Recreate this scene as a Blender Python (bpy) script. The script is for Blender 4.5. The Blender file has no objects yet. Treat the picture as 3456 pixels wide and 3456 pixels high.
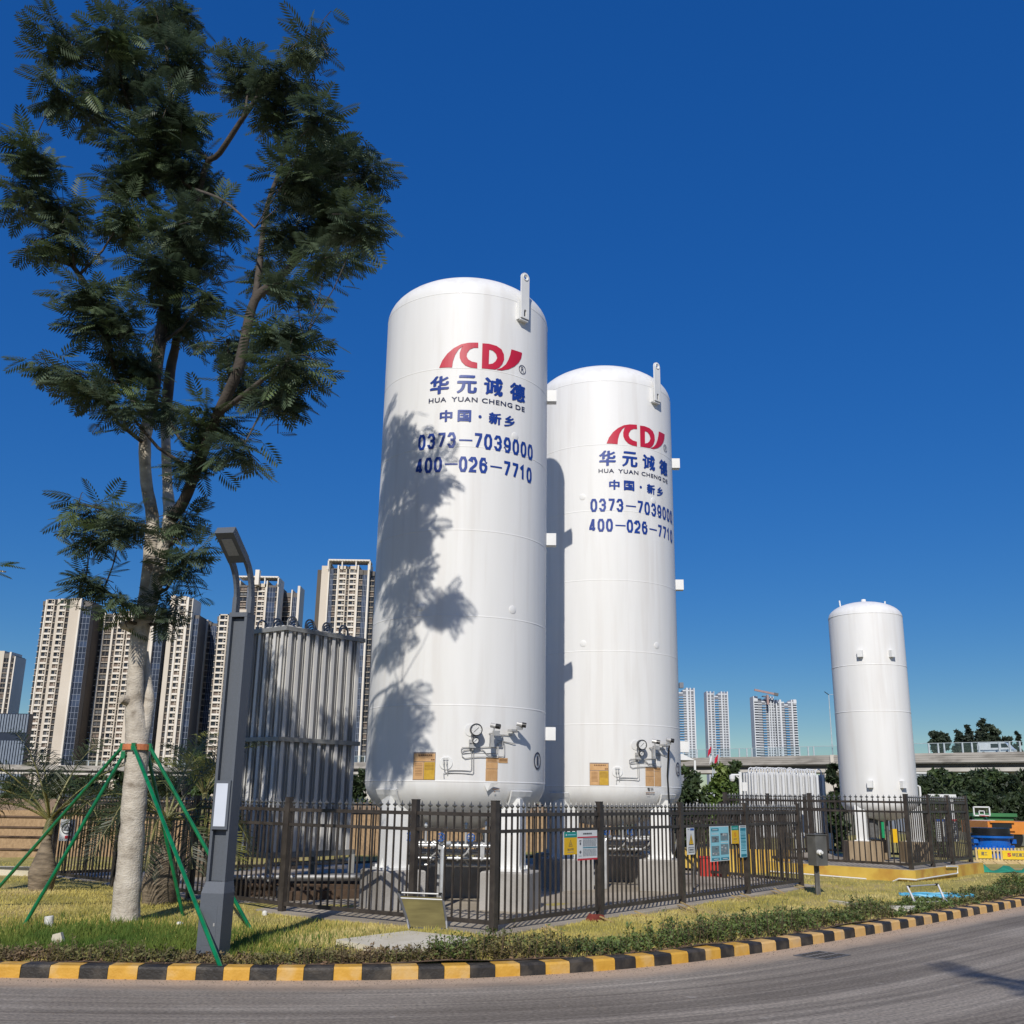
import bpy, bmesh, math, random
import numpy as np
from mathutils import Vector, Matrix

random.seed(7); RNG = np.random.default_rng(7)
scene = bpy.context.scene
col = scene.collection

# ------------------------------------------------------------------ camera, sky, sun, exposure
EYE, FPX, PITCH, ROLL = 1.7, 3450.0, math.atan(960/3450), 0.0145
cam_data = bpy.data.cameras.new('camera'); cam_data.sensor_width = 36; cam_data.lens = 36*FPX/3456
cam_data.clip_start = 0.1; cam_data.clip_end = 8000
cam = bpy.data.objects.new('camera', cam_data); col.objects.link(cam)
F = Vector((0, math.cos(PITCH), math.sin(PITCH))); U0 = Vector((0, -math.sin(PITCH), math.cos(PITCH))); R0 = Vector((1, 0, 0))
Xc = R0*math.cos(ROLL) + U0*math.sin(ROLL); Yc = -R0*math.sin(ROLL) + U0*math.cos(ROLL)
M = Matrix((Xc, Yc, -F)).transposed().to_4x4(); M.translation = (0, 0, EYE)
cam.matrix_world = M; scene.camera = cam

SUN_AZ, SUN_EL = math.radians(189.6), math.radians(37)      # azimuth clockwise from +Y, towards the sun
world = bpy.data.worlds.new('World'); scene.world = world; world.use_nodes = True
wn = world.node_tree.nodes; wl = world.node_tree.links; wn.clear()
sky = wn.new('ShaderNodeTexSky'); sky.sky_type = 'NISHITA'; sky.sun_disc = False
sky.sun_elevation = SUN_EL; sky.sun_rotation = SUN_AZ
sky.altitude = 0; sky.air_density = 1.0; sky.dust_density = 0.4; sky.ozone_density = 5.0
def wmath(op, a, b=None):       # a deeper, flatter clear-air blue: the same curve over the whole dome
    nd = wn.new('ShaderNodeMath'); nd.operation = op
    for i, q in enumerate((a, b)):
        if q is None: continue
        if isinstance(q, (int, float)): nd.inputs[i].default_value = q
        else: wl.new(q, nd.inputs[i])
    return nd.outputs[0]
sep = wn.new('ShaderNodeSeparateColor'); sep.mode = 'HSV'; cmb = wn.new('ShaderNodeCombineColor'); cmb.mode = 'HSV'
wl.new(sky.outputs[0], sep.inputs[0])
hh_ = wmath('ADD', sep.outputs[0], 0.0133)
ss_ = wmath('SUBTRACT', 1.0, wmath('POWER', wmath('MAXIMUM', wmath('SUBTRACT', 1.0, wmath('MULTIPLY', sep.outputs[1], 1.22)), 0.02), 1.5))
vv_ = wmath('MULTIPLY', wmath('POWER', wmath('MULTIPLY', sep.outputs[2], 0.085/0.219), 0.48), 3.25)
for i_, q_ in enumerate((hh_, ss_, vv_)): wl.new(q_, cmb.inputs[i_])
bgn = wn.new('ShaderNodeBackground'); bgn.inputs['Strength'].default_value = 0.1
wo = wn.new('ShaderNodeOutputWorld')
wl.new(cmb.outputs[0], bgn.inputs[0]); wl.new(bgn.outputs[0], wo.inputs[0])
sd = bpy.data.lights.new('sun', 'SUN'); sd.energy = 4.0; sd.angle = math.radians(0.55); sd.color = (1.0, 0.95, 0.87)
sun = bpy.data.objects.new('sun', sd); col.objects.link(sun)
to_sun = Vector((math.sin(SUN_AZ)*math.cos(SUN_EL), math.cos(SUN_AZ)*math.cos(SUN_EL), math.sin(SUN_EL)))
sun.rotation_euler = to_sun.to_track_quat('Z', 'Y').to_euler()
sun.location = to_sun*60
vs = scene.view_settings; vs.view_transform = 'Standard'; vs.look = 'None'; vs.exposure = 0.0; vs.gamma = 1.0
scene.cycles.max_bounces = 5; scene.cycles.diffuse_bounces = 3; scene.cycles.glossy_bounces = 3
scene.cycles.transmission_bounces = 4; scene.cycles.transparent_max_bounces = 6
scene.cycles.caustics_reflective = False; scene.cycles.caustics_refractive = False

# ------------------------------------------------------------------ survey helpers (sight lines -> real points)
def ray(u, v):
    x = (u-1728)/FPX; y = -(v-1728)/FPX
    c, s = math.cos(ROLL), math.sin(ROLL)
    x, y = x*c - y*s, x*s + y*c
    return Vector((x, math.cos(PITCH)-y*math.sin(PITCH), math.sin(PITCH)+y*math.cos(PITCH)))
O = Vector((0, 0, EYE))
def PZ(u, v, z=0.12):
    d = ray(u, v); return O + d*((z-EYE)/d.z)
def PY(u, v, Y):
    d = ray(u, v); return O + d*(Y/d.y)
def PL(u, v, a, b):            # sight line met with the vertical plane through a and b
    d = ray(u, v); n = Vector((b[1]-a[1], -(b[0]-a[0]), 0))
    t = n.dot(Vector((a[0], a[1], 0))-O)/n.dot(d); return O + d*t
def cyl(u, v, C, R):           # -> (theta, z) on a vertical cylinder
    d = ray(u, v); a = d.x**2+d.y**2; b = -2*(d.x*C[0]+d.y*C[1]); c = C[0]**2+C[1]**2-R*R
    t = (-b-math.sqrt(max(0, b*b-4*a*c)))/2/a; P = O+d*t
    return math.atan2(P.x-C[0], -(P.y-C[1])), P.z

# ------------------------------------------------------------------ object helpers
WM = {}
def reg(o, mw): WM[o.name] = mw
def place(o, parent, mw):
    col.objects.link(o)
    if parent is not None:
        o.parent = parent; o.matrix_parent_inverse = WM[parent.name].inverted()
    o.matrix_basis = mw; reg(o, mw); return o
def tag(o, label=None, cat=None, group=None, kind=None):
    if label: o['label'] = label
    if cat: o['category'] = cat
    if group: o['group'] = group
    if kind: o['kind'] = kind
    return o
def thing(name, label, cat, loc=(0, 0, 0), rz=0, group=None, kind=None):
    o = bpy.data.objects.new(name, None); o.empty_display_size = 0.2
    place(o, None, Matrix.Translation(loc) @ Matrix.Rotation(rz, 4, 'Z'))
    return tag(o, label, cat, group, kind)
def inst(name, mesh, parent, loc=(0, 0, 0), rz=0, mw=None, rel=True):
    m = mw if mw is not None else Matrix.Translation(loc) @ Matrix.Rotation(rz, 4, 'Z')
    if rel and parent is not None: m = WM[parent.name] @ m
    return place(bpy.data.objects.new(name, mesh), parent, m)

class MB:
    def __init__(s): s.v = []; s.f = []; s.mi = []; s.cur = 0
    def add(s, vs, fs):
        n = len(s.v); s.v += [tuple(p) for p in vs]; s.f += [tuple(i+n for i in f) for f in fs]; s.mi += [s.cur]*len(fs); return s
    def box(s, c, d, rz=0, M=None):
        x, y, z = d[0]/2, d[1]/2, d[2]/2
        P = [Vector(p) for p in ((-x,-y,-z),(x,-y,-z),(x,y,-z),(-x,y,-z),(-x,-y,z),(x,-y,z),(x,y,z),(-x,y,z))]
        T = M if M is not None else Matrix.Translation(c) @ Matrix.Rotation(rz, 4, 'Z')
        return s.add([T @ p for p in P], [(0,3,2,1),(4,5,6,7),(0,1,5,4),(1,2,6,5),(2,3,7,6),(3,0,4,7)])
    def bb(s, x0, x1, y0, y1, z0, z1): return s.box(((x0+x1)/2, (y0+y1)/2, (z0+z1)/2), (x1-x0, y1-y0, z1-z0))
    def beam(s, a, b, w, h=None, up=(0, 0, 1)):
        a = Vector(a); b = Vector(b); h = h or w; d = (b-a); L = d.length; d.normalize(); up = Vector(up)
        if abs(d.dot(up)) > 0.99: up = Vector((0, 1, 0))
        sx = d.cross(up).normalized(); u = sx.cross(d)
        T = Matrix((sx, d, u)).transposed().to_4x4(); T.translation = (a+b)/2
        return s.box(None, (w, L, h), M=T)
    def tube(s, pts, r, n=8, cap=True, closed=False):
        pts = [Vector(p) for p in pts]; rs = r if isinstance(r, (list, tuple)) else [r]*len(pts)
        rings = []; ref = None; N = len(pts)
        for i, p in enumerate(pts):
            if closed: t = pts[(i+1) % N]-pts[i-1]
            else: t = pts[min(i+1, N-1)]-pts[max(i-1, 0)]
            t.normalize()
            if ref is None: ref = Vector((0, 0, 1)) if abs(t.z) < 0.9 else Vector((1, 0, 0))
            x = t.cross(ref)
            if x.length < 1e-4: x = t.cross(Vector((0.3, 1, 0.2)))
            x.normalize(); y = t.cross(x); ref = -y if False else x.cross(t)
            rings.append([p+(x*math.cos(2*math.pi*k/n)+y*math.sin(2*math.pi*k/n))*rs[i] for k in range(n)])
        vs = [q for rg in rings for q in rg]; fs = []
        for i in range(N if closed else N-1):
            j = (i+1) % N
            for k in range(n): fs.append((i*n+k, i*n+(k+1) % n, j*n+(k+1) % n, j*n+k))
        if cap and not closed:
            fs.append(tuple(range(n-1, -1, -1))); fs.append(tuple((N-1)*n+k for k in range(n)))
        return s.add(vs, fs)
    def lathe(s, prof, n=32, c=(0, 0, 0), M=None):
        vs = []; fs = []
        for (r, z) in prof:
            for k in range(n):
                a = 2*math.pi*k/n; vs.append(Vector((r*math.cos(a), r*math.sin(a), z)))
        T = M if M is not None else Matrix.Translation(c); m = len(prof)
        for i in range(m-1):
            for k in range(n): fs.append((i*n+k, i*n+(k+1) % n, (i+1)*n+(k+1) % n, (i+1)*n+k))
        if prof[0][0] > 1e-6: fs.append(tuple(range(n-1, -1, -1)))
        if prof[-1][0] > 1e-6: fs.append(tuple((m-1)*n+k for k in range(n)))
        return s.add([T @ p for p in vs], fs)
    def cylz(s, a, b, r, n=12):
        return s.tube([a, b], r, n)
    def prism(s, poly, vec):
        poly = [Vector(p) for p in poly]; vec = Vector(vec); n = len(poly)
        return s.add(poly+[p+vec for p in poly], [tuple(range(n-1, -1, -1)), tuple(range(n, 2*n))]+[(i, (i+1) % n, n+(i+1) % n, n+i) for i in range(n)])
    def mesh(s, name, mat, smooth=None):
        me = bpy.data.meshes.new(name); me.from_pydata(s.v, [], s.f)
        for m in (mat if isinstance(mat, (list, tuple)) else [mat]): me.materials.append(m)
        if isinstance(mat, (list, tuple)): me.polygons.foreach_set('material_index', s.mi)
        if smooth is not None:
            me.polygons.foreach_set('use_smooth', [True]*len(me.polygons))
            me.set_sharp_from_angle(angle=math.radians(smooth))
        me.update(); return me
    def build(s, name, mat, parent=None, smooth=None):      # vertices in world coordinates
        o = bpy.data.objects.new(name, s.mesh(name, mat, smooth))
        return place(o, parent, Matrix.Identity(4))

def np_mesh(name, V, Q, mat, smooth=False):
    me = bpy.data.meshes.new(name); V = np.asarray(V, np.float32); Q = np.asarray(Q, np.int32); k = Q.shape[1]
    me.vertices.add(len(V)); me.vertices.foreach_set('co', V.ravel())
    me.loops.add(Q.size); me.loops.foreach_set('vertex_index', Q.ravel())
    me.polygons.add(len(Q)); me.polygons.foreach_set('loop_start', np.arange(0, Q.size, k, dtype=np.int32))
    me.update(calc_edges=True); me.materials.append(mat); return me

def fix_normals(me):
    bm = bmesh.new(); bm.from_mesh(me); bmesh.ops.recalc_face_normals(bm, faces=bm.faces); bm.to_mesh(me); bm.free()

# ------------------------------------------------------------------ materials (procedural)
def lin(h):
    h = h.lstrip('#'); c = [int(h[i:i+2], 16)/255 for i in (0, 2, 4)]
    return tuple(x/12.92 if x <= 0.04045 else ((x+0.055)/1.055)**2.4 for x in c)
MATS = {}
def mat(name, c1, c2=None, scale=4.0, rough=0.6, metal=0.0, bump=0.0, bscale=None, stretch=(1, 1, 1), detail=5, coat=0.0, spec=0.5, lo=0.35, hi=0.65, trans=0.0, c3=None, scale3=0.6, rvar=0.0):
    if name in MATS: return MATS[name]
    m = bpy.data.materials.new(name); m.use_nodes = True; nt = m.node_tree; n = nt.nodes; l = nt.links
    b = n['Principled BSDF']; b.inputs['Roughness'].default_value = rough; b.inputs['Metallic'].default_value = metal
    b.inputs['Coat Weight'].default_value = coat; b.inputs['Specular IOR Level'].default_value = spec
    c2 = c2 or tuple(x*0.82 for x in c1)
    g = n.new('ShaderNodeNewGeometry'); mp = n.new('ShaderNodeMapping'); mp.inputs['Scale'].default_value = stretch
    l.new(g.outputs['Position'], mp.inputs['Vector'])
    t = n.new('ShaderNodeTexNoise'); t.inputs['Scale'].default_value = scale; t.inputs['Detail'].default_value = detail
    l.new(mp.outputs[0], t.inputs['Vector'])
    r = n.new('ShaderNodeValToRGB'); r.color_ramp.elements[0].position = lo; r.color_ramp.elements[1].position = hi
    r.color_ramp.elements[0].color = (*c2, 1); r.color_ramp.elements[1].color = (*c1, 1)
    l.new(t.outputs['Fac'], r.inputs[0]); out = r.outputs[0]
    if c3:
        t3 = n.new('ShaderNodeTexNoise'); t3.inputs['Scale'].default_value = scale3; t3.inputs['Detail'].default_value = 6
        l.new(mp.outputs[0], t3.inputs['Vector'])
        r3 = n.new('ShaderNodeValToRGB'); r3.color_ramp.elements[0].position = 0.5; r3.color_ramp.elements[1].position = 0.68
        r3.color_ramp.elements[0].color = (0, 0, 0, 1); r3.color_ramp.elements[1].color = (1, 1, 1, 1)
        l.new(t3.outputs['Fac'], r3.inputs[0])
        mx = n.new('ShaderNodeMixRGB'); l.new(r3.outputs[0], mx.inputs[0]); l.new(out, mx.inputs[1]); mx.inputs[2].default_value = (*c3, 1)
        out = mx.outputs[0]
    l.new(out, b.inputs['Base Color'])
    if rvar and rvar > 0:
        mr = n.new('ShaderNodeMapRange'); mr.inputs['To Min'].default_value = rough-rvar; mr.inputs['To Max'].default_value = rough+rvar
        l.new(t.outputs['Fac'], mr.inputs['Value']); l.new(mr.outputs[0], b.inputs['Roughness'])
    if bump:
        t2 = n.new('ShaderNodeTexNoise'); t2.inputs['Scale'].default_value = bscale or scale*4; t2.inputs['Detail'].default_value = 6
        l.new(mp.outputs[0], t2.inputs['Vector'])
        bp = n.new('ShaderNodeBump'); bp.inputs['Strength'].default_value = bump; bp.inputs['Distance'].default_value = 0.02
        l.new(t2.outputs['Fac'], bp.inputs['Height']); l.new(bp.outputs[0], b.inputs['Normal'])
    if trans:
        tr = n.new('ShaderNodeBsdfTranslucent'); l.new(out, tr.inputs[0])
        ms = n.new('ShaderNodeMixShader'); ms.inputs[0].default_value = trans
        l.new(b.outputs[0], ms.inputs[1]); l.new(tr.outputs[0], ms.inputs[2]); l.new(ms.outputs[0], n['Material Output'].inputs[0])
    MATS[name] = m; return m

WHITE = mat('white_tank_paint', (0.80, 0.795, 0.775), (0.76, 0.755, 0.73), 1.2, 0.5, stretch=(3, 3, 0.22), c3=(0.725, 0.71, 0.68), scale3=1.9, coat=0.05, rvar=0.08, spec=0.35)
WHITE2 = mat('white_steel_paint', (0.78, 0.78, 0.76), (0.70, 0.70, 0.68), 3, 0.4)
RED = mat('red_vinyl', lin('#c4203c'), lin('#b81d38'), 3, 0.45)
BLUE = mat('blue_vinyl', lin('#1c3f92'), lin('#183888'), 3, 0.4)
NAVY = mat('navy_ink', lin('#202a50'), lin('#1b2445'), 3, 0.5)
INK = mat('black_ink', (0.015, 0.015, 0.018), None, 3, 0.5)
FENCE = mat('brown_fence_paint', lin('#3f3934'), lin('#322c28'), 9, 0.45, c3=lin('#4a433d'), scale3=5, bump=0.1)
CHROME = mat('zinc_finial', (0.17, 0.17, 0.165), (0.09, 0.09, 0.085), 30, 0.28, metal=0.4)
CONC = mat('concrete', (0.42, 0.40, 0.37), (0.33, 0.315, 0.29), 2.5, 0.85, bump=0.25, bscale=40, c3=(0.27, 0.25, 0.22), scale3=1.2)
PAD = mat('pad_concrete', (0.42, 0.365, 0.285), (0.33, 0.285, 0.22), 1.5, 0.9, bump=0.2, bscale=60, c3=(0.25, 0.21, 0.155), scale3=0.7)
GALV = mat('aluminium_fin', (0.68, 0.67, 0.65), (0.58, 0.57, 0.55), 3, 0.5, metal=0.0, stretch=(4, 4, 0.4))
ALU = mat('white_fin', (0.72, 0.73, 0.74), (0.6, 0.61, 0.62), 3, 0.45, stretch=(4, 4, 0.4))
STEEL = mat('stainless', (0.50, 0.495, 0.48), (0.40, 0.395, 0.385), 12, 0.4, metal=0.25)
DSTEEL = mat('dark_steel', (0.13, 0.13, 0.13), (0.09, 0.09, 0.09), 8, 0.5)
BLACK = mat('black_plastic', (0.012, 0.012, 0.013), None, 4, 0.35)
ANTH = mat('anthracite_powder_coat', lin('#5b6067'), lin('#565b61'), 60, 0.5, bump=0.05, bscale=300)
GREENP = mat('green_pipe_paint', lin('#0f7a4a'), lin('#0c6a40'), 5, 0.25, coat=0.3, c3=lin('#0a5f3a'), scale3=9)
YELLOW = mat('yellow_paint', lin('#d4b352'), lin('#c8a546'), 3, 0.7, c3=lin('#b98a3c'), scale3=2.2, bump=0.15, bscale=50)
KERBY = mat('kerb_yellow', lin('#cf9f3e'), lin('#c29232'), 8, 0.65, c3=lin('#c9a567'), scale3=4, bump=0.3, bscale=50)
KERBB = mat('kerb_black', lin('#322e29'), lin('#26231f'), 8, 0.55, c3=lin('#4f483e'), scale3=4, bump=0.3, bscale=50)
KERBPALE = mat('kerb_faded_yellow', lin('#d8b070'), lin('#cda35f'), 8, 0.7, c3=lin('#c2a377'), scale3=4, bump=0.3, bscale=50)
BARK = mat('pale_bark', lin('#cbc2b2'), lin('#b2a898'), 9, 0.9, bump=0.7, bscale=34, stretch=(1, 1, 1.6), c3=lin('#857a6b'), scale3=4.5)
BARKD = mat('dark_bark_crown_shade', lin('#554d45'), lin('#3e3832'), 7, 0.9, bump=0.5, bscale=30)  # dark tone for twigs and distant trunks; on upper limbs, crown shade as colour
LEAF = mat('feathery_leaf', (0.098, 0.135, 0.075), (0.062, 0.095, 0.058), 0.9, 0.55, trans=0.32, c3=(0.12, 0.17, 0.06), scale3=1.3)
LEAF2 = mat('young_leaf', (0.12, 0.19, 0.03), (0.07, 0.12, 0.03), 1.5, 0.5, trans=0.2)
# ------------------------------------------------------------------ ground, road, kerb, lawn
def kerb_y(x): 
    t = (x-0.88)/1.2
    return 10.36 + 1.05*1.2*(t if t > 30 else math.log1p(math.exp(t))) + (0.02*(-x-3) if x < -3 else 0)
ks = []                                     # arc-length samples of the kerb's front foot
x = -14.0; acc = 0.0; prev = None
while x < 60:
    p = (x, kerb_y(x))
    if prev: acc += math.dist(prev, p)
    ks.append((acc, *p)); prev = p; x += 0.02
KS = np.array(ks)
def kerb_at(s):
    x = float(np.interp(s, KS[:, 0], KS[:, 1])); y = float(np.interp(s, KS[:, 0], KS[:, 2]))
    dx = 0.01; t = Vector((dx, kerb_y(x+dx)-kerb_y(x), 0)).normalized(); return Vector((x, y, 0)), t, Vector((-t.y, t.x, 0))
def s_of_x(x): return float(np.interp(x, KS[:, 1], KS[:, 0]))

GRD = mat('dry_ground', lin('#8d8468'), lin('#6f6a4c'), 0.05, 0.95, c3=lin('#57603a'), scale3=0.02)
g = MB(); g.add([(-4000, -400, -0.05), (4000, -400, -0.05), (4000, 6000, -0.05), (-4000, 6000, -0.05)], [(0, 1, 2, 3)])
tag(g.build('ground', GRD), kind='structure')

def road_material():
    m = bpy.data.materials.new('dusty_asphalt'); m.use_nodes = True; nt = m.node_tree; n = nt.nodes; l = nt.links; b = n['Principled BSDF']
    b.inputs['Roughness'].default_value = 0.85; b.inputs['Specular IOR Level'].default_value = 0.3
    uv = n.new('ShaderNodeUVMap'); uv.uv_map = 'along'
    def noise(sc, stretch, detail=6):
        mp = n.new('ShaderNodeMapping'); mp.inputs['Scale'].default_value = stretch; l.new(uv.outputs[0], mp.inputs[0])
        t = n.new('ShaderNodeTexNoise'); t.inputs['Scale'].default_value = sc; t.inputs['Detail'].default_value = detail; l.new(mp.outputs[0], t.inputs[0]); return t.outputs['Fac']
    def ramp(f, p0, p1, c0, c1):
        r = n.new('ShaderNodeValToRGB'); e = r.color_ramp.elements; e[0].position = p0; e[1].position = p1; e[0].color = (*c0, 1); e[1].color = (*c1, 1); l.new(f, r.inputs[0]); return r.outputs[0]
    def mix(f, a, bb, mode='MIX'):
        x = n.new('ShaderNodeMixRGB'); x.blend_type = mode
        if isinstance(f, float): x.inputs[0].default_value = f
        else: l.new(f, x.inputs[0])
        l.new(a, x.inputs[1]); l.new(bb, x.inputs[2]); return x.outputs[0]
    streak = ramp(noise(1.0, (0.10, 4.2, 1)), 0.36, 0.66, lin('#7b7368'), lin('#a0978a'))
    narrow = ramp(noise(1.0, (0.22, 17, 1), 4), 0.35, 0.68, (0.80, 0.80, 0.80), (1.14, 1.13, 1.12))
    fine = ramp(noise(34, (1, 1, 1), 6), 0.32, 0.68, (0.66, 0.66, 0.66), (1.30, 1.29, 1.27))
    base = mix(1.0, mix(1.0, streak, narrow, 'MULTIPLY'), fine, 'MULTIPLY')
    patch = ramp(noise(0.55, (1, 1, 1), 5), 0.45, 0.62, (0.86, 0.85, 0.84), (1.06, 1.06, 1.06)); base = mix(1.0, base, patch, 'MULTIPLY')
    spots = ramp(noise(5, (1, 1, 1), 4), 0.69, 0.74, (0, 0, 0), (1, 1, 1)); light = n.new('ShaderNodeRGB'); light.outputs[0].default_value = (*lin('#b5aea5'), 1)
    sm = n.new('ShaderNodeMath'); sm.operation = 'MULTIPLY'; sm.inputs[1].default_value = 0.45; l.new(spots, sm.inputs[0])
    base = mix(sm.outputs[0], base, light.outputs[0])
    # sand swept against the kerb: depends on the distance from it
    sep = n.new('ShaderNodeSeparateXYZ'); l.new(uv.outputs[0], sep.inputs[0])
    wob = n.new('ShaderNodeMath'); wob.operation = 'MULTIPLY_ADD'; l.new(noise(2.2, (1, 2, 1)), wob.inputs[0]); wob.inputs[1].default_value = 0.36; l.new(sep.outputs[1], wob.inputs[2])
    sand = ramp(wob.outputs[0], 0.40, 0.74, (1, 1, 1), (0, 0, 0))
    sc = ramp(noise(40, (1, 1, 1), 4), 0.3, 0.7, lin('#a8917a'), lin('#c8b096'))
    base = mix(sand, base, sc)
    l.new(base, b.inputs['Base Color'])
    bp = n.new('ShaderNodeBump'); bp.inputs['Strength'].default_value = 0.45; bp.inputs['Distance'].default_value = 0.01
    l.new(noise(140, (1, 1, 1), 3), bp.inputs['Height']); l.new(bp.outputs[0], b.inputs['Normal'])
    return m
ROADM = road_material()
offs = [-0.15, 0.0, 0.3, 0.8, 1.6, 3, 5, 8, 12, 18, 26]
V = []; UVs = []; Fq = []; S0, S1, DS = 0.2, 60, 0.4; ns = int((S1-S0)/DS)
for i in range(ns+1):
    p, t, nrm = kerb_at(S0+i*DS)
    for o in offs:
        q = p-nrm*o; V.append((q.x, q.y, 0.0)); UVs.append((S0+i*DS, o))
k = len(offs)
for i in range(ns):
    for j in range(k-1): Fq.append((i*k+j, i*k+j+1, (i+1)*k+j+1, (i+1)*k+j))
me = bpy.data.meshes.new('road'); me.from_pydata(V, [], Fq); me.materials.append(ROADM)
uvl = me.uv_layers.new(name='along')
for lp in me.loops: uvl.data[lp.index].uv = UVs[lp.vertex_index]
me.update(); fix_normals(me)
tag(place(bpy.data.objects.new('road', me), None, Matrix.Identity(4)), kind='structure')

# kerb: one painted stone after another
kerb = thing('kerb', None, None, (0, 10.4, 0), kind='structure')
s = s_of_x(-9.5); i = 0; sgap = s_of_x(1000)
while s < s_of_x(24):
    L = 0.265 + random.uniform(-0.02, 0.02); e = s+L
    a, ta, na = kerb_at(s+0.002); b, tb, nb = kerb_at(e-0.002)
    w, h, ch = 0.20, 0.112+random.uniform(-0.004, 0.004), 0.02
    off = random.uniform(-0.006, 0.006)
    prof = [(0+off, -0.04), (0.004+off, h-ch), (ch+off, h), (w, h), (w, -0.04)]
    m = MB(); P = []
    for (p, n_) in ((a, na), (b, nb)):
        for (o, z) in prof: q = p+n_*o; P.append((q.x, q.y, z))
    m.add(P, [(0, 5, 6, 1), (1, 6, 7, 2), (2, 7, 8, 3), (3, 8, 9, 4), (0, 1, 2, 3, 4), (9, 8, 7, 6, 5)])
    fade = a.x > 2.6
    m.build('kerb_stone', (KERBB if i % 2 else (KERBPALE if fade else KERBY)), kerb); i += 1; s = e

MOUNDS = [(-7.2, 15.6, 1.6, 0.14), (-4.2, 15.2, 1.2, 0.05), (9.6, 21.2, 0.9, 0.22), (2.4, 14.0, 1.2, 0.03), (-4.6, 13.2, 0.9, 0.05)]
def lawn_z(x, y):
    z = 0.10 + 0.012*math.sin(x*1.9+y*0.8) + 0.010*math.sin(x*0.7-y*2.3+1) + 0.006*math.sin(5.1*x+3.3*y)
    d = y-kerb_y(x)
    z += 0.035*min(1, max(0, d-0.3)/1.5)
    for (cx, cy, r, h) in MOUNDS: z += h*math.exp(-((x-cx)**2+(y-cy)**2)/(2*(r*0.6)**2))
    return z
GRASSG = mat('lawn_soil_and_thatch', lin('#b5a65a'), lin('#918846'), 1.3, 0.95, bump=0.8, bscale=70, c3=lin('#b5a06a'), scale3=0.9)
V = []; Fq = []; xs = np.arange(-16, 20.01, 0.25); fr = [0, .15, .4, .8, 1.2, 1.7, 2.2, 2.8, 3.4, 4.1, 5, 6, 7, 8.5, 10, 12, 15, 19, 24]
for x in xs:
    y0 = kerb_y(x)+0.17
    for d in fr: V.append((x, y0+d, lawn_z(x, y0+d) if d > 0 else 0.085))
k = len(fr)
for i in range(len(xs)-1):
    for j in range(k-1): Fq.append((i*k+j, (i+1)*k+j, (i+1)*k+j+1, i*k+j+1))
me = bpy.data.meshes.new('lawn'); me.from_pydata(V, [], Fq); me.materials.append(GRASSG); me.polygons.foreach_set('use_smooth', [True]*len(me.polygons))
tag(place(bpy.data.objects.new('lawn', me), None, Matrix.Identity(4)), kind='structure')

# fence line plan (front corner, run to the right, run to the left, far run)
FC = (-0.15, 13.0); FR = (5.55, 20.4); FM = (-3.05, 14.85); FL = (-8.3, 19.7); FB = (1.2, 27.5)
def inside(poly, x, y):
    c = False; n = len(poly)
    for i in range(n):
        (x1, y1), (x2, y2) = poly[i], poly[(i+1) % n]
        if (y1 > y) != (y2 > y) and x < (x2-x1)*(y-y1)/(y2-y1)+x1: c = not c
    return c
PADP = [(-0.10, 12.72), (5.9, 20.5), (2.6, 29.5), (-9.0, 20.8), (-4.6, 16.2), (-3.2, 14.65)]
m = MB(); m.prism([(x, y, 0.02) for x, y in PADP], (0, 0, 0.135))
me = m.mesh('concrete_pad', PAD); fix_normals(me); tag(place(bpy.data.objects.new('concrete_pad', me), None, Matrix.Identity(4)), kind='structure')
PLP = [(4.9, 25.2), (8.25, 21.8), (11.1, 25.1), (8.0, 29.0)]
m = MB(); m.prism([(x, y, -0.02) for x, y in PLP], (0, 0, 0.388))
m.prism([(x*0.999+8.3*0.001, y, 0.366) for x, y in [(5.02, 25.2), (8.25, 21.92), (10.98, 25.1), (8.0, 28.9)]], (0, 0, 0.008)) if False else None
m2 = MB(); m2.prism([(x, y, 0.368) for x, y in [(5.0, 25.2), (8.25, 21.89), (11.0, 25.1), (8.0, 28.9)]], (0, 0, 0.006))
pl = thing('plinth', 'low yellow painted plinth under the small white tank', 'plinth', (8.25, 21.8, 0))
me = m.mesh('plinth_wall', YELLOW); fix_normals(me); inst('plinth_wall', me, pl, mw=Matrix.Identity(4), rel=False)
me = m2.mesh('paving', PAD); fix_normals(me); inst('paving', me, pl, mw=Matrix.Identity(4), rel=False)
pp = MB(); 
def on_pl(q, z): return (q[0], q[1], z)
def lerp2(a, b, t): return (a[0]+(b[0]-a[0])*t, a[1]+(b[1]-a[1])*t)
def offp(p, nx, ny, d): return (p[0]+nx*d, p[1]+ny*d)
a, b = (4.9, 25.2), (8.25, 21.8); nx, ny = -0.712, -0.702
pp.tube([(*offp(lerp2(a, b, t), nx, ny, 0.04), z) for t, z in ((0.3, 0.17), (0.78, 0.15))], 0.016, 6)
b2 = (11.1, 25.1); n2 = (0.757, -0.653)
pp.tube([(*offp(a if False else lerp2(a, b, 0.9), nx, ny, 0.05), 0.13), (*offp(lerp2(a, b, 0.93), nx, ny, 0.05), 0.2), (*offp(lerp2(a, b, 1.0), nx*.3, ny, 0.05), 0.2), (*offp(lerp2(b, b2, 0.55), *n2, 0.04), 0.22), (*offp(lerp2(b, b2, 0.56), *n2, 0.04), 0.36), (*offp(lerp2(b, b2, 0.4), *n2, 0.04), 0.385)], 0.016, 6)
tag(pp.build('conduit', WHITE2), 'thin white plastic conduit running along the yellow plinth', 'conduit')

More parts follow.
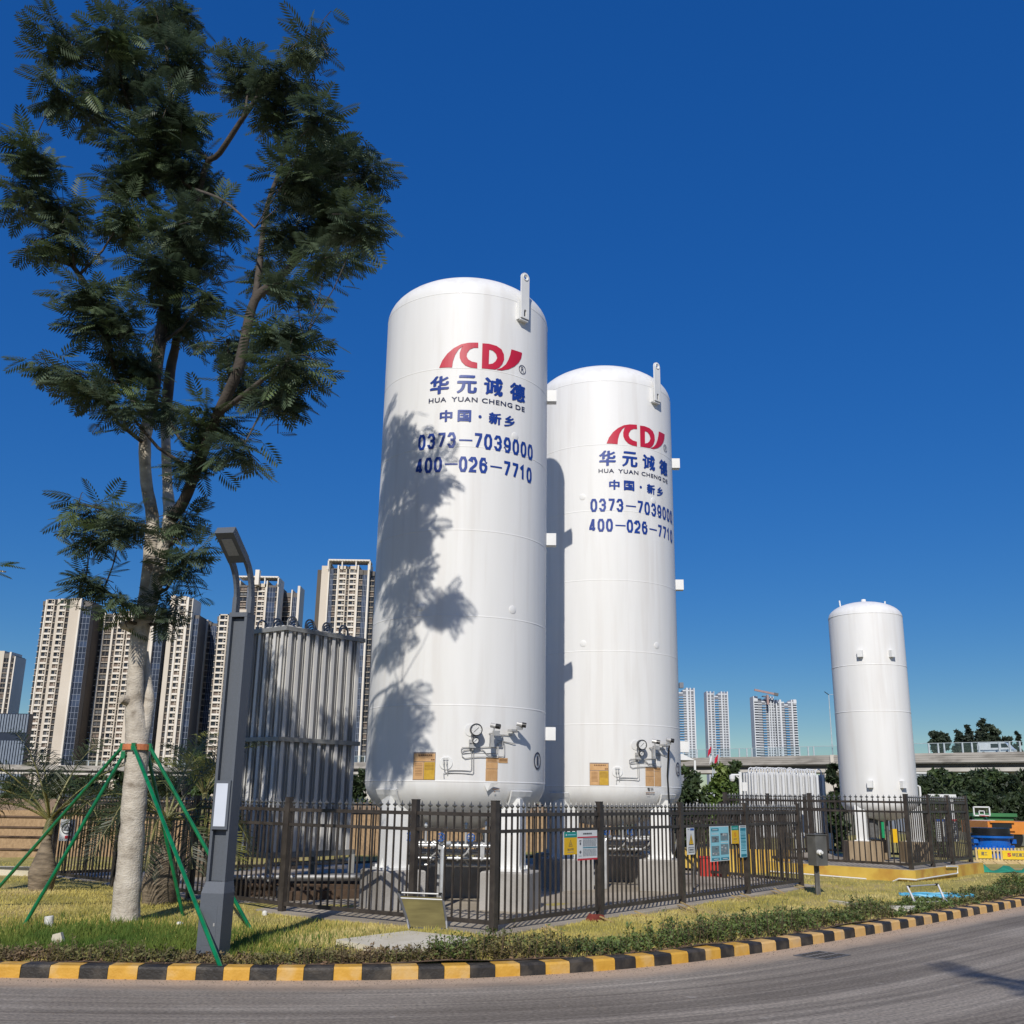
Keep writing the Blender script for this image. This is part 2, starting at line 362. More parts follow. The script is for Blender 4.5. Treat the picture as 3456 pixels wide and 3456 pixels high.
# lawn grass: short blades
def grass(n, region, h0, h1, name, material, label):
    P = []
    while len(P) < n:
        x, y = region()
        if y < kerb_y(x)+0.3 or inside(PADP, x, y) or inside(PLP, x, y): continue
        P.append((x, y, lawn_z(x, y)-0.005))
    P = np.array(P); n = len(P)
    a = RNG.uniform(0, 2*np.pi, n); h = RNG.uniform(h0, h1, n); w = RNG.uniform(0.004, 0.009, n); ln = RNG.uniform(0, 0.8, n); b = RNG.uniform(0, 2*np.pi, n)
    V = np.empty((n, 3, 3)); dx = np.stack([np.cos(a)*w, np.sin(a)*w, 0*a], 1)
    V[:, 0] = P-dx; V[:, 1] = P+dx; V[:, 2] = P+np.stack([np.cos(b)*ln*h, np.sin(b)*ln*h, h], 1)
    me = np_mesh(name, V.reshape(-1, 3), np.arange(n*3).reshape(-1, 3), material)
    return tag(place(bpy.data.objects.new(name, me), None, Matrix.Identity(4)), label, 'grass', kind='stuff')
def reg_all():
    while True:
        y = random.uniform(10.6, 24); x = random.uniform(-0.58*y-1, 0.55*y+1)
        if random.random() < (12/y)**2: return x, y
GB = mat('dry_lawn_blades', lin('#cfbf6e'), lin('#aca252'), 1.3, 0.8, c3=lin('#dac98c'), scale3=0.8, trans=0.25)
GG = mat('green_lawn_blades', lin('#4f6b23'), lin('#6f7d30'), 2, 0.8, trans=0.2)
grass(85000, reg_all, 0.02, 0.055, 'lawn_grass', GB, 'short yellow-green lawn grass around the fence')
def reg_tree():
    return random.gauss(-4.4, 1.1), kerb_y(-4)+0.75+abs(random.gauss(0.55, 0.75))
grass(15000, reg_tree, 0.05, 0.12, 'tall_grass', GG, 'longer green grass round the foot of the tree')

# low hedge behind the kerb: leafy sprigs
def hedge(name, s0, s1, d0, d1, n, hmin, hmax, nl, lsz, material, stemm, label):
    V = []; Q = []; SV = []; SQ = []
    for _ in range(n):
        s = random.uniform(s0, s1); p, t, nn = kerb_at(s); d = random.uniform(d0, d1)
        q = p+nn*d; h = random.uniform(hmin, hmax)*(1.0 if q.x < 5 else max(.62, 1-(q.x-5)*.1))*(0.5 if 5.6 < q.x < 7.4 else 1.0)*(0.7+0.3*math.sin(s*2.1)*math.sin(s*0.7))*(1.0 if random.random() < .85 else 1.35)
        if inside(PLP, q.x, q.y): continue
        z0 = lawn_z(q.x, q.y)-0.02; lean = Vector((random.gauss(0, .18), random.gauss(0, .18), 1)).normalized()
        base = Vector((q.x, q.y, z0)); top = base+lean*h
        wv = Vector((0.004, 0, 0)); i0 = len(SV); SV += [base-wv, base+wv, top+wv*.5, top-wv*.5]; SQ.append((i0, i0+1, i0+2, i0+3))
        for k in range(nl):
            f = random.uniform(0.2, 1.0); c = base.lerp(top, f); a = random.uniform(0, 6.283); el = random.uniform(-0.3, 0.9)
            dv = Vector((math.cos(a)*math.cos(el), math.sin(a)*math.cos(el), math.sin(el))); L = lsz*random.uniform(.6, 1.3)
            sd_ = dv.cross(Vector((random.gauss(0, .4), random.gauss(0, .4), 1))).normalized()*L*0.27
            c = c+dv*0.01; i0 = len(V); V += [c, c+dv*L*.5+sd_, c+dv*L, c+dv*L*.5-sd_]; Q.append((i0, i0+1, i0+2, i0+3))
    root = thing(name, label, 'hedge', tuple(kerb_at((s0+s1)/2)[0]), kind='stuff')
    inst('leaves', np_mesh('leaves', [tuple(v) for v in V], Q, material), root, mw=Matrix.Identity(4), rel=False)['kind'] = 'stuff'
    inst('stems', np_mesh('stems', [tuple(v) for v in SV], SQ, stemm), root, mw=Matrix.Identity(4), rel=False)['kind'] = 'stuff'
HL = mat('hedge_leaf', lin('#788a48'), lin('#566637'), 2.2, 0.55, trans=0.3, c3=lin('#8a7d4e'), scale3=1.4)
HB = mat('dry_hedge_leaf', lin('#7c7a48'), lin('#5d5d38'), 2.0, 0.7, trans=0.25, c3=lin('#8c7556'), scale3=1.2)
HS = mat('twig_brown', lin('#5d4c3a'), lin('#43372a'), 8, 0.9)
LIT = mat('leaf_litter', lin('#6e5843'), lin('#4b3d2f'), 6, 0.95, c3=lin('#877058'), scale3=9, bump=0.8, bscale=60)
hedge('hedge', s_of_x(-0.6), s_of_x(15), 0.24, 0.90, 3300, 0.12, 0.32, 16, 0.043, HL, HS, 'low green leafy hedge along the striped kerb on the right')
hedge('dry_hedge', s_of_x(-7.2), s_of_x(-0.2), 0.24, 0.72, 1500, 0.06, 0.20, 9, 0.04, HB, HS, 'thin brownish low planting along the kerb near the lamp')
# bare soil with litter under the hedge
m = MB(); ss = np.arange(s_of_x(-9), s_of_x(15), 0.25); P = []
for s in ss:
    p, t, nn = kerb_at(s); wd = 0.55+0.12*math.sin(s*1.7)+0.06*math.sin(s*5.3)
    for o in (0.19, wd*.6, wd):
        q = p+nn*o; P.append((q.x, q.y, lawn_z(q.x, q.y)+(0.012 if o < wd else -0.005)))
m.add(P, [(i*3+j, (i+1)*3+j, (i+1)*3+j+1, i*3+j+1) for i in range(len(ss)-1) for j in (0, 1)])
me = m.mesh('soil_strip', LIT); fix_normals(me); tag(place(bpy.data.objects.new('soil_strip', me), None, Matrix.Identity(4)), kind='structure')
# fallen leaves
FLM = mat('fallen_leaf', lin('#8a6e52'), lin('#5e4633'), 20, 0.9)
V = []; Q = []
for _ in range(2600):
    s = random.uniform(s_of_x(-7), s_of_x(11)); p, t, nn = kerb_at(s); d = random.uniform(0.2, 0.62); q = p+nn*d; a = random.uniform(0, 6.28); L = random.uniform(.012, .03)
    c = Vector((q.x, q.y, lawn_z(q.x, q.y)+random.uniform(.014, .03))); u = Vector((math.cos(a), math.sin(a), random.uniform(-.5, .5)))*L; w = Vector((-math.sin(a), math.cos(a), random.uniform(-.5, .5)))*L*.5
    i0 = len(V); V += [tuple(c-u), tuple(c+w), tuple(c+u), tuple(c-w)]; Q.append((i0, i0+1, i0+2, i0+3))
tag(place(bpy.data.objects.new('fallen_leaves', np_mesh('fallen_leaves', V, Q, FLM)), None, Matrix.Identity(4)), 'dry brown fallen leaves on the soil behind the kerb', 'leaves', kind='stuff')

# grit along the gutter
GRIT = mat('gutter_grit', lin('#a08e78'), lin('#6f6458'), 60, .95); V = []; Q = []
for _ in range(2600):
    sp_ = random.uniform(s_of_x(-7), s_of_x(12)); p, t, nn = kerb_at(sp_); d = abs(random.gauss(0, .16))+.01 if random.random() < .8 else random.uniform(0, 5); q = p-nn*d; r_ = random.uniform(.003, .009); a = random.uniform(0, 2)
    i0 = len(V); V += [(q.x+r_*math.cos(a+k*2.09), q.y+r_*math.sin(a+k*2.09), .001) for k in range(3)]+[(q.x, q.y, r_*1.1)]; Q += [(i0, i0+1, i0+3), (i0+1, i0+2, i0+3), (i0+2, i0, i0+3)]
tag(place(bpy.data.objects.new('gutter_grit', np_mesh('gutter_grit', V, Q, GRIT)), None, Matrix.Identity(4)), 'loose sandy grit swept along the foot of the kerb', 'grit', kind='stuff')

# drain grate in the gutter
gm = MB(); gc = PZ(2775, 3225, 0.0); _, gt, gn = kerb_at(s_of_x(gc.x+0.1))
dr = thing('drain_grate', 'dark slotted drain grate in the road beside the kerb', 'drain', tuple(gc))
T = Matrix((gt, gn, Vector((0, 0, 1)))).transposed().to_4x4(); T.translation = gc
f = MB()
for sx in (-1, 1): f.box(None, (0.025, 0.41, 0.006), M=T @ Matrix.Translation((sx*0.27, 0, 0.004)))
for sy in (-1, 1): f.box(None, (0.515, 0.025, 0.006), M=T @ Matrix.Translation((0, sy*0.19, 0.004)))
f.build('frame', DSTEEL, dr)
pit_shade = MB(); pit_shade.box(None, (0.515, 0.355, 0.004), M=T @ Matrix.Translation((0, 0, 0.0035))); pit_shade.build('pit_shade', mat('drain_slot_shade', (0.006, 0.006, 0.006), None, 5, 1.0, spec=0.0), dr)  # flat black plate on the road, the darkness between the bars painted on
bm_ = MB(); bm_.box(None, (0.022, 0.355, 0.0012), M=Matrix.Identity(4)); bme = bm_.mesh('bar', mat('road_grey_iron', lin('#7a756f'), None, 20, .8))
for k in range(8): inst('bar', bme, dr, mw=T @ Matrix.Translation(((k-3.5)*0.068, 0, 0.0068)), rel=False)
cb = MB(); cb.box(None, (0.515, 0.035, 0.001), M=T @ Matrix.Translation((0, 0.06, 0.0081))); cb.box(None, (0.515, 0.035, 0.001), M=T @ Matrix.Translation((0, -0.06, 0.0081))); cb.build('cross_bar', MATS['road_grey_iron'], dr)

# pale slab set in the lawn, footpath patches
def slab(name, pts, z, th, label, cat, material=None):
    m = MB(); m.prism([(p[0], p[1], z-th) for p in pts], (0, 0, th)); me = m.mesh(name, material or CONC); fix_normals(me)
    return tag(place(bpy.data.objects.new(name, me), None, Matrix.Identity(4)), label, cat)
PALE = mat('pale_cement', lin('#d5cdb9'), lin('#c2b9a2'), 3, 0.9, bump=0.2, bscale=40)
q = [PZ(*p, 0.17) for p in ((1135, 3172), (1380, 3142), (1590, 3165), (1560, 3190), (1345, 3212))]
slab('cover_slab', [(p.x, p.y) for p in q], 0.175, 0.06, 'pale concrete cover slab lying in the lawn before the gate', 'slab', PALE)
q = [PZ(*p, 0.15) for p in ((2795, 3040), (2960, 3062), (3090, 3062), (3070, 3074), (2940, 3068))]
slab('path_slab', [(p.x, p.y) for p in q], 0.172, 0.05, 'narrow pale cement strip in the lawn near the grey box', 'slab', PALE)
q = [PZ(*p, 0.15) for p in ((3310, 2975), (3390, 2990), (3380, 2997), (3300, 2985))]
slab('path_slab', [(p.x, p.y) for p in q], 0.172, 0.05, 'small pale cement strip beside the right end of the plinth', 'slab', PALE)
# ------------------------------------------------------------------ lettering tools
def text_geo(txt, off=0.0, res=4, space=1.0):
    c = bpy.data.curves.new('lettering_curve', 'FONT'); c.body = txt; c.size = 1; c.offset = off; c.resolution_u = res; c.space_character = space
    o = bpy.data.objects.new('lettering_curve', c); col.objects.link(o)
    dg = bpy.context.evaluated_depsgraph_get(); me = bpy.data.meshes.new_from_object(o.evaluated_get(dg))
    V = [v.co.copy() for v in me.vertices]; Fc = [tuple(p.vertices) for p in me.polygons]
    bpy.data.objects.remove(o); bpy.data.curves.remove(c); bpy.data.meshes.remove(me); return V, Fc
def fit(V, x0, x1, z0, z1):
    xs = [v[0] for v in V]; ys = [v[1] for v in V]; a, b, c, d = min(xs), max(xs), min(ys), max(ys)
    return [((v[0]-a)/(b-a)*(x1-x0)+x0, (v[1]-c)/(d-c)*(z1-z0)+z0) for v in V]
def fill_loops(loops):
    bm = bmesh.new(); E = []
    for lp in loops:
        vs_ = [bm.verts.new((p[0], p[1], 0)) for p in lp]
        for i in range(len(vs_)): E.append(bm.edges.new((vs_[i], vs_[(i+1) % len(vs_)])))
    bmesh.ops.triangle_fill(bm, edges=E, use_beauty=True)
    bm.verts.index_update(); V = [v.co.copy() for v in bm.verts]; Fc = [tuple(v.index for v in f.verts) for f in bm.faces]; bm.free(); return V, Fc
def stroke(poly, t, closed=False):
    n = len(poly); L = []; Rr = []
    for i, p in enumerate(poly):
        p = Vector((p[0], p[1])); a = Vector(poly[i-1][:2]) if (i > 0 or closed) else None; b = Vector(poly[(i+1) % n][:2]) if (i < n-1 or closed) else None
        d1 = (p-a).normalized() if a is not None else None; d2 = (b-p).normalized() if b is not None else None
        if d1 is None: d1 = d2
        if d2 is None: d2 = d1
        n1 = Vector((-d1.y, d1.x)); n2 = Vector((-d2.y, d2.x)); mm = (n1+n2)
        mm = mm/max(0.35, mm.length_squared/2) if mm.length > 1e-6 else n1
        L.append(p+mm*t/2); Rr.append(p-mm*t/2)
    V = [(q.x, q.y) for q in L+Rr]; Fc = []
    for i in range(n if closed else n-1):
        j = (i+1) % n; Fc.append((i, n+i, n+j, j))
    return V, Fc
_c = .26
DIG = {'0': [([(_c,0),(1-_c,0),(1,_c),(1,1-_c),(1-_c,1),(_c,1),(0,1-_c),(0,_c)], True)],
 '1': [([(.0,.76),(.30,.9),(.55,1),(.55,0)], False)],
 '2': [([(0,.74),(0,1-_c),(_c,1),(1-_c,1),(1,1-_c),(1,.62),(.85,.46),(.12,.16),(0,0),(1.05,0)], False)],
 '3': [([(0,.76),(0,1-_c*.8),(_c,1),(1-_c,1),(1,1-_c),(1,.64),(.8,.52),(.3,.52)], False), ([(.8,.52),(1,.38),(1,_c),(1-_c,0),(_c,0),(0,_c*.8),(0,.24)], False)],
 '4': [([(.68,0),(.68,1),(.55,1),(0,.28),(0,.2),(1.08,.2)], False)],
 '6': [([(1,.78),(1,1-_c),(1-_c,1),(_c,1),(0,1-_c),(0,_c),(_c,0),(1-_c,0),(1,_c),(1,.42),(1-_c,.58),(.1,.58)], False)],
 '7': [([(-.05,1),(1,1),(1,.86),(.35,0)], False)],
 '9': [([(0,.22),(0,_c),(_c,0),(1-_c,0),(1,_c),(1,1-_c),(1-_c,1),(_c,1),(0,1-_c),(0,.58),(_c,.42),(.9,.42)], False)]}
def phone_geo(txt, adv, dash, w, h, t):
    V = []; Fc = []; x = 0
    for ch in txt:
        if ch == '-': parts = [([(x+dash*.08, h*.5), (x+dash*.92, h*.5)], False, t*.55)]; x += dash
        else: parts = [([(x+t/2+p[0]*(w-t), t/2+p[1]*(h-t)) for p in pl_], cl_, t) for pl_, cl_ in DIG[ch]]; x += adv
        for pl_, cl_, tt in parts:
            v, f = stroke(pl_, tt, cl_); n = len(V); V += v; Fc += [tuple(i+n for i in q) for q in f]
    return V, Fc
def wrap(name, V, Fc, C, R, th0, material, parent, off=0.0075, step=0.05, label=None):   # V: (arc metres, z)
    bm = bmesh.new(); vs_ = [bm.verts.new((v[0], v[1], 0)) for v in V]
    for f in Fc:
        try: bm.faces.new([vs_[i] for i in f])
        except ValueError: pass
    xs = [v[0] for v in V]; k = math.ceil(min(xs)/step)
    while k*step < max(xs):
        bmesh.ops.bisect_plane(bm, geom=bm.verts[:]+bm.edges[:]+bm.faces[:], plane_co=(k*step, 0, 0), plane_no=(1, 0, 0)); k += 1
    for v in bm.verts:
        th = th0+v.co.x/R; r = R+off; v.co = Vector((C[0]+r*math.sin(th), C[1]-r*math.cos(th), v.co.y))
    bm.normal_update()
    for f in bm.faces:
        c = f.calc_center_median()
        if f.normal.x*(c.x-C[0])+f.normal.y*(c.y-C[1]) < 0: f.normal_flip()
    me = bpy.data.meshes.new(name); bm.to_mesh(me); bm.free(); me.materials.append(material)
    o = inst(name, me, parent, mw=Matrix.Identity(4), rel=False)
    if label: o['label'] = label
    if 'print' in name: o['kind'] = 'stuff'
    return o
def bold(name, V, Fc, C, R, th0, material, parent, d):      # thickened strokes: three layers of film, one outline each
    W = []; G = []
    for k, (dx, dz) in enumerate(((0, 0), (d, d*.5), (-d, -d*.5))):
        n = len(W); W += [(v[0]+dx, v[1]+dz) for v in V]; G += [tuple(i+n for i in f) for f in Fc]
    n = len(V); o = None
    for k in range(3):
        q = wrap(name, W[k*n:(k+1)*n], Fc, C, R, th0, material, parent if o is None else o, 0.0075+0.0008*k)
        o = o or q
    return o
def frame_at(C, R, th, z, off=0.0):
    n = Vector((math.sin(th), -math.cos(th), 0)); T = Matrix((Vector((math.cos(th), math.sin(th), 0)), -n, Vector((0, 0, 1)))).transposed().to_4x4()
    T.translation = Vector((C[0], C[1], z))+n*(R+off); return T

# ------------------------------------------------------------------ the two big tanks
R1 = 1.389; C1 = (-0.816, 16.38); C2 = (1.858, 19.914); RAD = math.radians
SEAMS = [1.895, 2.964, 4.27, 5.583, 6.917, 8.228, 9.547]
def Zp(x, y): return (1200+x/2.356, 880+y/2.356)
def Ap(x, y): return (1350+x/3.864, 2400+y/3.864)
TH0 = RAD(13.2)
def emblem_pts(P): 
    out = []
    for p in P:
        th, z = cyl(*Zp(*p), C1, R1); out.append(((th-TH0)*R1, z))
    return out
EMB = [[emblem_pts([(666,852),(690,795),(730,740),(780,697),(840,665),(900,653),(975,652),(975,693),(940,693),(908,706),(887,735),(883,760),(895,785),(925,803),(967,812),(967,857),(915,851),(872,833),(842,803),(828,770),(828,735),(842,695),(858,675),(820,705),(792,750),(775,800),(768,850)])],
       [emblem_pts([(1008,658),(1060,661),(1120,678),(1160,706),(1178,745),(1180,785),(1165,822),(1143,848),(1110,866),(1060,862),(1003,857)]), emblem_pts([(1062,707),(1090,715),(1115,740),(1125,775),(1112,800),(1090,818),(1058,824)])],
       [emblem_pts([(1237,705),(1322,733),(1315,775),(1295,810),(1262,840),(1215,863),(1160,873),(1116,868),(1160,852),(1193,825),(1213,790),(1228,750)])]]
ORANGE_P = mat('copper_nameplate', lin('#d0a676'), lin('#c59a69'), 14, 0.5, metal=0.1)
GOLD_P = mat('gold_nameplate', lin('#c9a236'), lin('#bb942c'), 20, 0.45, metal=0.1)
PRINT = mat('nameplate_print', lin('#7d5632'), None, 20, 0.6)
GREYP = mat('nameplate_border', lin('#8c8078'), None, 20, 0.5)
PAPER = mat('sticker_paper', (0.74, 0.74, 0.72), None, 10, 0.7)
def patch(name, C, R, th0, rects, material, parent, off=0.004):
    V = []; Fc = []
    for (x0, x1, z0, z1) in rects:
        n = len(V); V += [(x0, z0), (x1, z0), (x1, z1), (x0, z1)]; Fc.append((n, n+1, n+2, n+3))
    return wrap(name, V, Fc, C, R, th0, material, parent, off)
def tank(C, dtext, dinst, number, label, foots):
    R = R1; t = thing('storage_tank', label, 'storage tank', (C[0], C[1], 0.66))
    prof = [(0.0, 1.895-0.70)]
    for k in range(1, 13): a = math.pi/2*k/12; prof.append((R*math.sin(a), 1.895-0.70*math.cos(a)))
    prof.append((R, 5.7))
    for k in range(0, 16): a = math.pi/2*k/16; prof.append((R*math.cos(a), 9.547+0.70*math.sin(a)))
    prof.append((0.0, 9.547+0.70))
    m = MB(); m.lathe(prof, 160, (C[0], C[1], 0)); m.build('shell', WHITE, t, smooth=40)
    for z in SEAMS:
        m = MB(); m.lathe([(R-0.004, z-0.016), (R+0.0022, z-0.007), (R+0.0028, z+0.007), (R-0.004, z+0.016)], 160, (C[0], C[1], 0)); m.build('weld_seam', WHITE, t, smooth=60)
    # lifting lug: strap with an eye at the top and a stiffened foot
    th = RAD(41.5); T = frame_at(C, R, th, 9.24)
    outer = [(-0.085, 0), (0.085, 0), (0.085, 0.74)]+[(0.085*math.cos(a), 0.74+0.085*math.sin(a)) for a in [math.pi*k/10 for k in range(1, 10)]]+[(-0.085, 0.74)]
    hole = [(0.036*math.cos(a), 0.74+0.036*math.sin(a)) for a in [2*math.pi*k/12 for k in range(12)]]
    slot = [(0.028*math.cos(a), 0.13+0.028*math.sin(a)) for a in [math.pi*k/6 for k in range(7)]]+[(-0.028, 0.03), (0.028, 0.03)]
    V, Fc = fill_loops([outer, hole, slot]); lg = MB()
    for y in (-0.10, -0.07): lg.add([T @ Vector((v[0], y, v[1])) for v in V], Fc)
    for lp in (outer, hole, slot):
        n = len(lp); lg.add([T @ Vector((p[0], y, p[1])) for y in (-0.10, -0.07) for p in lp], [(i, (i+1) % n, n+(i+1) % n, n+i) for i in range(n)])
    lug = lg.build('lifting_lug', WHITE2, t)
    me = lug.data; fix_normals(me)
    for sx_ in (-0.095, 0.095): q = MB(); q.box(None, (0.02, 0.07, 0.3), M=T @ Matrix.Translation((sx_, -0.03, 0.13))); q.build('lug_stiffener', WHITE2, lug)
    q = MB(); q.box(None, (0.17, 0.09, 0.03), M=T @ Matrix.Translation((0, -0.035, -0.02))); q.build('lug_foot', WHITE2, lug)
    q = MB(); q.tube([T @ Vector((0.052*math.cos(a), -0.10, 0.74+0.052*math.sin(a))) for a in [2*math.pi*k/24 for k in range(24)]], 0.012, 8, closed=True); q.build('eye_ring', WHITE2, lug)
    for z in (8.29, 5.77, 2.65):                                 # bracket pads on the side
        b = MB(); T = frame_at(C, R, RAD(88), z); b.box(None, (0.16, 0.22, 0.2), M=T @ Matrix.Translation((0, -0.05, 0))); b.build('side_bracket', WHITE2, t)
    for th_, z in ((-22.2, 4.41), (37.5, 4.42), (-22.2, 7.2), (37.6, 7.2)):   # blind bosses
        b = MB(); T = frame_at(C, R, RAD(th_), z) @ Matrix.Rotation(math.pi/2, 4, 'X'); b.lathe([(0.062, -0.03), (0.062, 0.004), (0.056, 0.0065)], 24, M=T); b.build('boss', WHITE, t, smooth=40)
    # lettering
    tt = TH0+RAD(dtext)
    for lp in EMB:
        V, Fc = fill_loops(lp); wrap('emblem', [(v[0], v[1]) for v in V], Fc, C, R, tt, RED, t)
    s0 = 0.32
    ring = [(1.043-s0+0.072*math.cos(a), 8.375+0.072*math.sin(a)) for a in [2*math.pi*k/28 for k in range(28)]]
    V, Fc = stroke(ring, 0.011, True); wrap('registered_mark', V, Fc, C, R, tt, NAVY, t)
    V, Fc = text_geo('R'); wrap('registered_mark', fit(V, 1.015-s0, 1.075-s0, 8.332, 8.42), Fc, C, R, tt, NAVY, t)
    for ch, x0 in zip('\u534e\u5143\u8bda\u5fb7', (-0.515, -0.075, 0.355, 0.80)):
        V, Fc = text_geo(ch, 0.014); bold('lettering', fit(V, x0-s0, x0+0.30-s0, 7.80, 8.10), Fc, C, R, tt, BLUE, t, 0.010)
    for wd_, xa_, xb_ in (('HUA', -.535, -.242), ('YUAN', -.162, .25), ('CHENG', .317, .845), ('DE', .907, 1.103)): V, Fc = text_geo(wd_, 0.018, space=1.12); wrap('lettering', fit(V, xa_-s0, xb_-s0, 7.655, 7.735), Fc, C, R, tt, NAVY, t)
    for ch, x0, w in (('\u4e2d', -0.333, .19), ('\u56fd', -0.05, .20), ('\u65b0', 0.44, .20), ('\u4e61', 0.70, .19)):
        V, Fc = text_geo(ch, 0.012); bold('lettering', fit(V, x0-s0, x0+w-s0, 7.325, 7.515), Fc, C, R, tt, BLUE, t, 0.007)
    V, Fc = fill_loops([[(0.295-s0+0.026*math.cos(a), 7.42+0.026*math.sin(a)) for a in [2*math.pi*k/16 for k in range(16)]]]); wrap('lettering', [(v[0], v[1]) for v in V], Fc, C, R, tt, BLUE, t)
    V, Fc = phone_geo('0373-7039000', 0.1635, 0.245, 0.132, 0.255, 0.043); wrap('lettering', [(v[0]-0.695-s0, v[1]+6.89) for v in V], Fc, C, R, tt, BLUE, t)
    V, Fc = phone_geo('400-026-7710', 0.157, 0.235, 0.130, 0.25, 0.043); wrap('lettering', [(v[0]-0.72-s0, v[1]+6.50) for v in V], Fc, C, R, tt, BLUE, t)
    # number in a ring
    nth = RAD(64)
    V, Fc = stroke([(0.11*math.cos(a), 2.22+0.115*math.sin(a)) for a in [2*math.pi*k/32 for k in range(32)]], 0.026, True); wrap('number_mark', V, Fc, C, R, nth, NAVY, t)
    V, Fc = text_geo(str(number), 0.03); wrap('number_mark', fit(V, -0.028 if number == 1 else -0.045, 0.028 if number == 1 else 0.045, 2.15, 2.29), Fc, C, R, nth, NAVY, t)
    # name plates
    ti = RAD(dinst)
    x = lambda d: RAD(d)*R
    pth = ti
    patch('nameplate', C, R, pth, [(x(-23.2), x(-9.2), 1.905, 2.295)], GREYP, t, 0.003)
    patch('nameplate', C, R, pth, [(x(-22.9), x(-9.5), 2.165, 2.275), (x(-22.9), x(-16.4), 1.915, 2.155)], ORANGE_P, t, 0.006)
    patch('nameplate', C, R, pth, [(x(-16.1), x(-9.5), 1.915, 2.155)], GOLD_P, t, 0.006)
    rows = [(x(-22.3+k*1.25), x(-22.3+k*1.25+0.85), 2.24, 2.262) for k in range(2, 9)]+[(x(-21.8), x(-17.2), 2.13-0.001-k*0.022, 2.134-k*0.022) for k in range(8)]+[(x(-12.0), x(-11.0), 2.18, 2.2), (x(-10.8), x(-9.8), 2.18, 2.2)]+[(x(-15.6), x(-10.1), 2.13-k*0.02, 2.134-k*0.02) for k in range(5)]
    patch('nameplate_print', C, R, pth, rows, PRINT, t, 0.009)
    pi2 = ti*0.6
    rects = [(x(20.8), x(28.4), 2.175, 2.235), (x(28.7), x(35.3), 2.165, 2.235), (x(20.8), x(28.4), 2.08, 2.17), (x(20.7), x(28.3), 1.91, 2.075)]
    if number == 2: rects = rects[:1]+rects[1:2]+rects[2:]+[(x(28.7), x(35.3), 1.91, 2.16)]
    patch('nameplate', C, R, pi2, rects, ORANGE_P, t, 0.006)
    patch('nameplate_print', C, R, pi2, [(x(21.6), x(27.6), 2.215-k*0.014, 2.219-k*0.014) for k in range(3)]+[(x(21.4+k*1.3), x(21.5+k*1.3), 1.93, 2.05) for k in range(6)]+[(x(29.4), x(34.6), 2.215-k*0.012, 2.219-k*0.012) for k in range(3)], PRINT, t, 0.009)
    patch('sticker', C, R, pi2, [(x(20.3), x(29.2), 1.75, 1.885)], PAPER, t, -0.012) if False else None
    if number == 2:
        V, Fc = text_geo('\u8b66\u793a', 0.02); o = wrap('sticker_print', fit(V, x(22.0), x(27.5), 1.835, 1.885), Fc, C, R+0.001, pi2, INK, t)
        patch('sticker_print', C, R-0.002, pi2, [(x(20.8+k*1.0), x(21.5+k*1.0), 1.79, 1.808) for k in range(8)]+[(x(21.5), x(24.5), 1.768, 1.774)], PRINT, t, 0.006)
    else:
        T = frame_at(C, R, RAD(24.3), 1.84); b = MB()
        b.add([T @ Vector(p) for p in ((-0.11, -0.01, 0.02), (-0.02, -0.05, 0.045), (0.10, -0.07, 0.05), (0.02, -0.035, -0.01), (-0.065, -0.02, -0.075))], [(0, 1, 4), (1, 2, 3), (1, 3, 4)]); o = b.build('torn_sticker', PAPER, t); o['label'] = 'torn grey sticker peeling off the shell'
        patch('sticker_print', C, R-0.004, 0, [(x(25.5+k*0.9), x(26.1+k*0.9), 1.79, 1.806) for k in range(5)]+[(x(26.2), x(27.2), 1.755, 1.768)], PRINT, t, 0.006)
    # instruments
    def P(th_, z, off=0.0): n = Vector((math.sin(th_), -math.cos(th_), 0)); return Vector((C[0], C[1], z))+n*(R+off)
    bp = MB(); bp.lathe([(0.095, -0.01), (0.095, 0.008), (0.09, 0.012)], 28, M=frame_at(C, R, RAD(-3)+ti, 2.145) @ Matrix.Rotation(math.pi/2, 4, 'X')); bp.build('mounting_disc', WHITE2, t); bp = MB(); bp.lathe([(0.085, -0.01), (0.085, 0.010)], 24, M=frame_at(C, R, RAD(11.0)+ti, 2.61) @ Matrix.Rotation(math.pi/2, 4, 'X')); bp.build('mounting_disc', WHITE2, t)
    for (r, z, o) in ((0.088, 2.61, 0.16), (0.046, 2.462, 0.13)):
        T = frame_at(C, R, RAD(13.2)+ti, z, o) @ Matrix.Rotation(math.pi/2, 4, 'X')
        g = MB(); g.lathe([(r*0.5, -0.06), (r, -0.055), (r, 0.012), (r*0.86, 0.014), (r*0.84, 0.002)], 28, M=T); ga = g.build('pressure_gauge', BLACK, t, smooth=40)
        g = MB(); g.lathe([(r*0.85, 0.001), (r*0.85, 0.004)], 28, M=T); g.build('dial', PAPER, ga)
        g = MB(); T2 = T @ Matrix.Translation((0, 0, 0.006)) @ Matrix.Rotation(0.75, 4, 'Z'); g.box(None, (r*1.1, 0.006, 0.003), M=T2)
        for k in range(9): a = RAD(-45+k*33.75); g.box(None, (r*0.1, 0.004, 0.002), M=T @ Matrix.Translation((r*.7*math.cos(a), r*.7*math.sin(a), 0.005)) @ Matrix.Rotation(a, 4, 'Z'))
        g.build('needle', INK, ga)
    g = MB(); a = P(RAD(11.8)+ti, 2.56, 0.1); b_ = P(RAD(12.2)+ti, 2.33, 0.05); g.tube([a, b_], 0.016, 8); g.box(None, (0.09, 0.07, 0.05), M=frame_at(C, R, RAD(12)+ti, 2.385, 0.05)); g.box(None, (0.05, 0.06, 0.05), M=frame_at(C, R, RAD(11)+ti, 2.45, 0.06)); g.tube([P(RAD(13.2)+ti, 2.6, 0.0), P(RAD(13.2)+ti, 2.6, 0.12)], 0.012, 6); g.build('valve_block', STEEL, t)
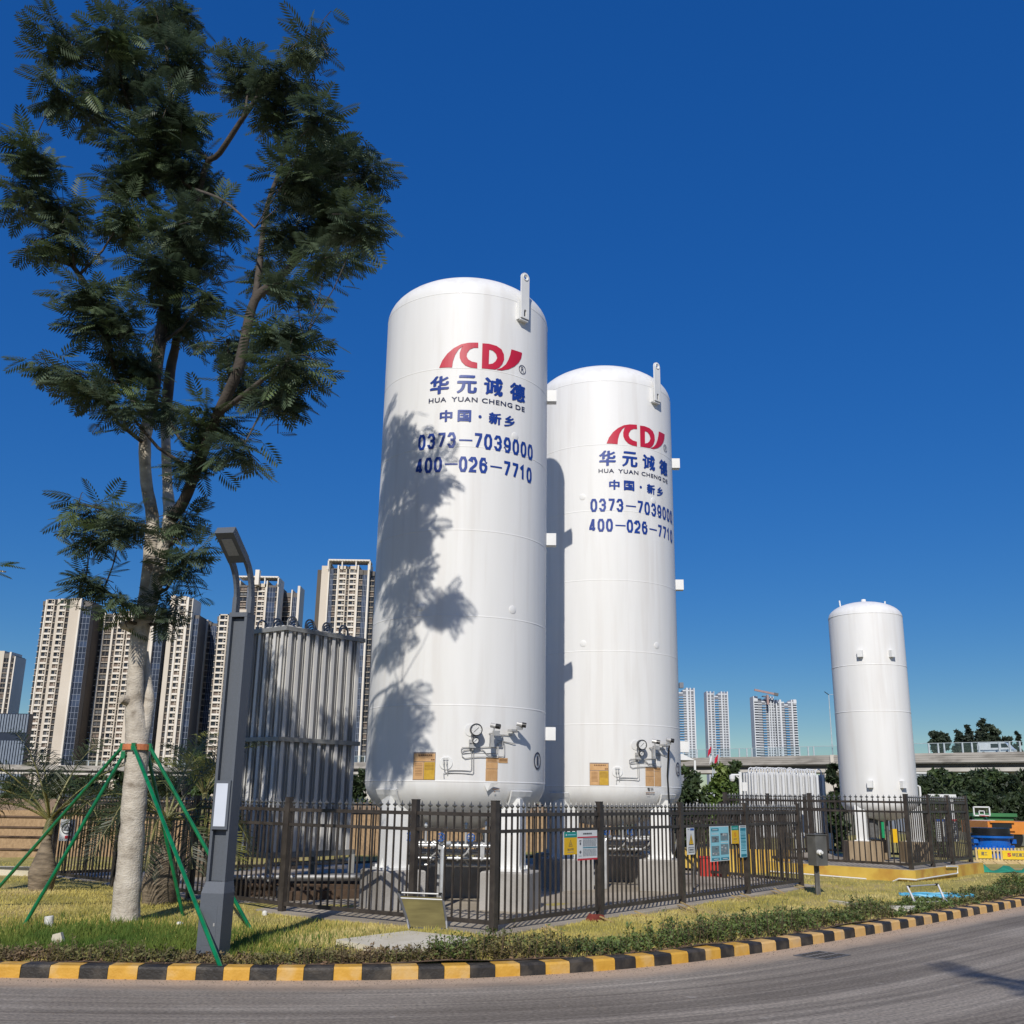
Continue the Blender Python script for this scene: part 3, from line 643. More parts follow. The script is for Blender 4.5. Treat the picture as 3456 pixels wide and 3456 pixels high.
    for (d, z, ty) in ((23.8, 2.67, 0), (40.1, 2.71, 1)):
        th_ = RAD(d)+ti*(1 if ty == 0 else .35); g = MB(); g.cur = 0
        T = frame_at(C, R, th_, z, 0.15)
        g.tube([T @ Vector((-0.055, 0.03, 0.015)), T @ Vector((0.005, -0.02, 0))], 0.036, 14); g.cur = 1; g.tube([T @ Vector((0.004, -0.02, 0)), T @ Vector((0.05, -0.06, -0.01))], 0.037, 14); g.cur = 0
        if ty == 0:
            g.tube([T @ Vector((-0.02, 0, -0.02)), T @ Vector((-0.03, 0, -0.28))], 0.013, 8); g.box(None, (0.09, 0.06, 0.07), M=T @ Matrix.Translation((0.015, 0, -0.10))); g.box(None, (0.045, 0.05, 0.16), M=T @ Matrix.Translation((-0.045, 0.02, -0.20))); g.box(None, (0.06, 0.05, 0.05), M=T @ Matrix.Translation((-0.05, 0, -0.27)))
        else:
            g.box(None, (0.11, 0.03, 0.04), M=T @ Matrix.Translation((-0.03, 0.0, -0.055))); g.box(None, (0.10, 0.10, 0.03), M=T @ Matrix.Translation((-0.11, 0.06, -0.085))); g.tube([T @ Vector((0.02, 0, 0)), T @ Vector((0.02, 0, -0.06))], 0.012, 8)
        g.tube([T @ Vector((-0.03, 0.02, -0.1)), T @ Vector((-0.03, 0.17, -0.1))], 0.012, 6)
        g.build('transmitter', [STEEL, BLACK], t)
    TB = [[(575,870),(572,815),(590,805),(940,815),(955,800),(955,480)], [(620,830),(622,780),(640,772),(910,775),(930,760),(930,440)],
          [(915,470),(815,475),(797,495),(797,530),(815,548),(1250,552),(1258,540),(1262,420)], [(915,500),(830,512),(803,540),(810,590),(845,618),(960,600),(1110,597),(1268,607),(1275,420)],
          [(1030,505),(1070,505),(1095,525),(1120,560),(1160,575),(1335,595),(1352,575),(1352,430),(1330,412),(1280,412)], [(1010,475),(1100,468),(1320,472),(1328,460),(1328,312),(1260,305)], [(1260,305),(1450,318)], [(1265,380),(1460,420),(1490,420)]]
    for ln in TB:
        pts = []
        for p in ln: th_, z = cyl(*Ap(*p), C1, R1); pts.append(P(th_+ti, z, 0.022))
        g = MB(); g.tube(pts, 0.006, 6); g.build('tubing', STEEL, t, smooth=60)
    for d in (-4.1, -2.4):
        g = MB(); T = frame_at(C, R, RAD(d)+ti, 2.15, 0.04); g.tube([T @ Vector((0, 0.04, 0.03)), T @ Vector((0, 0, 0.03)), T @ Vector((0.012, 0, -0.1))], 0.008, 6); g.box(None, (0.02, 0.03, 0.05), M=T @ Matrix.Translation((0, 0, 0.0))); g.tube([T @ Vector((-0.018, 0, 0.055)), T @ Vector((0.018, 0, 0.055))], 0.006, 6); g.build('valve', STEEL, t)
    # legs with flared saddles
    for (d, rot) in foots:
        th_ = RAD(d); cx, cy = C[0]+1.2*math.sin(th_), C[1]-1.2*math.cos(th_)
        lg = MB(); lg.box((cx, cy, 1.18), (0.34, 0.30, 0.98), rz=RAD(rot))
        leg = lg.build('leg', WHITE2, t)
        sd_ = MB(); n = Vector((math.sin(th_), -math.cos(th_), 0)); tg = Vector((math.cos(th_), math.sin(th_), 0)); rows = []
        for k in range(7):                                         # saddle: bent plate hugging the knuckle
            a = math.pi/2*(0.50+0.40*k/6); r = R*math.sin(a)+0.02; z = 1.895-0.70*math.cos(a)-0.015*math.cos(a); hw = 0.15+0.07*(k/6)
            rows.append((r, z, hw))
        vv = []
        for (r, z, hw) in rows:
            for sx in (-1, -.33, .33, 1):
                aa = th_+sx*hw/R; vv.append((C[0]+r*math.sin(aa), C[1]-r*math.cos(aa), z))
        for (r, z, hw) in rows:
            for sx in (-1, -.33, .33, 1):
                aa = th_+sx*hw/R; vv.append((C[0]+(r+.03)*math.sin(aa), C[1]-(r+.03)*math.cos(aa), z-.01))
        fs = []; nr = len(rows); o2 = nr*4
        for i in range(nr-1):
            for j in range(3): fs += [(i*4+j, i*4+j+1, (i+1)*4+j+1, (i+1)*4+j), (o2+i*4+j, o2+(i+1)*4+j, o2+(i+1)*4+j+1, o2+i*4+j+1)]
            for j in (0, 3): fs.append((i*4+j, (i+1)*4+j, o2+(i+1)*4+j, o2+i*4+j))
        for i in (0, nr-1):
            for j in range(3): fs.append((i*4+j, o2+i*4+j, o2+i*4+j+1, i*4+j+1))
        sd_.add(vv, fs); o = sd_.build('saddle', WHITE2, leg); fix_normals(o.data)
        g = MB(); g.box((cx, cy, 0.685), (0.44, 0.44, 0.03), rz=RAD(rot)); 
        for sx in (-1, 1):
            for sy in (-1, 1): q = Matrix.Rotation(RAD(rot), 3, 'Z') @ Vector((sx*.18, sy*.18, 0)); g.lathe([(0.02, 0), (0.02, 0.04)], 6, (cx+q.x, cy+q.y, 0.70))
        for sx in (-1, 1):
            q = Matrix.Rotation(RAD(rot), 3, 'Z'); g.add([Vector((cx, cy, 0))+q @ Vector(p) for p in ((sx*.15, 0, .70), (sx*.21, 0, .70), (sx*.15, 0, .9))], [(0, 1, 2)])
        g.build('base_plate', WHITE2, leg)
    return t
F1 = [(-43, 32), (47, -18), (137, 20), (-133, -20)]; F2 = [(-43, 32), (47, -18), (137, 20), (-133, -20)]
tank(C1, 0, 0, 1, 'nearest and tallest white storage tank, red emblem, leaf shadows down its left side', F1)
tank(C2, 12.9, 5.5, 2, 'second tall white lettered tank, partly behind the nearest one, ringed number 2', F2)
names1 = ['left front', 'right front', 'right rear', 'left rear']
for C, FF, who in ((C1, F1, 'nearest big tank'), (C2, F2, 'second big tank')):
    for (d, rot), nm in zip(FF, names1):
        th_ = RAD(d); cx, cy = C[0]+1.2*math.sin(th_), C[1]-1.2*math.cos(th_); h, ch, w = 0.67, 0.02, 0.70
        m = MB(); z0, z1 = 0.15, 0.67
        vs_ = []
        for (ww, z) in ((w, z0), (w*0.995, z1-ch), (w-2*ch, z1)):
            for sx, sy in ((-1, -1), (1, -1), (1, 1), (-1, 1)): q = Matrix.Rotation(RAD(rot), 3, 'Z') @ Vector((sx*ww/2, sy*ww/2, 0)); vs_.append((cx+q.x, cy+q.y, z))
        m.add(vs_, [(3, 2, 1, 0), (8, 9, 10, 11)]+[(r*4+i, r*4+(i+1) % 4, (r+1)*4+(i+1) % 4, (r+1)*4+i) for r in (0, 1) for i in range(4)])
        tag(m.build('concrete_footing', CONC), f'grey concrete footing under the {nm} leg of the {who}', 'footing')
# white pipe manifold with valves below the big tanks
VBLUE = mat('blue_handwheel', lin('#1f5fae'), None, 9, 0.35)
VRED = mat('red_valve_tag', lin('#c2362c'), None, 9, 0.5)
FROST = mat('pale_pipe', (0.66, 0.67, 0.67), (0.5, 0.5, 0.5), 6, 0.3, metal=0.5)
def wheel(m_root, c, r, axis='Y'):
    w = MB(); T = Matrix.Translation(c) @ (Matrix.Rotation(math.pi/2, 4, 'X') if axis == 'Y' else Matrix.Identity(4))
    w.tube([T @ Vector((r*math.cos(a), r*math.sin(a), 0)) for a in [2*math.pi*k/20 for k in range(20)]], r*0.14, 6, closed=True)
    for k in range(3): a = math.pi*k/3; w.tube([T @ Vector((r*math.cos(a), r*math.sin(a), 0)), T @ Vector((-r*math.cos(a), -r*math.sin(a), 0))], r*0.1, 5)
    return w.build('handwheel', VBLUE, m_root)
def manifold(cx, cy, z, L, rz, label, seed):
    rnd = random.Random(seed); t = thing('pipe_manifold', label, 'pipework', (cx, cy, 0.16))
    D = Vector((math.cos(rz), math.sin(rz), 0)); N = Vector((-math.sin(rz), math.cos(rz), 0)); B = Vector((cx, cy, 0))
    at = lambda s, n, zz: B+D*s+N*n+Vector((0, 0, zz))
    for (n, zz, r) in ((0, z, 0.028), (0.10, z-0.18, 0.022), (0.3, z+0.02, 0.03)):
        m = MB(); m.tube([at(-L/2, n, zz), at(L/2, n, zz)], r, 10); 
        for k in range(5): s = -L/2+L*(k+.5)/5; m.tube([at(s-.012, n, zz), at(s+.012, n, zz)], r*1.8, 12)
        m.build('pipe', FROST, t, smooth=50)
    for k in range(6):
        s = -L/2+L*(k+0.4)/6; m = MB(); zt = z+rnd.uniform(0.1, 0.4); m.tube([at(s, 0, z), at(s, 0, zt)], 0.018, 8); m.lathe([(0.03, 0), (0.032, 0.03), (0.02, 0.06)], 10, tuple(at(s, 0, zt))); m.build('riser', FROST, t, smooth=50)
    for k in range(4):
        s = -L/2+L*(k+0.5)/4+rnd.uniform(-.05, .05); m = MB(); m.box(None, (0.08, 0.08, 0.1), M=Matrix.Translation(at(s, -0.03, z+rnd.choice((0, .12))))); m.tube([at(s, -0.03, z), at(s, -0.14, z+0.1)], 0.014, 8); v = m.build('valve', STEEL, t); w = wheel(v, at(s, -0.15, z+0.12), 0.055)
    s = -L*0.12; m = MB(); m.tube([at(s, -0.05, 0.16), at(s, -0.05, z-0.05), at(s+0.03, -0.04, z+0.02), at(s+0.1, 0, z+0.03)], 0.038, 12); m.build('down_pipe', FROST, t, smooth=50)
    for k in range(4):
        s = -L/2+L*(k+.3)/4; m = MB(); m.tube([at(s-0.07, 0.05, z-0.16), at(s, -0.02, z-0.10), at(s+0.05, 0.0, z-0.02)], 0.016, 8); m.tube([at(s+0.07, 0.05, z-0.16), at(s+0.02, -0.02, z-0.08)], 0.016, 8); m.build('elbow', STEEL, t, smooth=50)
    s = -L*0.43; m = MB(); m.tube([at(s, -0.05, z), at(s, -0.05, z-0.33)], 0.02, 8); v = m.build('drain_valve', FROST, t); wheel(v, at(s, -0.10, z-0.25), 0.05)
    m = MB(); m.box(None, (0.02, 0.015, 0.05), M=Matrix.Translation(at(-L*.47, -.06, z+.05))); m.build('tag', VRED, t)
    return t
manifold(-0.72, 15.62, 1.0, 1.75, 0.03, 'steel valve manifold with blue handwheels below the nearest big tank', 3)
manifold(-0.80, 16.3, 0.86, 1.9, -0.06, 'darker rear pipe manifold in the shade below the nearest big tank', 7)
manifold(1.85, 19.9, 0.86, 1.9, -0.06, 'darker rear pipe manifold in the shade below the second big tank', 9)
manifold(1.95, 19.15, 1.0, 1.75, 0.03, 'steel valve manifold with blue handwheels below the second big tank', 5)
# dark sump wall in the shade below the tanks
for (cx, cy, w, nm) in ((-0.75, 17.2, 1.5, 'nearest'), (1.95, 20.8, 1.5, 'second')):
    m = MB(); m.bb(cx-w/2, cx+w/2, cy-.1, cy+.1, 0.15, 0.72); m.bb(cx-w/2, cx+w/2, cy-.14, cy+.14, 0.72, 0.76); tag(m.build('sump_wall', CONC), f'low concrete wall in the shade under the {nm} big tank', 'wall')
# ------------------------------------------------------------------ fences
def picket_mesh(h0, h1, w=0.02):
    m = MB(); m.bb(-w/2, w/2, -w/2, w/2, h0, h1); return m.mesh('picket', FENCE)
def finial_mesh():
    m = MB()
    m.lathe([(0.012, 0.0), (0.018, 0.008), (0.010, 0.02), (0.008, 0.03), (0.020, 0.045), (0.026, 0.055), (0.018, 0.068), (0.010, 0.08), (0.0, 0.115)], 6)
    for sx in (-1, 1):
        m.lathe([(0.0, -0.012), (0.011, -0.004), (0.009, 0.006), (0.0, 0.014)], 5, (sx*0.028, 0, 0.055))
        m.beam((0, 0, 0.03), (sx*0.028, 0, 0.055), 0.008)
    return m.mesh('finial', CHROME)
FIN = finial_mesh()
PICK = picket_mesh(0.08, 1.38); 
def fence_run(label, pts, base=0.15, spacing=0.115, panel=2.3, posts=True, skip_last=False, cat='fence', npan=None, first=True):
    t = thing('fence', label, cat, (pts[0][0], pts[0][1], base))
    pm = MB(); pm.bb(-0.04, 0.04, -0.04, 0.04, -0.03, 1.49); pm.bb(-0.043, 0.043, -0.043, 0.043, 1.49, 1.50); pmesh = pm.mesh('post', FENCE)
    done_first = False
    for (a, b) in zip(pts[:-1], pts[1:]):
        L = math.dist(a, b); n = npan or max(1, round(L/panel)); d = ((b[0]-a[0])/L, (b[1]-a[1])/L); rz = math.atan2(d[1], d[0])
        for k in range(n+1):
            if k == 0 and (done_first or not first): continue
            if k == n and skip_last and b == pts[-1]: continue
            inst('post', pmesh, t, (a[0]+d[0]*L*k/n, a[1]+d[1]*L*k/n, base), rz, rel=False)
        done_first = True
        for k in range(n):
            s0, s1 = L*k/n+0.04, L*(k+1)/n-0.04
            for (z, h) in ((1.33, 0.045), (1.135, 0.04), (0.10, 0.05)):
                m = MB(); m.bb(-(s1-s0)/2, (s1-s0)/2, -0.018, 0.018, -h/2, h/2)
                sm = (s0+s1)/2; inst('rail', m.mesh('rail', FENCE), t, (a[0]+d[0]*sm, a[1]+d[1]*sm, base+z), rz, rel=False)
            cnt = max(1, int((s1-s0)/spacing)); 
            for i in range(cnt):
                sp = s0+(s1-s0)*(i+0.5)/cnt
                p = inst('picket', PICK, t, (a[0]+d[0]*sp, a[1]+d[1]*sp, base), rz+random.uniform(-.02, .02), rel=False)
                inst('finial', FIN, p, (0, 0, 1.375))
    return t
GT = (-1.18, 13.66)
fence_run('brown spiked fence left of the gate, running back behind the lamp and tree', [GT, FM, FL])
gate = fence_run('narrow brown spiked gate with chrome tips between the two front posts', [FC, GT], npan=1, cat='gate', skip_last=True, first=False)
gb = MB(); gb.box((-0.3, 13.05, 1.05), (0.05, 0.04, 0.12)); gb.box((-0.3, 13.05, 0.98), (0.03, 0.03, 0.05)); gb.build('lock', STEEL, gate)
fence_run('long brown spiked fence running from the front corner away to the right, carrying the signs', [FC, FR], npan=4)
fence_run('brown spiked fence closing the far side of the big tank compound', [FR, FB, FL], spacing=0.125, first=False, skip_last=True)
PB = 0.368
P2a, P2c, P2b, P2d = (5.15, 25.15), (8.27, 22.05), (10.8, 25.05), (8.0, 28.6)
fence_run('dark spiked fence on the yellow plinth facing the road, before the small tank', [P2a, P2c], base=PB, npan=2, spacing=0.12)
fence_run('dark spiked fence on the right hand side of the yellow plinth', [P2c, P2b], base=PB, npan=3, spacing=0.12, first=False)
fence_run('dark spiked fence on the far side of the yellow plinth behind the small tank', [P2b, P2d, P2a], base=PB, spacing=0.13, first=False, skip_last=True)

# ------------------------------------------------------------------ signs on the fence
SG = {k: mat('sign_'+k, c, tuple(x*0.94 for x in c), 5, 0.35) for k, c in dict(white=(0.72, 0.73, 0.73), yellow=lin('#e2b41c'), teal=lin('#128a80'), red=lin('#c8283c'), cyan=lin('#8fd0df'), deep=lin('#0f7d94'), grey=lin('#c5c8c8'), photo=lin('#6f8790'), blue=lin('#2457a8')).items()}
def sign(name, corner_px, line, label, cat, paint):
    """flat board on the road side of a fence line; corner_px=(u0,v0,u1,v1); paint(draw) with draw(x0,x1,z0,z1,mat) in 0..1"""
    a, b = line; u0, v0, u1, v1 = corner_px; A = PL(u0, v0, a, b); Bp = PL(u1, v1, a, b); A2 = PL(u0, v1, a, b)
    D = (Vector((b[0], b[1], 0))-Vector((a[0], a[1], 0))).normalized(); N = Vector((D.y, -D.x, 0))
    if N.y > 0: N = -N
    W = (Bp-A).dot(D); z1 = A.z; z0 = (A2.z+Bp.z)/2; Hh = z1-z0; org = Vector((A.x, A.y, 0))+N*0.036
    t = thing(name, label, cat, (A.x, A.y, z0))
    T = Matrix((D, -N, Vector((0, 0, 1)))).transposed().to_4x4(); T.translation = org
    brd = MB(); brd.box(None, (abs(W), 0.006, Hh), M=T @ Matrix.Translation((W/2, 0.0, (z0+z1)/2))); brd.build('board', SG['white'], t)
    groups = {}; lv = [0]
    def rect(x0, x1, y0, y1, mk, lay=1):
        m = groups.setdefault((mk, lay), MB()); yy = -0.0035-0.0012*lay
        m.add([T @ Vector((W*x, yy, z0+Hh*y)) for x, y in ((x0, y0), (x1, y0), (x1, y1), (x0, y1))], [(0, 1, 2, 3)])
    def shape(V, Fc, x0, x1, y0, y1, mk, lay=2):
        m = groups.setdefault((mk, lay), MB()); yy = -0.0035-0.0012*lay
        m.add([T @ Vector((W*v[0], yy, z0+Hh*v[1])) for v in fit(V, x0, x1, y0, y1)], Fc)
    paint(rect, shape)
    for (mk, lay), m in groups.items():
        me = m.mesh('print', SG.get(mk) or MATS[mk]); inst('print', me, t, mw=Matrix.Identity(4), rel=False)
    cl = MB()
    for zz in (0.2, 0.8): cl.box(None, (abs(W)*.25, 0.03, 0.015), M=T @ Matrix.Translation((W*.5, 0.018, z0+Hh*zz)))
    cl.build('clip', STEEL, t); return t
TRI = ([(0, 0), (1, 0), (0.5, 1)], [(0, 1, 2)])
def lines(rect, x0, x1, y0, y1, n, mk='dark_print', lay=2, seed=1):
    rnd = random.Random(seed); h = (y1-y0)/n
    for k in range(n):
        x = x0; 
        while x < x1-0.02: w = rnd.uniform(.03, .12); rect(x, min(x1, x+w), y1-h*(k+.75), y1-h*(k+.25), mk, lay); x += w+0.015
        if rnd.random() < .4: pass
mat('dark_print', (0.10, 0.10, 0.11), None, 9, 0.6); mat('mid_print', (0.32, 0.34, 0.35), None, 9, 0.6)
RL = (FC, FR)
def s1(rect, shape):
    rect(0, 1, 0.75, 1, 'teal'); rect(0, 1, 0, 0.75, 'yellow'); shape(*TRI, 0.35, 0.65, 0.36, 0.66, 'dark_print', 2); shape(*TRI, 0.385, 0.615, 0.38, 0.62, 'yellow', 3)
    V, Fc = stroke([(0, 0), (.5, .4), (1, 0), (.5, .7), (.5, 1)], .16); shape(V, Fc, .43, .57, .40, .55, 'dark_print', 4)
    V, Fc = text_geo('\u5f53\u5fc3\u51bb\u4f24', 0.03); shape(V, Fc, .26, .74, .18, .28, 'dark_print', 2)
    V, Fc = fill_loops([[(math.cos(a), math.sin(a)) for a in [2*math.pi*k/14 for k in range(14)]]]); shape(V, Fc, .12, .22, .83, .91, 'white', 2); rect(.27, .9, .85, .89, 'cyan', 2); lines(rect, .25, .75, .08, .14, 1, 'mid_print')
sign('warning_sign', (1895, 2808, 1939, 2884), RL, 'yellow warning sign with teal header and triangle on the fence', 'sign', s1)
def s2(rect, shape):
    rect(0, 1, 0.745, 0.79, 'red'); rect(0, 1, 0, 0.06, 'red'); lines(rect, .28, .72, .84, .94, 1, 'dark_print'); rect(.27, .98, .715, .73, 'deep'); lines(rect, .27, .95, .46, .70, 7, 'mid_print', 2, 3); rect(.27, .98, .40, .435, 'deep')
    lines(rect, .27, .95, .13, .38, 6, 'mid_print', 2, 8); V, Fc = text_geo('\u6db2\u6c27', .03); shape([(v[1], -v[0]) for v in V] if False else V, Fc, .09, .2, .62, .68, 'dark_print'); rect(.11, .18, .52, .60, 'dark_print', 2)
    shape([(0, .5), (.5, 0), (1, .5), (.5, 1)], [(0, 1, 2, 3)], .09, .2, .22, .34, 'dark_print'); lines(rect, .07, .2, .13, .17, 1, 'mid_print')
sign('notice_board', (1940, 2803, 2008, 2902), RL, 'white notice board with red bands beside the yellow warning sign', 'sign', s2)
def s3(rect, shape):
    rect(0.45, .95, .90, .98, 'blue'); rect(.1, .35, .92, .96, 'mid_print'); shape(*TRI, .2, .86, .36, .80, 'dark_print', 2); shape(*TRI, .26, .80, .39, .75, 'yellow', 3); rect(.50, .56, .50, .64, 'dark_print', 4); rect(.50, .56, .44, .475, 'dark_print', 4)
    rect(.15, .9, .08, .28, 'dark_print', 2); rect(.18, .87, .10, .26, 'grey', 3); lines(rect, .26, .8, .13, .23, 1, 'dark_print', 4)
sign('warning_sign', (2310, 2794, 2338, 2884), RL, 'narrow white sign with a yellow warning triangle beside a fence post', 'sign', s3)
def s4(rect, shape):
    rect(.02, .98, .02, .98, 'cyan'); rect(.07, .46, .86, .94, 'deep', 2); rect(.07, .46, .03, .10, 'deep', 2); rect(.54, .95, .03, .10, 'deep', 2)
    for x0, x1, y0, y1 in ((.07, .46, .54, .72), (.54, .95, .58, .80), (.07, .46, .16, .44), (.54, .95, .18, .48)):
        rect(x0, x1, y0, y1, 'photo', 2); rnd = random.Random(int(x0*100+y0*77))
        for k in range(7): xx = rnd.uniform(x0, x1-.1); yy = rnd.uniform(y0, y1-.05); rect(xx, xx+.09, yy, yy+.04, rnd.choice(('mid_print', 'grey', 'dark_print')), 3)
    lines(rect, .1, .44, .76, .82, 2, 'white', 2, 4); lines(rect, .56, .93, .50, .55, 1, 'white', 2, 4); rect(.12, .4, .89, .91, 'white', 3); rect(.15, .4, .055, .075, 'white', 3); rect(.62, .88, .055, .075, 'white', 3)
sign('notice_board', (2387, 2789, 2456, 2906), RL, 'large pale blue notice board with four photographs on the fence', 'sign', s4)
def s5(rect, shape):
    rect(0, 1, .75, 1, 'teal'); rect(0, 1, 0, .75, 'yellow'); V, Fc = stroke([(math.cos(a), math.sin(a)) for a in [2*math.pi*k/20 for k in range(20)]], .2, True); shape(V, Fc, .38, .62, .38, .62, 'red', 2)
    V, Fc = stroke([(0, 1), (1, 0)], .15); shape(V, Fc, .42, .58, .43, .58, 'red', 3); lines(rect, .28, .74, .22, .30, 1, 'dark_print'); lines(rect, .35, .65, .09, .13, 1, 'mid_print'); rect(.15, .85, .85, .89, 'cyan', 2)
sign('prohibition_sign', (2460, 2787, 2487, 2847), RL, 'small yellow prohibition sign with teal header beside the teal board', 'sign', s5)
def s6(rect, shape):
    rect(.04, .96, .0, .93, 'cyan'); rect(.1, .9, .83, .92, 'deep', 2)
    for y in (.78, .68, .58, .47, .2): rect(.12, .88, y, y+.025, 'deep', 2)
    lines(rect, .15, .85, .26, .76, 12, 'deep', 2, 6); rect(.1, .9, .02, .10, 'deep', 2); rect(.1, .9, .95, .985, 'mid_print', 2)
sign('notice_board', (2488, 2786, 2515, 2893), RL, 'narrow teal list board on the fence, right of the prohibition sign', 'sign', s6)

# gold-faced hinged panel leaning by the gate, and the empty frame like it on the right
GOLDS = mat('brushed_gold_sheet', lin('#7d7345'), lin('#675e37'), 3, 0.38, metal=0.6, stretch=(1, 1, 6))
def leaning(tl, tr, bl, br, label, panel):
    t = thing('hatch_frame', label, 'hatch', tuple((bl+br)/2))
    if panel: m = MB(); n = (tr-tl).cross(bl-tl).normalized()*0.02; m.prism([tl.lerp(bl, .1), tr.lerp(br, .1), br, bl], n); o = m.build('panel', GOLDS, t); fix_normals(o.data)
    m = MB(); m.tube([tl, tr], 0.011, 8); m.tube([tl.lerp(bl, .16), tr.lerp(br, .16)], 0.010, 8) if panel else m.box(None, (0.0001,)*3, M=Matrix.Translation(tl)); m.build('top_bar', mat('bright_bar', (0.45, 0.45, 0.44), None, 9, .5, metal=.3), t)
    m = MB(); m.beam(tl, bl, 0.025); m.beam(tr, br, 0.025); m.beam(bl, br, 0.03); m.build('frame', DSTEEL if panel else GALV, t)
    m = MB()
    for p, q in ((tl, tr), (tr, tl), (bl, br), (br, bl)): m.beam(p, p.lerp(q, .08), 0.035)
    m.build('corner_cap', BLACK, t)
    m = MB(); back = Vector((0, 0.35, 0)); 
    for p, b_ in ((tl, bl), (tr, br)): m.beam(p.lerp(b_, .75), Vector((b_.x, b_.y-0.12, b_.z)), 0.015)
    m.build('stay', STEEL, t); return t
yb = PZ(1430, 3133, 0.16).y
leaning(PY(1343, 3012, yb+0.28), PY(1492, 3018, yb+0.28), PY(1383, 3133, yb), PY(1510, 3138, yb), 'gold-faced metal hatch panel propped open in front of the gate', True)
bl = PZ(3088, 3047, 0.16); br = PZ(3190, 3043, 0.16)
leaning(PY(3062, 2992, bl.y+.35), PY(3165, 2985, br.y+.35), bl, br, 'empty tilted metal hatch frame standing in the right hand hedge', False)
bw = MB(); p0 = PZ(3100, 3045, .17); p1 = PZ(3185, 3040, .17); bw.beam(p0, p1, 0.05, 0.01); bw.beam(p0+Vector((0, .12, 0)), p1+Vector((0, .12, 0)), 0.05, 0.01)
# hose and litter
HOSE = mat('blue_hose', lin('#5fb0cf'), lin('#4a9bbd'), 9, 0.4)
hp = []
c = PZ(3130, 3022, .16)
for k in range(70): a = k*0.5; hp.append((c.x+0.55*math.cos(a)*(1+.15*math.sin(k*.9))+0.004*k, c.y+0.22*math.sin(a)+.05*math.sin(k*.37), lawn_z(c.x, c.y)+0.035+0.02*math.sin(k*1.3)))
m = MB(); m.tube(hp, 0.017, 6); tag(m.build('hose', HOSE, smooth=60), 'loose coil of light blue hose lying on the lawn', 'hose')
WOODM = mat('raw_bamboo', lin('#b8a070'), lin('#9a8355'), 8, 0.8)
for i, (a, b, w) in enumerate((((1840, 3120), (1880, 3141), 'nearest the front corner of the fence'), ((2025, 3093), (2085, 3120), 'by the red cloth at the second post'), ((2142, 3075), (2205, 3098), 'halfway along the second fence panel'), ((2298, 3045), (2358, 3074), 'at the third fence post'), ((2470, 3022), (2525, 3042), 'below the blue notice board'), ((2500, 3015), (2560, 3038), 'lying just past the blue notice board'), ((2612, 2998), (2650, 3016), 'near the far end of the fence'), ((2690, 2985), (2738, 3002), 'at the last fence post'))):
    p = PZ(*a, 0.22); q = PZ(*b, 0.155); m = MB(); m.beam(p, q, 0.022, 0.015); m.beam(p+Vector((-.05, .02, -0.04)), q+Vector((-.1, 0.03, 0)), 0.02, 0.012)
    tag(m.build('wooden_stake', WOODM), f'pale wooden stake on the grass {w}', 'stake')
CLOTH = mat('red_cloth', lin('#7a3226'), lin('#5c241b'), 12, 0.9)
c = PZ(2015, 3108, 0.16); m = MB(); vs_ = [(c.x+0.16*math.cos(a)*random.uniform(.7, 1.2), c.y+0.09*math.sin(a)*random.uniform(.7, 1.2), 0.165) for a in [2*math.pi*k/10 for k in range(10)]]; vi = [(c.x+0.09*math.cos(a)*random.uniform(.6, 1.2), c.y+0.05*math.sin(a), 0.22+random.uniform(0, .04)) for a in [2*math.pi*k/10 for k in range(10)]]
m.add(vs_+vi+[(c.x, c.y, .23)], [(i, (i+1) % 10, 10+(i+1) % 10, 10+i) for i in range(10)]+[(10+i, 10+(i+1) % 10, 20) for i in range(10)]); tag(m.build('rag', CLOTH), 'crumpled dark red rag at the foot of the second fence post', 'rag')
STUB = mat('white_stub', (0.75, 0.74, 0.68), (0.6, 0.58, .52), 20, 0.7)
p = PZ(165, 3133, .13); m = MB(); m.lathe([(0.05, -0.02), (0.05, 0.13), (0.043, 0.135)], 14, M=Matrix.Translation(p) @ Matrix.Rotation(-.12, 4, 'Y')); tag(m.build('pipe_stub', STUB, smooth=40), 'short white pipe stub standing in the grass left of the tree', 'pipe')
p = PZ(605, 3125, .13); m = MB(); m.lathe([(0.045, -0.02), (0.045, 0.03), (0.03, 0.045), (0, 0.05)], 14, tuple(p)); tag(m.build('ground_marker', STUB, smooth=40), 'small white cap in the grass between tree and lamp', 'marker')
p = PZ(893, 3086, .15); m = MB(); m.lathe([(0.035, -0.02), (0.035, 0.03), (0.02, 0.045), (0, 0.05)], 12, tuple(p)); tag(m.build('ground_marker', STUB, smooth=40), 'small white cap at the foot of the fence right of the lamp', 'marker')
p = PZ(188, 3200, .12); m = MB(); m.prism([(p.x-.07, p.y, .1), (p.x+.04, p.y, .1), (p.x+.07, p.y, .17), (p.x+.03, p.y, .27), (p.x-.05, p.y, .25)], (0, 0.06, 0)); o = m.build('broken_stone', PALE); fix_normals(o.data); tag(o, 'pale broken stone in the dry planting at left', 'stone')

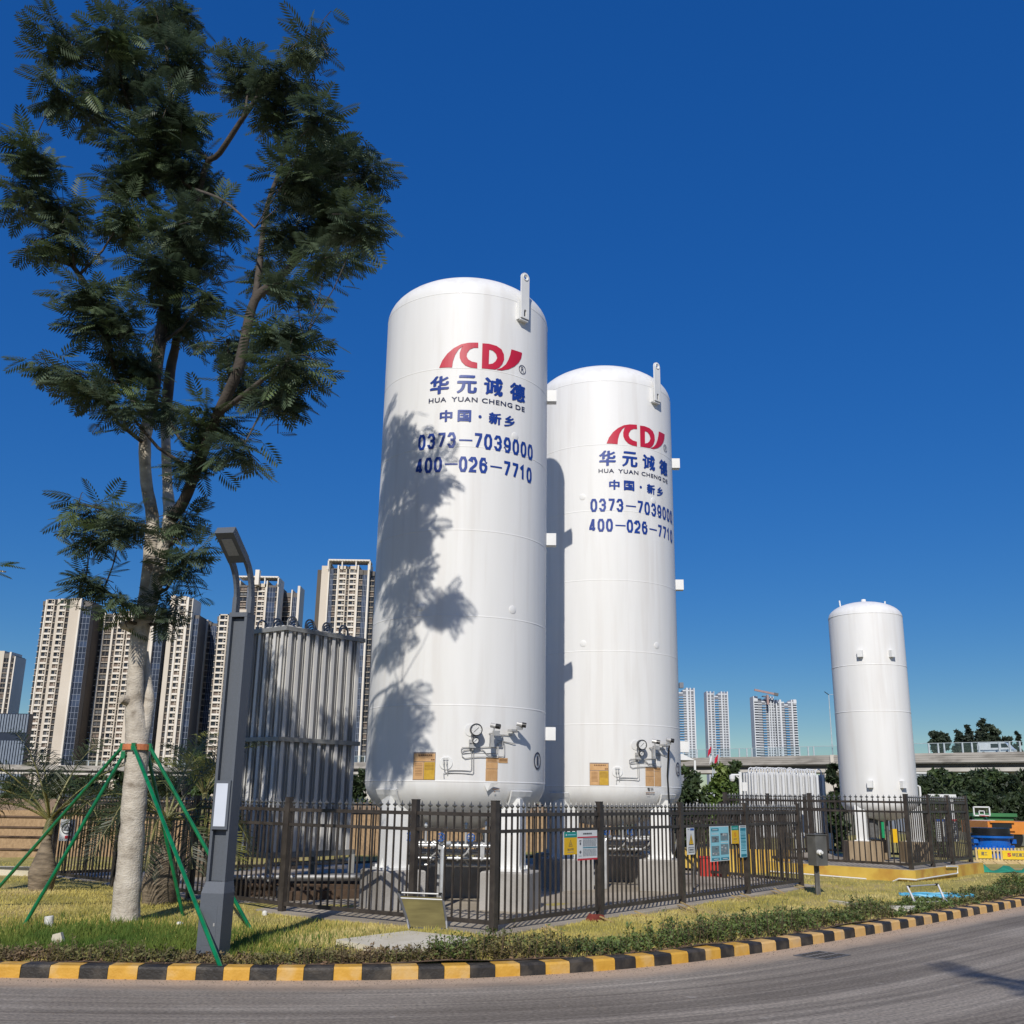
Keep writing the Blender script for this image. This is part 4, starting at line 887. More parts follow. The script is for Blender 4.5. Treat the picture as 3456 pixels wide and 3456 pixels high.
# grey electrical box on a post
bx = PZ(2762, 3022, .13); t = thing('electrical_box', 'grey electrical box on a single post beyond the fence', 'electrical box', tuple(bx))
BOXG = mat('grey_box_paint', lin('#5e5d59'), lin('#51504c'), 4, 0.5, c3=lin('#6b6a66'), scale3=3)
m = MB(); m.box((bx.x, bx.y+0.05, 0.5), (0.055, 0.055, 0.8)); m.box((bx.x+.035, bx.y+.03, .5), (0.025, 0.04, 0.8)); m.build('post', BOXG, t)
zb = PY(2762, 2921, bx.y).z; zt = PY(2762, 2818, bx.y).z; m = MB(); m.box((bx.x+0.03, bx.y, (zb+zt)/2), (0.26, 0.2, zt-zb), rz=RAD(28)); b_ = m.build('case', BOXG, t)
m = MB(); m.box((bx.x+0.03, bx.y, zt+0.008), (0.29, 0.23, 0.016), rz=RAD(28)); m.build('lid', BOXG, t)
T = Matrix.Translation((bx.x+.03, bx.y, (zb+zt)/2)) @ Matrix.Rotation(RAD(28), 4, 'Z'); m = MB(); m.lathe([(0.045, -0.01), (0.045, 0.05), (0.025, 0.055), (0.025, 0.09)], 14, M=T @ Matrix.Translation((-0.07, -0.1, -0.03)) @ Matrix.Rotation(math.pi/2, 4, 'X')); m.build('socket', WHITE2, t)
# ------------------------------------------------------------------ finned ambient vaporizers
def star_mesh(name, h0, h1, r, material, nf=8):
    m = MB(); m.lathe([(0.018, h0), (0.018, h1)], 8)
    for k in range(nf):
        a = math.pi*2*k/nf; T = Matrix.Rotation(a, 4, 'Z'); m.box(None, (r, 0.006, h1-h0), M=T @ Matrix.Translation((r/2+.01, 0, (h0+h1)/2)))
        if k % 2 == 0: m.box(None, (0.006, r*0.85, h1-h0-.01), M=T @ Matrix.Translation((r+.0135, 0, (h0+h1)/2)))
    return m.mesh(name, material)
def vaporizer(label, corner, dl, nl, dr, nr, z0, z1, zmid, material, framem, pitch, bends, legz, beams=True, bend_r=None):
    t = thing('vaporizer', label, 'vaporizer', (corner[0], corner[1], legz)); A = Vector((corner[0], corner[1], 0)); DL = Vector((*dl, 0)).normalized(); DR = Vector((*dr, 0)).normalized()
    rz = math.atan2(DR.y, DR.x); fr = pitch*0.42
    sm = star_mesh('fin_tube', z0, z1, fr, material)
    off = (DL+DR)*0.10
    for i in range(nl):
        for j in range(nr):
            if i > 1 and j > 1 and i < nl-1 and j < nr-1 and (i+j) % 2: pass
            p = A+off+DL*(pitch*i)+DR*(pitch*j); inst('fin_tube', sm, t, (p.x, p.y, 0), rz, rel=False)
    LL = pitch*(nl-1)+0.2; LR = pitch*(nr-1)+0.2
    if beams:
        for zz, hh in ((z1-0.06, 0.07), (zmid, 0.07), (z0+0.03, 0.09)):
            for (a, b) in ((A, A+DR*LR), (A, A+DL*LL), (A+DL*LL, A+DL*LL+DR*LR), (A+DR*LR, A+DL*LL+DR*LR)):
                d = (b-a).normalized(); m = MB(); out = Vector((0, 0, 0))
                m.beam(a-d*0.03+Vector((0, 0, zz)), b+d*0.03+Vector((0, 0, zz)), 0.05, hh); m.build('frame_beam', framem, t)
    for (x, y) in ((0, 0), (LR, 0), (0, LL), (LR, LL)):
        p = A+DR*x+DL*y; m = MB(); m.box((p.x, p.y, (legz+z0)/2), (0.1, 0.1, z0-legz)); m.box((p.x, p.y, legz+0.01), (0.2, 0.2, 0.02)); m.build('leg', framem, t)
    br = bend_r or pitch*0.5
    for (axis, other, nA, nB) in ((DR, DL, nr, nl),):
        for i in range(nB):
            for j in range(0, nA-1, 2):
                jj = j+(i % 2)
                if jj+1 >= nA: continue
                c = A+off+other*(pitch*i)+axis*(pitch*(jj+0.5)); pts = [c-axis*br+Vector((0, 0, z1-0.02))]+[c+axis*(-br*math.cos(a))+Vector((0, 0, z1+0.07+br*1.0*math.sin(a))) for a in [math.pi*k/10 for k in range(11)]]+[c+axis*br+Vector((0, 0, z1-0.02))]
                m = MB(); m.tube(pts, bends, 8); m.build('return_bend', framem if framem != DSTEEL else STEEL, t, smooth=60)
    m = MB(); base = A+off+DL*0.05; m.tube([base+DR*(-0.05)+Vector((0, 0, z0-.12)), base+DR*LR+Vector((0, 0, z0-.12))], 0.035, 10); m.build('header_pipe', STEEL, t, smooth=60)
    return t
FRM = mat('grey_frame', (0.30, 0.30, 0.29), (0.24, 0.24, 0.23), 6, 0.5, metal=0.3)
vaporizer('tall grey finned vaporizer with hooped pipes, between the lamp and the nearest tank', (-3.74, 17.0), (-0.72, 0.53), 5, (1.04, 1.24), 9, 0.72, 4.42, 2.55, GALV, FRM, 0.19, 0.016, 0.155)
TIMB = mat('dark_timber', lin('#5a4736'), lin('#43352a'), 6, .85)
for k, (a, b, z, lb) in enumerate((((-4.3, 16.75), (-2.35, 17.35), .22, 'nearest dark timber sleeper on the ground before the grey vaporizer'), ((-4.15, 17.1), (-2.2, 17.75), .22, 'second dark timber sleeper on the ground below the grey vaporizer'), ((-3.3, 16.3), (-1.95, 17.0), .22, 'dark timber sleeper lying between the grey vaporizer and the nearest tank'))):
    m = MB(); m.beam((a[0], a[1], z), (b[0], b[1], z), .16, .13); m.beam((a[0], a[1]+.1, z+.09), (b[0], b[1]+.1, z+.09), .07, .05); tag(m.build('timber_sleeper', TIMB), lb, 'timber')
pr_ = thing('pipe_rack', 'low rack of rusty and steel pipes on the ground before the grey vaporizer', 'pipework', (-3.0, 16.8, .155))
for k, (a, b, z, r_, mt_) in enumerate((((-4.4, 16.55), (-1.9, 17.1), .45, .035, STEEL), ((-4.4, 16.65), (-1.9, 17.25), .33, .05, TIMB), ((-4.3, 16.9), (-2.0, 17.55), .40, .06, DSTEEL), ((-3.9, 17.3), (-2.1, 18.0), .38, .07, DSTEEL))):
    m = MB(); m.tube([(a[0], a[1], z), (b[0], b[1], z)], r_, 10); m.build('pipe', mt_, pr_, smooth=50)
for k in range(4): x_ = -4.2+k*.7; y_ = 16.6+k*.16; m = MB(); m.box((x_, y_+.12, .29), (.06, .5, .06)); m.box((x_, y_-.08, .22), (.05, .05, .14)); m.box((x_, y_+.3, .22), (.05, .05, .14)); m.build('support', DSTEEL, pr_)
wv = PY(2552, 2900, 29.0); vaporizer('left of the two white finned vaporizers behind the fences', (wv.x, 29.0), (-.25, 1), 4, (1, .12), 8, 0.85, 2.42, 1.6, ALU, ALU, 0.16, 0.016, 0.10, beams=False)
wv = PY(2690, 2900, 29.3); vaporizer('right of the two white finned vaporizers, nearer the small tank', (wv.x, 29.3), (-.25, 1), 4, (1, .12), 6, 0.85, 2.40, 1.6, ALU, ALU, 0.16, 0.016, 0.10, beams=False)

# ------------------------------------------------------------------ street lamp
lb = PZ(712, 3236, .11); LX, LY = -2.955, 11.18
lamp = thing('street_lamp', 'anthracite street lamp with twin curved arms and a flat head beside the tree', 'street lamp', (LX, LY, 0.1))
RZ = RAD(-12); T = Matrix.Translation((LX, LY, 0)) @ Matrix.Rotation(RZ, 4, 'Z')
def tb(m, x0, x1, y0, y1, z0, z1): m.box(None, (x1-x0, y1-y0, z1-z0), M=T @ Matrix.Translation(((x0+x1)/2, (y0+y1)/2, (z0+z1)/2)))
m = MB(); w0, w1, d0, d1 = 0.125, 0.105, 0.14, 0.10
pr = [(w0, d0, 0.05), (w0, d0, 0.71), (w1, d1, 0.82)]; vs_ = []
for (w, d, z) in pr:
    for sx, sy in ((-1, -1), (1, -1), (1, 1), (-1, 1)): vs_.append(T @ Vector((sx*w, sy*d if sy < 0 else d1, z)))
m.add(vs_, [(3, 2, 1, 0), (8, 9, 10, 11)]+[(r*4+i, r*4+(i+1) % 4, (r+1)*4+(i+1) % 4, (r+1)*4+i) for r in (0, 1) for i in range(4)]); m.build('base', ANTH, lamp)
m = MB(); tb(m, -0.105, -0.075, -0.10, 0.10, 0.822, 3.55); tb(m, 0.075, 0.105, -0.10, 0.10, 0.822, 3.55); tb(m, -0.075, 0.075, 0.07, 0.10, 0.822, 3.55); tb(m, -0.105, 0.105, -0.10, 0.10, 3.552, 3.60); m.build('post', ANTH, lamp)
m = MB(); tb(m, -0.074, 0.074, -0.045, -0.02, 0.823, 3.54); m.build('inner_panel', ANTH, lamp)
m = MB(); tb(m, -0.09, 0.09, -0.125, -0.104, 1.33, 1.82); lp_ = m.build('light_box', ANTH, lamp)
m = MB(); tb(m, -0.07, 0.07, -0.1425, -0.1405, 0.22, 0.60); ad = m.build('access_door', ANTH, lamp); m = MB(); tb(m, 0.04, 0.055, -0.146, -0.1426, 0.40, 0.43); m.build('door_lock', STEEL, ad)
m = MB(); tb(m, -0.065, 0.065, -0.131, -0.126, 1.36, 1.79); m.build('diffuser', mat('white_acrylic', (0.62, 0.66, 0.72), (0.58, 0.62, .68), 4, 0.3), lp_)
def armpath():      # centre line in the lamp's y-z plane, curling towards the road
    pts = [(0.0, 3.60), (0.0, 3.76)]
    for k in range(1, 9): a = math.pi/2*0.62*k/8; pts.append((-0.5*(1-math.cos(a)), 3.76+0.5*math.sin(a)))
    y, z = pts[-1]; a = math.pi/2*0.62; return pts, (y, z), (-math.sin(a), math.cos(a))
pts, (hy, hz), hd = armpath()
for sx in (-1, 1):
    m = MB()
    for (a, b) in zip(pts[:-1], pts[1:]): m.beam(T @ Vector((sx*0.088, a[0], a[1])), T @ Vector((sx*0.088, b[0]+(b[0]-a[0])*.06, b[1]+(b[1]-a[1])*.06)), 0.034, 0.085, up=(T.to_3x3() @ Vector((0, -1, 0.3))))
    m.build('arm', ANTH, lamp)
hT = T @ Matrix.Translation((0, hy, hz)) @ Matrix.Rotation(math.atan2(hd[1], hd[0])-math.pi, 4, 'X') 
hl = 0.42; m = MB(); c0 = Vector((0, hy, hz)); dv = Vector((0, hd[0], hd[1])); nv = Vector((0, hd[1], -hd[0]))
def hb(m, x0, x1, s0, s1, n0, n1): 
    P = [T @ (c0+Vector((x, 0, 0))+dv*s+nv*n) for n in (n0, n1) for (x, s) in ((x0, s0), (x1, s0), (x1, s1), (x0, s1))]
    m.add(P, [(3, 2, 1, 0), (4, 5, 6, 7)]+[(i, (i+1) % 4, 4+(i+1) % 4, 4+i) for i in range(4)])
hb(m, -0.108, 0.108, -0.02, hl, -0.045, 0.045); hd_ = m.build('head', ANTH, lamp); fix_normals(hd_.data)
sgn = 1 if (T.to_3x3() @ nv).z < 0 else -1
m = MB(); hb(m, -0.062, 0.062, 0.09, 0.33, *sorted((sgn*0.043, sgn*0.049))); o = m.build('led_panel', mat('led_lens', (0.35, 0.36, 0.37), (0.3, 0.31, .32), 40, 0.25), hd_); fix_normals(o.data)
for sx in (-1, 1):
    m = MB(); tb(m, sx*0.088-0.024, sx*0.088+0.024, -0.045, 0.045, 3.601, 3.78); m.build('arm_sleeve', ANTH, lamp)

# ------------------------------------------------------------------ main tree
TY = 13.2
def tp(u, v, dy=0.0): return PY(u, v, TY+dy)
limbs = []
def limb(px, radii, dys=None):
    pts = [tp(u, v, (dys[i] if dys else 0)) for i, (u, v) in enumerate(px)]; limbs.append((pts, radii)); return pts
tree_root = tp(420, 3128); tree_root.z = 0.1
tree = thing('tree', 'tall feathery-leaved tree with pale trunk held by green props', 'tree', tuple(tree_root))
trunk_px = [(418, 3150), (424, 3080), (434, 2950), (448, 2780), (458, 2620), (463, 2480), (454, 2380), (460, 2250), (474, 2130), (490, 2060)]
tr_ = limb(trunk_px, [0.185, 0.165, 0.155, 0.146, 0.144, 0.150, 0.108, 0.100, 0.112, 0.128])
limb([(470, 2500), (487, 2430), (498, 2370), (494, 2290), (488, 2200)], [0.115, 0.098, 0.085, 0.07, 0.05], [0, .06, .12, .2, .2])
L1 = limb([(478, 2110), (500, 1960), (512, 1819), (514, 1740), (494, 1630), (489, 1498), (502, 1410), (520, 1300), (548, 1100), (575, 960), (606, 840), (612, 700), (600, 520), (575, 320), (560, 120), (552, -40)], [0.095, 0.098, 0.094, 0.084, 0.08, 0.076, 0.085, 0.085, 0.085, 0.075, 0.065, 0.055, 0.045, 0.035, 0.025, 0.015], [0, .05, .1, .1, .05, 0, 0, 0, .1, .15, .2, .2, .3, .3, .4, .4])
L2 = limb([(492, 2100), (530, 1960), (558, 1820), (573, 1755), (566, 1652), (560, 1498), (560, 1410), (575, 1250), (594, 1153), (600, 1000), (640, 850), (690, 573), (741, 517), (825, 391), (900, 290), (1000, 200), (1040, 120)], [0.085, 0.084, 0.088, 0.088, 0.07, 0.066, 0.075, 0.07, 0.06, 0.055, 0.05, 0.042, 0.04, 0.035, 0.028, 0.02, 0.012], [0, -.05, -.1, -.1, .2, .4, .5, .5, .4, .2, 0, -.3, -.5, -.9, -1.2, -1.4, -1.5])
L3 = limb([(573, 1755), (621, 1690), (680, 1540), (735, 1400), (800, 1258), (826, 1146), (860, 1013), (929, 950), (1006, 873), (1080, 760), (1130, 660), (1150, 590)], [0.085, 0.075, 0.07, 0.07, 0.07, 0.065, 0.06, 0.05, 0.045, 0.035, 0.025, 0.015], [-.1, -.3, -.7, -1.1, -1.4, -1.5, -1.55, -1.6, -1.6, -1.6, -1.5, -1.5])
L4 = limb([(860, 1013), (880, 860), (900, 700), (950, 560), (980, 430)], [0.045, 0.04, 0.033, 0.025, 0.015], [-1.55, -1.4, -1.3, -1.2, -1.1])
L5 = limb([(500, 1420), (440, 1330), (391, 1258), (349, 1090), (290, 960), (224, 866), (170, 740), (110, 600), (60, 520)], [0.05, 0.05, 0.045, 0.04, 0.035, 0.03, 0.026, 0.02, 0.012], [0, -.1, -.2, -.3, -.4, -.4, -.5, -.5, -.5])
L6 = limb([(860, 769), (755, 678), (660, 640)], [0.012, 0.018, 0.022], [-2.2, -1.4, -.6])
L7 = limb([(590, 600), (500, 480), (420, 350), (330, 200), (250, 90)], [0.04, 0.034, 0.028, 0.02, 0.012], [.3, .1, 0, -.2, -.3])
L8 = limb([(735, 1400), (800, 1350), (900, 1270), (980, 1200), (1040, 1120)], [0.035, 0.032, 0.026, 0.02, 0.012], [-1.1, -1.4, -1.8, -2.2, -2.5])
L9 = limb([(512, 1780), (430, 1760), (350, 1720), (260, 1700)], [0.03, 0.026, 0.02, 0.012], [.1, -.1, -.2, -.3])
L10 = limb([(480, 2080), (420, 2040), (350, 1990), (290, 1960)], [0.03, 0.024, 0.018, 0.01], [0, -.1, -.2, -.3])
L11 = limb([(570, 1790), (610, 1800), (660, 1820)], [0.025, 0.018, 0.01], [0, .1, .2])
m = MB(); m2 = MB(); m3 = MB()
def wob(pts, radii, rnd, sub=4):
    P = []; Rr = []
    for i in range(len(pts)-1):
        a = pts[max(i-1, 0)]; b = pts[i]; c = pts[i+1]; d = pts[min(i+2, len(pts)-1)]
        for k in range(sub):
            t = k/sub; q = 0.5*((2*b)+(c-a)*t+(2*a-5*b+4*c-d)*t*t+(3*b-a-3*c+d)*t**3); P.append(q); Rr.append((radii[i]*(1-t)+radii[i+1]*t)*rnd.uniform(.95, 1.06))
    P.append(pts[-1]); Rr.append(radii[-1]); return P, Rr
rnd = random.Random(11)
for i, (pts, rr) in enumerate(limbs):
    P, Rr = wob(pts, rr, rnd, 5 if i == 0 else 4)
    if i in (2, 3): m2.tube(P[:25], Rr[:25], 16); m3.tube(P[24:], Rr[24:], 10)  # each stem turns to the darker bark higher up: crown shade put into colour
    else: (m if i < 2 else m3).tube(P, Rr, 16 if i < 2 else 8, cap=True)
# pruned stubs and a buttressed foot
for (u, v, du) in ((455, 2120, -30), (448, 2370, -25), (548, 1960, 28)):
    a = tp(u, v); m.tube([a, a+Vector((du*0.004, -0.14, 0.03))], [0.075, 0.055], 10)
for k in range(5):
    a = 2*math.pi*k/5+.4; b = tree_root+Vector((0, 0, 0.3)); m.tube([b+Vector((.07*math.cos(a), .07*math.sin(a), 0)), tree_root+Vector((.125*math.cos(a), .125*math.sin(a), -.02))], [0.085, 0.075], 8)
trk = m.build('trunk', BARK, tree, smooth=70)
# crown: twigs set with feathery compound leaves
def leaf_template(npair=8, L=1.0):
    V = []; Q = []; 
    for k in range(npair):
        s = (k+1.2)/(npair+1.2); env = 0.34*math.sin(math.pi*min(1, 0.18+0.80*s))**0.7+0.06; drop = -0.16*s*s
        for sx in (-1, 1):
            b = np.array([s*L, 0, drop]); ang = math.radians(62-22*s); d = np.array([math.cos(ang), sx*math.sin(ang), -0.28])*env; w = np.array([-sx*math.sin(ang), math.cos(ang)*1.0, 0])*0.038
            n0 = len(V); V += [b, b+d*.5+w, b+d, b+d*.5-w]; Q.append((n0, n0+1, n0+2, n0+3))
    n0 = len(V); V += [np.array([0, -.008, 0]), np.array([0, .008, 0]), np.array([1, .004, -.16]), np.array([1, -.004, -.16])]; Q.append((n0, n0+1, n0+2, n0+3))
    return np.array(V), np.array(Q)
LT_V, LT_Q = leaf_template()
def leaves_mesh(name, frames, material):     # frames: (pos, dir, up, size)
    nV = len(LT_V); V = np.empty((len(frames)*nV, 3), np.float32); Q = np.empty((len(frames)*len(LT_Q), 4), np.int32)
    for i, (p, d, up, s) in enumerate(frames):
        d = d.normalized(); y = up.cross(d)
        if y.length < 1e-3: y = Vector((0, 1, 0)).cross(d)
        y.normalize(); z = d.cross(y); Mx = np.array([d, y, z])*s
        V[i*nV:(i+1)*nV] = LT_V @ Mx+np.array(p); Q[i*len(LT_Q):(i+1)*len(LT_Q)] = LT_Q+i*nV
    return np_mesh(name, V, Q, material)
CL = [(300,30,110,60),(215,70,60,50),(110,75,45,60),(345,110,70,60),(240,150,90,60),(110,165,60,35),(320,210,100,60),(170,205,65,35),(300,280,105,60),(240,330,75,50),(370,325,55,50),
 (55,300,60,50),(40,365,45,55),(108,385,50,55),(80,450,45,35),(135,455,40,30),(240,400,65,55),(330,420,75,60),(405,400,65,40),(300,500,70,55),(380,480,60,40),
 (470,150,60,50),(540,145,55,40),(578,80,32,55),(520,210,60,45),(600,215,50,40),(620,290,85,60),(695,320,45,40),(560,330,70,50),(640,400,80,55),(555,430,55,50),(682,425,42,45),(620,480,60,40),(500,500,40,35),(560,540,40,25),
 (160,545,60,35),(200,600,80,55),(100,690,60,30),(250,680,60,60),(175,725,65,45),(230,765,50,35),(330,600,60,50),(390,555,50,45),
 (430,640,60,35),(530,610,70,35),(560,680,55,55),(480,720,70,45),(540,745,50,35),(400,790,65,45),(460,840,55,28),(365,865,50,40),(300,760,40,40),
 (180,960,70,30),(235,985,50,40),(170,1010,50,30),(350,975,40,35),(365,1035,28,25),(345,1062,22,20),(160,1090,45,22),(225,1130,38,22),(310,1150,18,28)]
frames_by = {}; tw = MB(); allpts = [(p, r) for pts, rr in limbs[2:] for p, r in zip(*wob(pts, rr, rnd, 3))]
for ci, (cx, cy, rx, ry) in enumerate(CL):
    K = 3456/1932; dy = rnd.uniform(-1.1, 0.9) if cy > 500 else rnd.uniform(-1.3, 1.3)
    near = min(allpts, key=lambda q: (q[0]-tp(cx*K, cy*K)).length); dy = 0.55*dy+0.85*(near[0].y-TY)-(1.35 if cx > 400 else 0.35)
    c = tp(cx*K, cy*K, dy); sc = c.y/FPX*1.12; ax, az = rx*K*sc, ry*K*sc; ay = 1.25*(ax+az)/2
    # branch to the clump
    st = min(allpts, key=lambda q: (q[0]-c-Vector((0, 0, -0.5))).length); mid = (st[0]+c)/2+Vector((0, 0, -0.12))
    r0 = min(0.03, st[1]*.7); tw.tube([st[0], mid, c], [r0, r0*.7, r0*.45], 6)
    nt = max(6, int(rx*ry/200)); fr = frames_by.setdefault(ci % 6, [])
    for k in range(nt):
        while True:
            q = Vector((rnd.uniform(-1, 1), rnd.uniform(-1, 1), rnd.uniform(-1, 1)))
            if 0.1 < q.length < 1: break
        end = c+Vector((q.x*ax, q.y*ay, q.z*az))*rnd.uniform(.62, .95)
        gd = (end-c).normalized()*0.8+Vector((end.x-tree_root.x, end.y-tree_root.y, 0)).normalized()*0.35+Vector((rnd.gauss(0, .35), rnd.gauss(0, .35), 0.3+rnd.gauss(0, .3)))
        start = end-gd.normalized()*rnd.uniform(.45, .85)
        dirv = (end-start); Lt = dirv.length; bend = (start+end)/2+Vector((0, 0, 0.06)); tw.tube([start.lerp(end, .3), bend, end], [0.006, 0.005, 0.003], 4, cap=False)
        nlv = rnd.randint(5, 9); dn = dirv.normalized()
        for _ in range(2): fr.append((end, dn+Vector((rnd.gauss(0, .4), rnd.gauss(0, .4), rnd.uniform(-.6, .1))), Vector((rnd.gauss(0, .3), rnd.gauss(0, .3), 1)), rnd.uniform(.26, .4)))
        for j in range(nlv):
            f = 0.30+0.72*j/(nlv-1); pos = start.lerp(end, min(f, 1.0)); az_ = j*2.4+rnd.uniform(-.5, .5)
            out = Vector((math.cos(az_), math.sin(az_), rnd.uniform(-0.75, 0.1)))+dn*0.5; up = Vector((rnd.gauss(0, .45), rnd.gauss(0, .45)-0.10, 1))
            fr.append((pos, out, up, rnd.uniform(0.22, 0.37)))
m2.build('stems', BARK, tree, smooth=70)['kind'] = 'stuff'; m3.build('limbs', BARKD, tree, smooth=70)['kind'] = 'stuff'
tw.build('twigs', BARKD, tree, smooth=70)['kind'] = 'stuff'
for k, fr in frames_by.items(): inst('crown', leaves_mesh('crown', fr, LEAF), tree, mw=Matrix.Identity(4), rel=False)['kind'] = 'stuff'
# orange strap + props
strap = tp(463, 2522); sup = thing('tree_support', 'five green metal props strapped round the pale tree trunk', 'tree support', (tree_root.x, tree_root.y, 0.12))
m = MB(); m.lathe([(0.172, -0.035), (0.176, -0.035), (0.176, 0.035), (0.172, 0.035)], 24, tuple(strap)); m.build('strap', mat('orange_webbing', lin('#c87a4e'), lin('#b36a42'), 30, 0.8), sup)
feet = [PZ(0, 2960, .13).lerp(Vector((-6.2, 12.2, .13)), 0.0), PZ(79, 3120, .13), PZ(747, 3256, .12), PZ(851, 3135, .13), PZ(621, 3096, .14)]
feet[0] = Vector((-8.35, 13.9, 0.13)) if False else PY(-75, 3030, 14.6); feet[0].z = 0.12
tops = [(-0.175, -0.03), (-0.11, -0.14), (0.02, -0.178), (0.17, -0.03), (0.06, 0.165)]; tz = [0, -0.10, 0, 0, 0]
for ft, tpp, dz in zip(feet, tops, tz):
    a = strap+Vector((tpp[0], tpp[1], dz)); m = MB(); m.tube([a, ft+Vector((0, 0, -.03))], 0.023, 12); p_ = m.build('prop', GREENP, sup, smooth=50)
    m = MB(); m.box(None, (0.05, 0.05, 0.09), M=Matrix.Translation(a)); m.tube([a+Vector((-.035, 0, 0)), a+Vector((.035, 0, 0))], 0.01, 8); m.build('bracket', GREENP, p_)

# a branch of the next tree reaching in at the left edge
nt_ = thing('tree', 'neighbouring feathery tree of which only a leafy branch tip shows at the left edge', 'tree', (-8.9, 13.6, 0.1))
m = MB(); base = Vector((-8.9, 13.6, 0.1)); m.tube([base, base+Vector((0.1, 0, 2)), base+Vector((0.0, 0.1, 4)), base+Vector((.2, 0, 7))], [0.16, 0.14, 0.12, 0.06], 12); tipc = PY(20, 1930, 13.6)
m.tube([base+Vector((0.0, 0.1, 4)), (base+Vector((0, 0, 4))+tipc)/2+Vector((0, 0, 0.3)), tipc], [0.05, 0.03, 0.01], 8); m.build('trunk', BARK, nt_, smooth=60); fr = []
for k in range(16): 
    f = 0.6+0.4*k/15; pos = (base+Vector((0, 0, 4.1))).lerp(tipc, f)+Vector((0, 0, 0.12)); a = k*2.4; fr.append((pos, Vector((abs(math.cos(a))+.2, math.sin(a), rnd.uniform(-.2, .4))), Vector((0, 0, 1)), rnd.uniform(.28, .4)))
ntw = MB()
for k in range(26):
    a = k*2.4; z = 4.6+k*.17; st0 = base+Vector((.1, 0, z)); en = st0+Vector((math.cos(a)*rnd.uniform(.6, 1.3)-.25, math.sin(a)*rnd.uniform(.6, 1.3), rnd.uniform(.2, .8))); ntw.tube([st0, (st0+en)/2+Vector((0, 0, .1)), en], [.025, .016, .006], 5, cap=False)
    for j in range(9):
        f = .25+.75*j/8; aa = j*2.4+k; fr.append((st0.lerp(en, f)+Vector((0, 0, .1*(1-f))), Vector((math.cos(aa), math.sin(aa), rnd.uniform(-.5, .15)))+(en-st0).normalized()*.5, Vector((rnd.gauss(0, .3), rnd.gauss(0, .3), 1)), rnd.uniform(.26, .4)))
ntw.build('twigs', BARKD, nt_, smooth=60)['kind'] = 'stuff'
inst('crown', leaves_mesh('crown', fr, LEAF2), nt_, mw=Matrix.Identity(4), rel=False)['kind'] = 'stuff'

# ------------------------------------------------------------------ palms
PALM = mat('palm_leaflet', lin('#3a4522'), lin('#2a3318'), 2.0, 0.45, trans=0.2, c3=lin('#545d2c'), scale3=1.2)
PALMY = mat('palm_leaflet_yellowing', lin('#8a8a44'), lin('#6c7035'), 2.0, 0.5, trans=0.2)
PTR = mat('palm_trunk', lin('#8b7c68'), lin('#5f5446'), 5, 0.9, stretch=(1, 1, 4), bump=.6, bscale=12)
PST = mat('palm_stalk', lin('#86824e'), lin('#66633b'), 5, 0.5)
def frond(root, base, az, el, L, droop, material, wl=0.46, nl=52):
    pts = []; d = Vector((math.cos(az)*math.cos(el), math.sin(az)*math.cos(el), math.sin(el))); p = Vector(base); n = 14
    for k in range(n+1): pts.append(p.copy()); d = (d+Vector((0, 0, -droop/n*(0.5+1.5*k/n)))).normalized(); p = p+d*(L/n)
    m = MB(); m.tube(pts, [0.022*(1-.85*k/n) for k in range(n+1)], 6, cap=False); st_ = m.build('frond', PST, root, smooth=60)
    V = []; Q = []
    for k in range(nl):
        f = 0.22+0.78*k/nl; i = min(n-1, int(f*n)); c = pts[i].lerp(pts[i+1], f*n-i); t_ = (pts[i+1]-pts[i]).normalized(); side = t_.cross(Vector((0, 0, 1)))
        if side.length < .05: side = Vector((1, 0, 0))
        side.normalize(); upv = side.cross(t_); ll = wl*(0.5+0.5*math.sin(math.pi*min(1, .15+f*.85)))*random.uniform(.85, 1.1)
        for sx in (-1, 1):
            dd = (t_*random.uniform(.4, .75)+side*sx*0.8+upv*random.uniform(.05, .6)).normalized(); e1 = c+dd*ll*.6; e2 = c+dd*ll+Vector((0, 0, -ll*.28)); wv_ = t_*0.0075
            n0 = len(V); V += [c-wv_*.5, c+wv_*.5, e1+wv_, e1-wv_, e2]; Q += [(n0, n0+1, n0+2, n0+3), (n0+3, n0+2, n0+4, n0+4)]
    me = bpy.data.meshes.new('leaflets'); me.from_pydata([tuple(v) for v in V], [], [q if q[2] != q[3] else q[:3] for q in Q]); me.materials.append(material); inst('leaflets', me, st_, mw=Matrix.Identity(4), rel=False)
def palm(label, base, bulge, zneck, zcrown, fr, mats_):
    t = thing('bottle_palm', label, 'palm', tuple(base)); m = MB(); b = Vector(base)
    prof = [(bulge*.86, -0.1)]; hh = zneck-base[2]
    for k in range(25):
        f = k/24; r = bulge*(0.86+0.16*math.sin(math.pi*min(1, f*1.3)))*(1-0.72*max(0, f-.3)**1.0/.7) if True else 0; prof.append((max(0.06, r*(1+0.03*(k % 2))), hh*f))
    m.lathe(prof, 20, tuple(b)); m.build('trunk', PTR, t, smooth=50); m = MB(); m.tube([b+Vector((0, 0, hh)), b+Vector((0.02, 0, hh+(zcrown-zneck)))], [0.085, 0.05], 10); m.build('crownshaft', PST, t, smooth=60)
    for i, (az, el, L, dr) in enumerate(fr): frond(t, b+Vector((0, 0, zcrown-base[2]-0.05)), az, el, L, dr, mats_[i % len(mats_)])
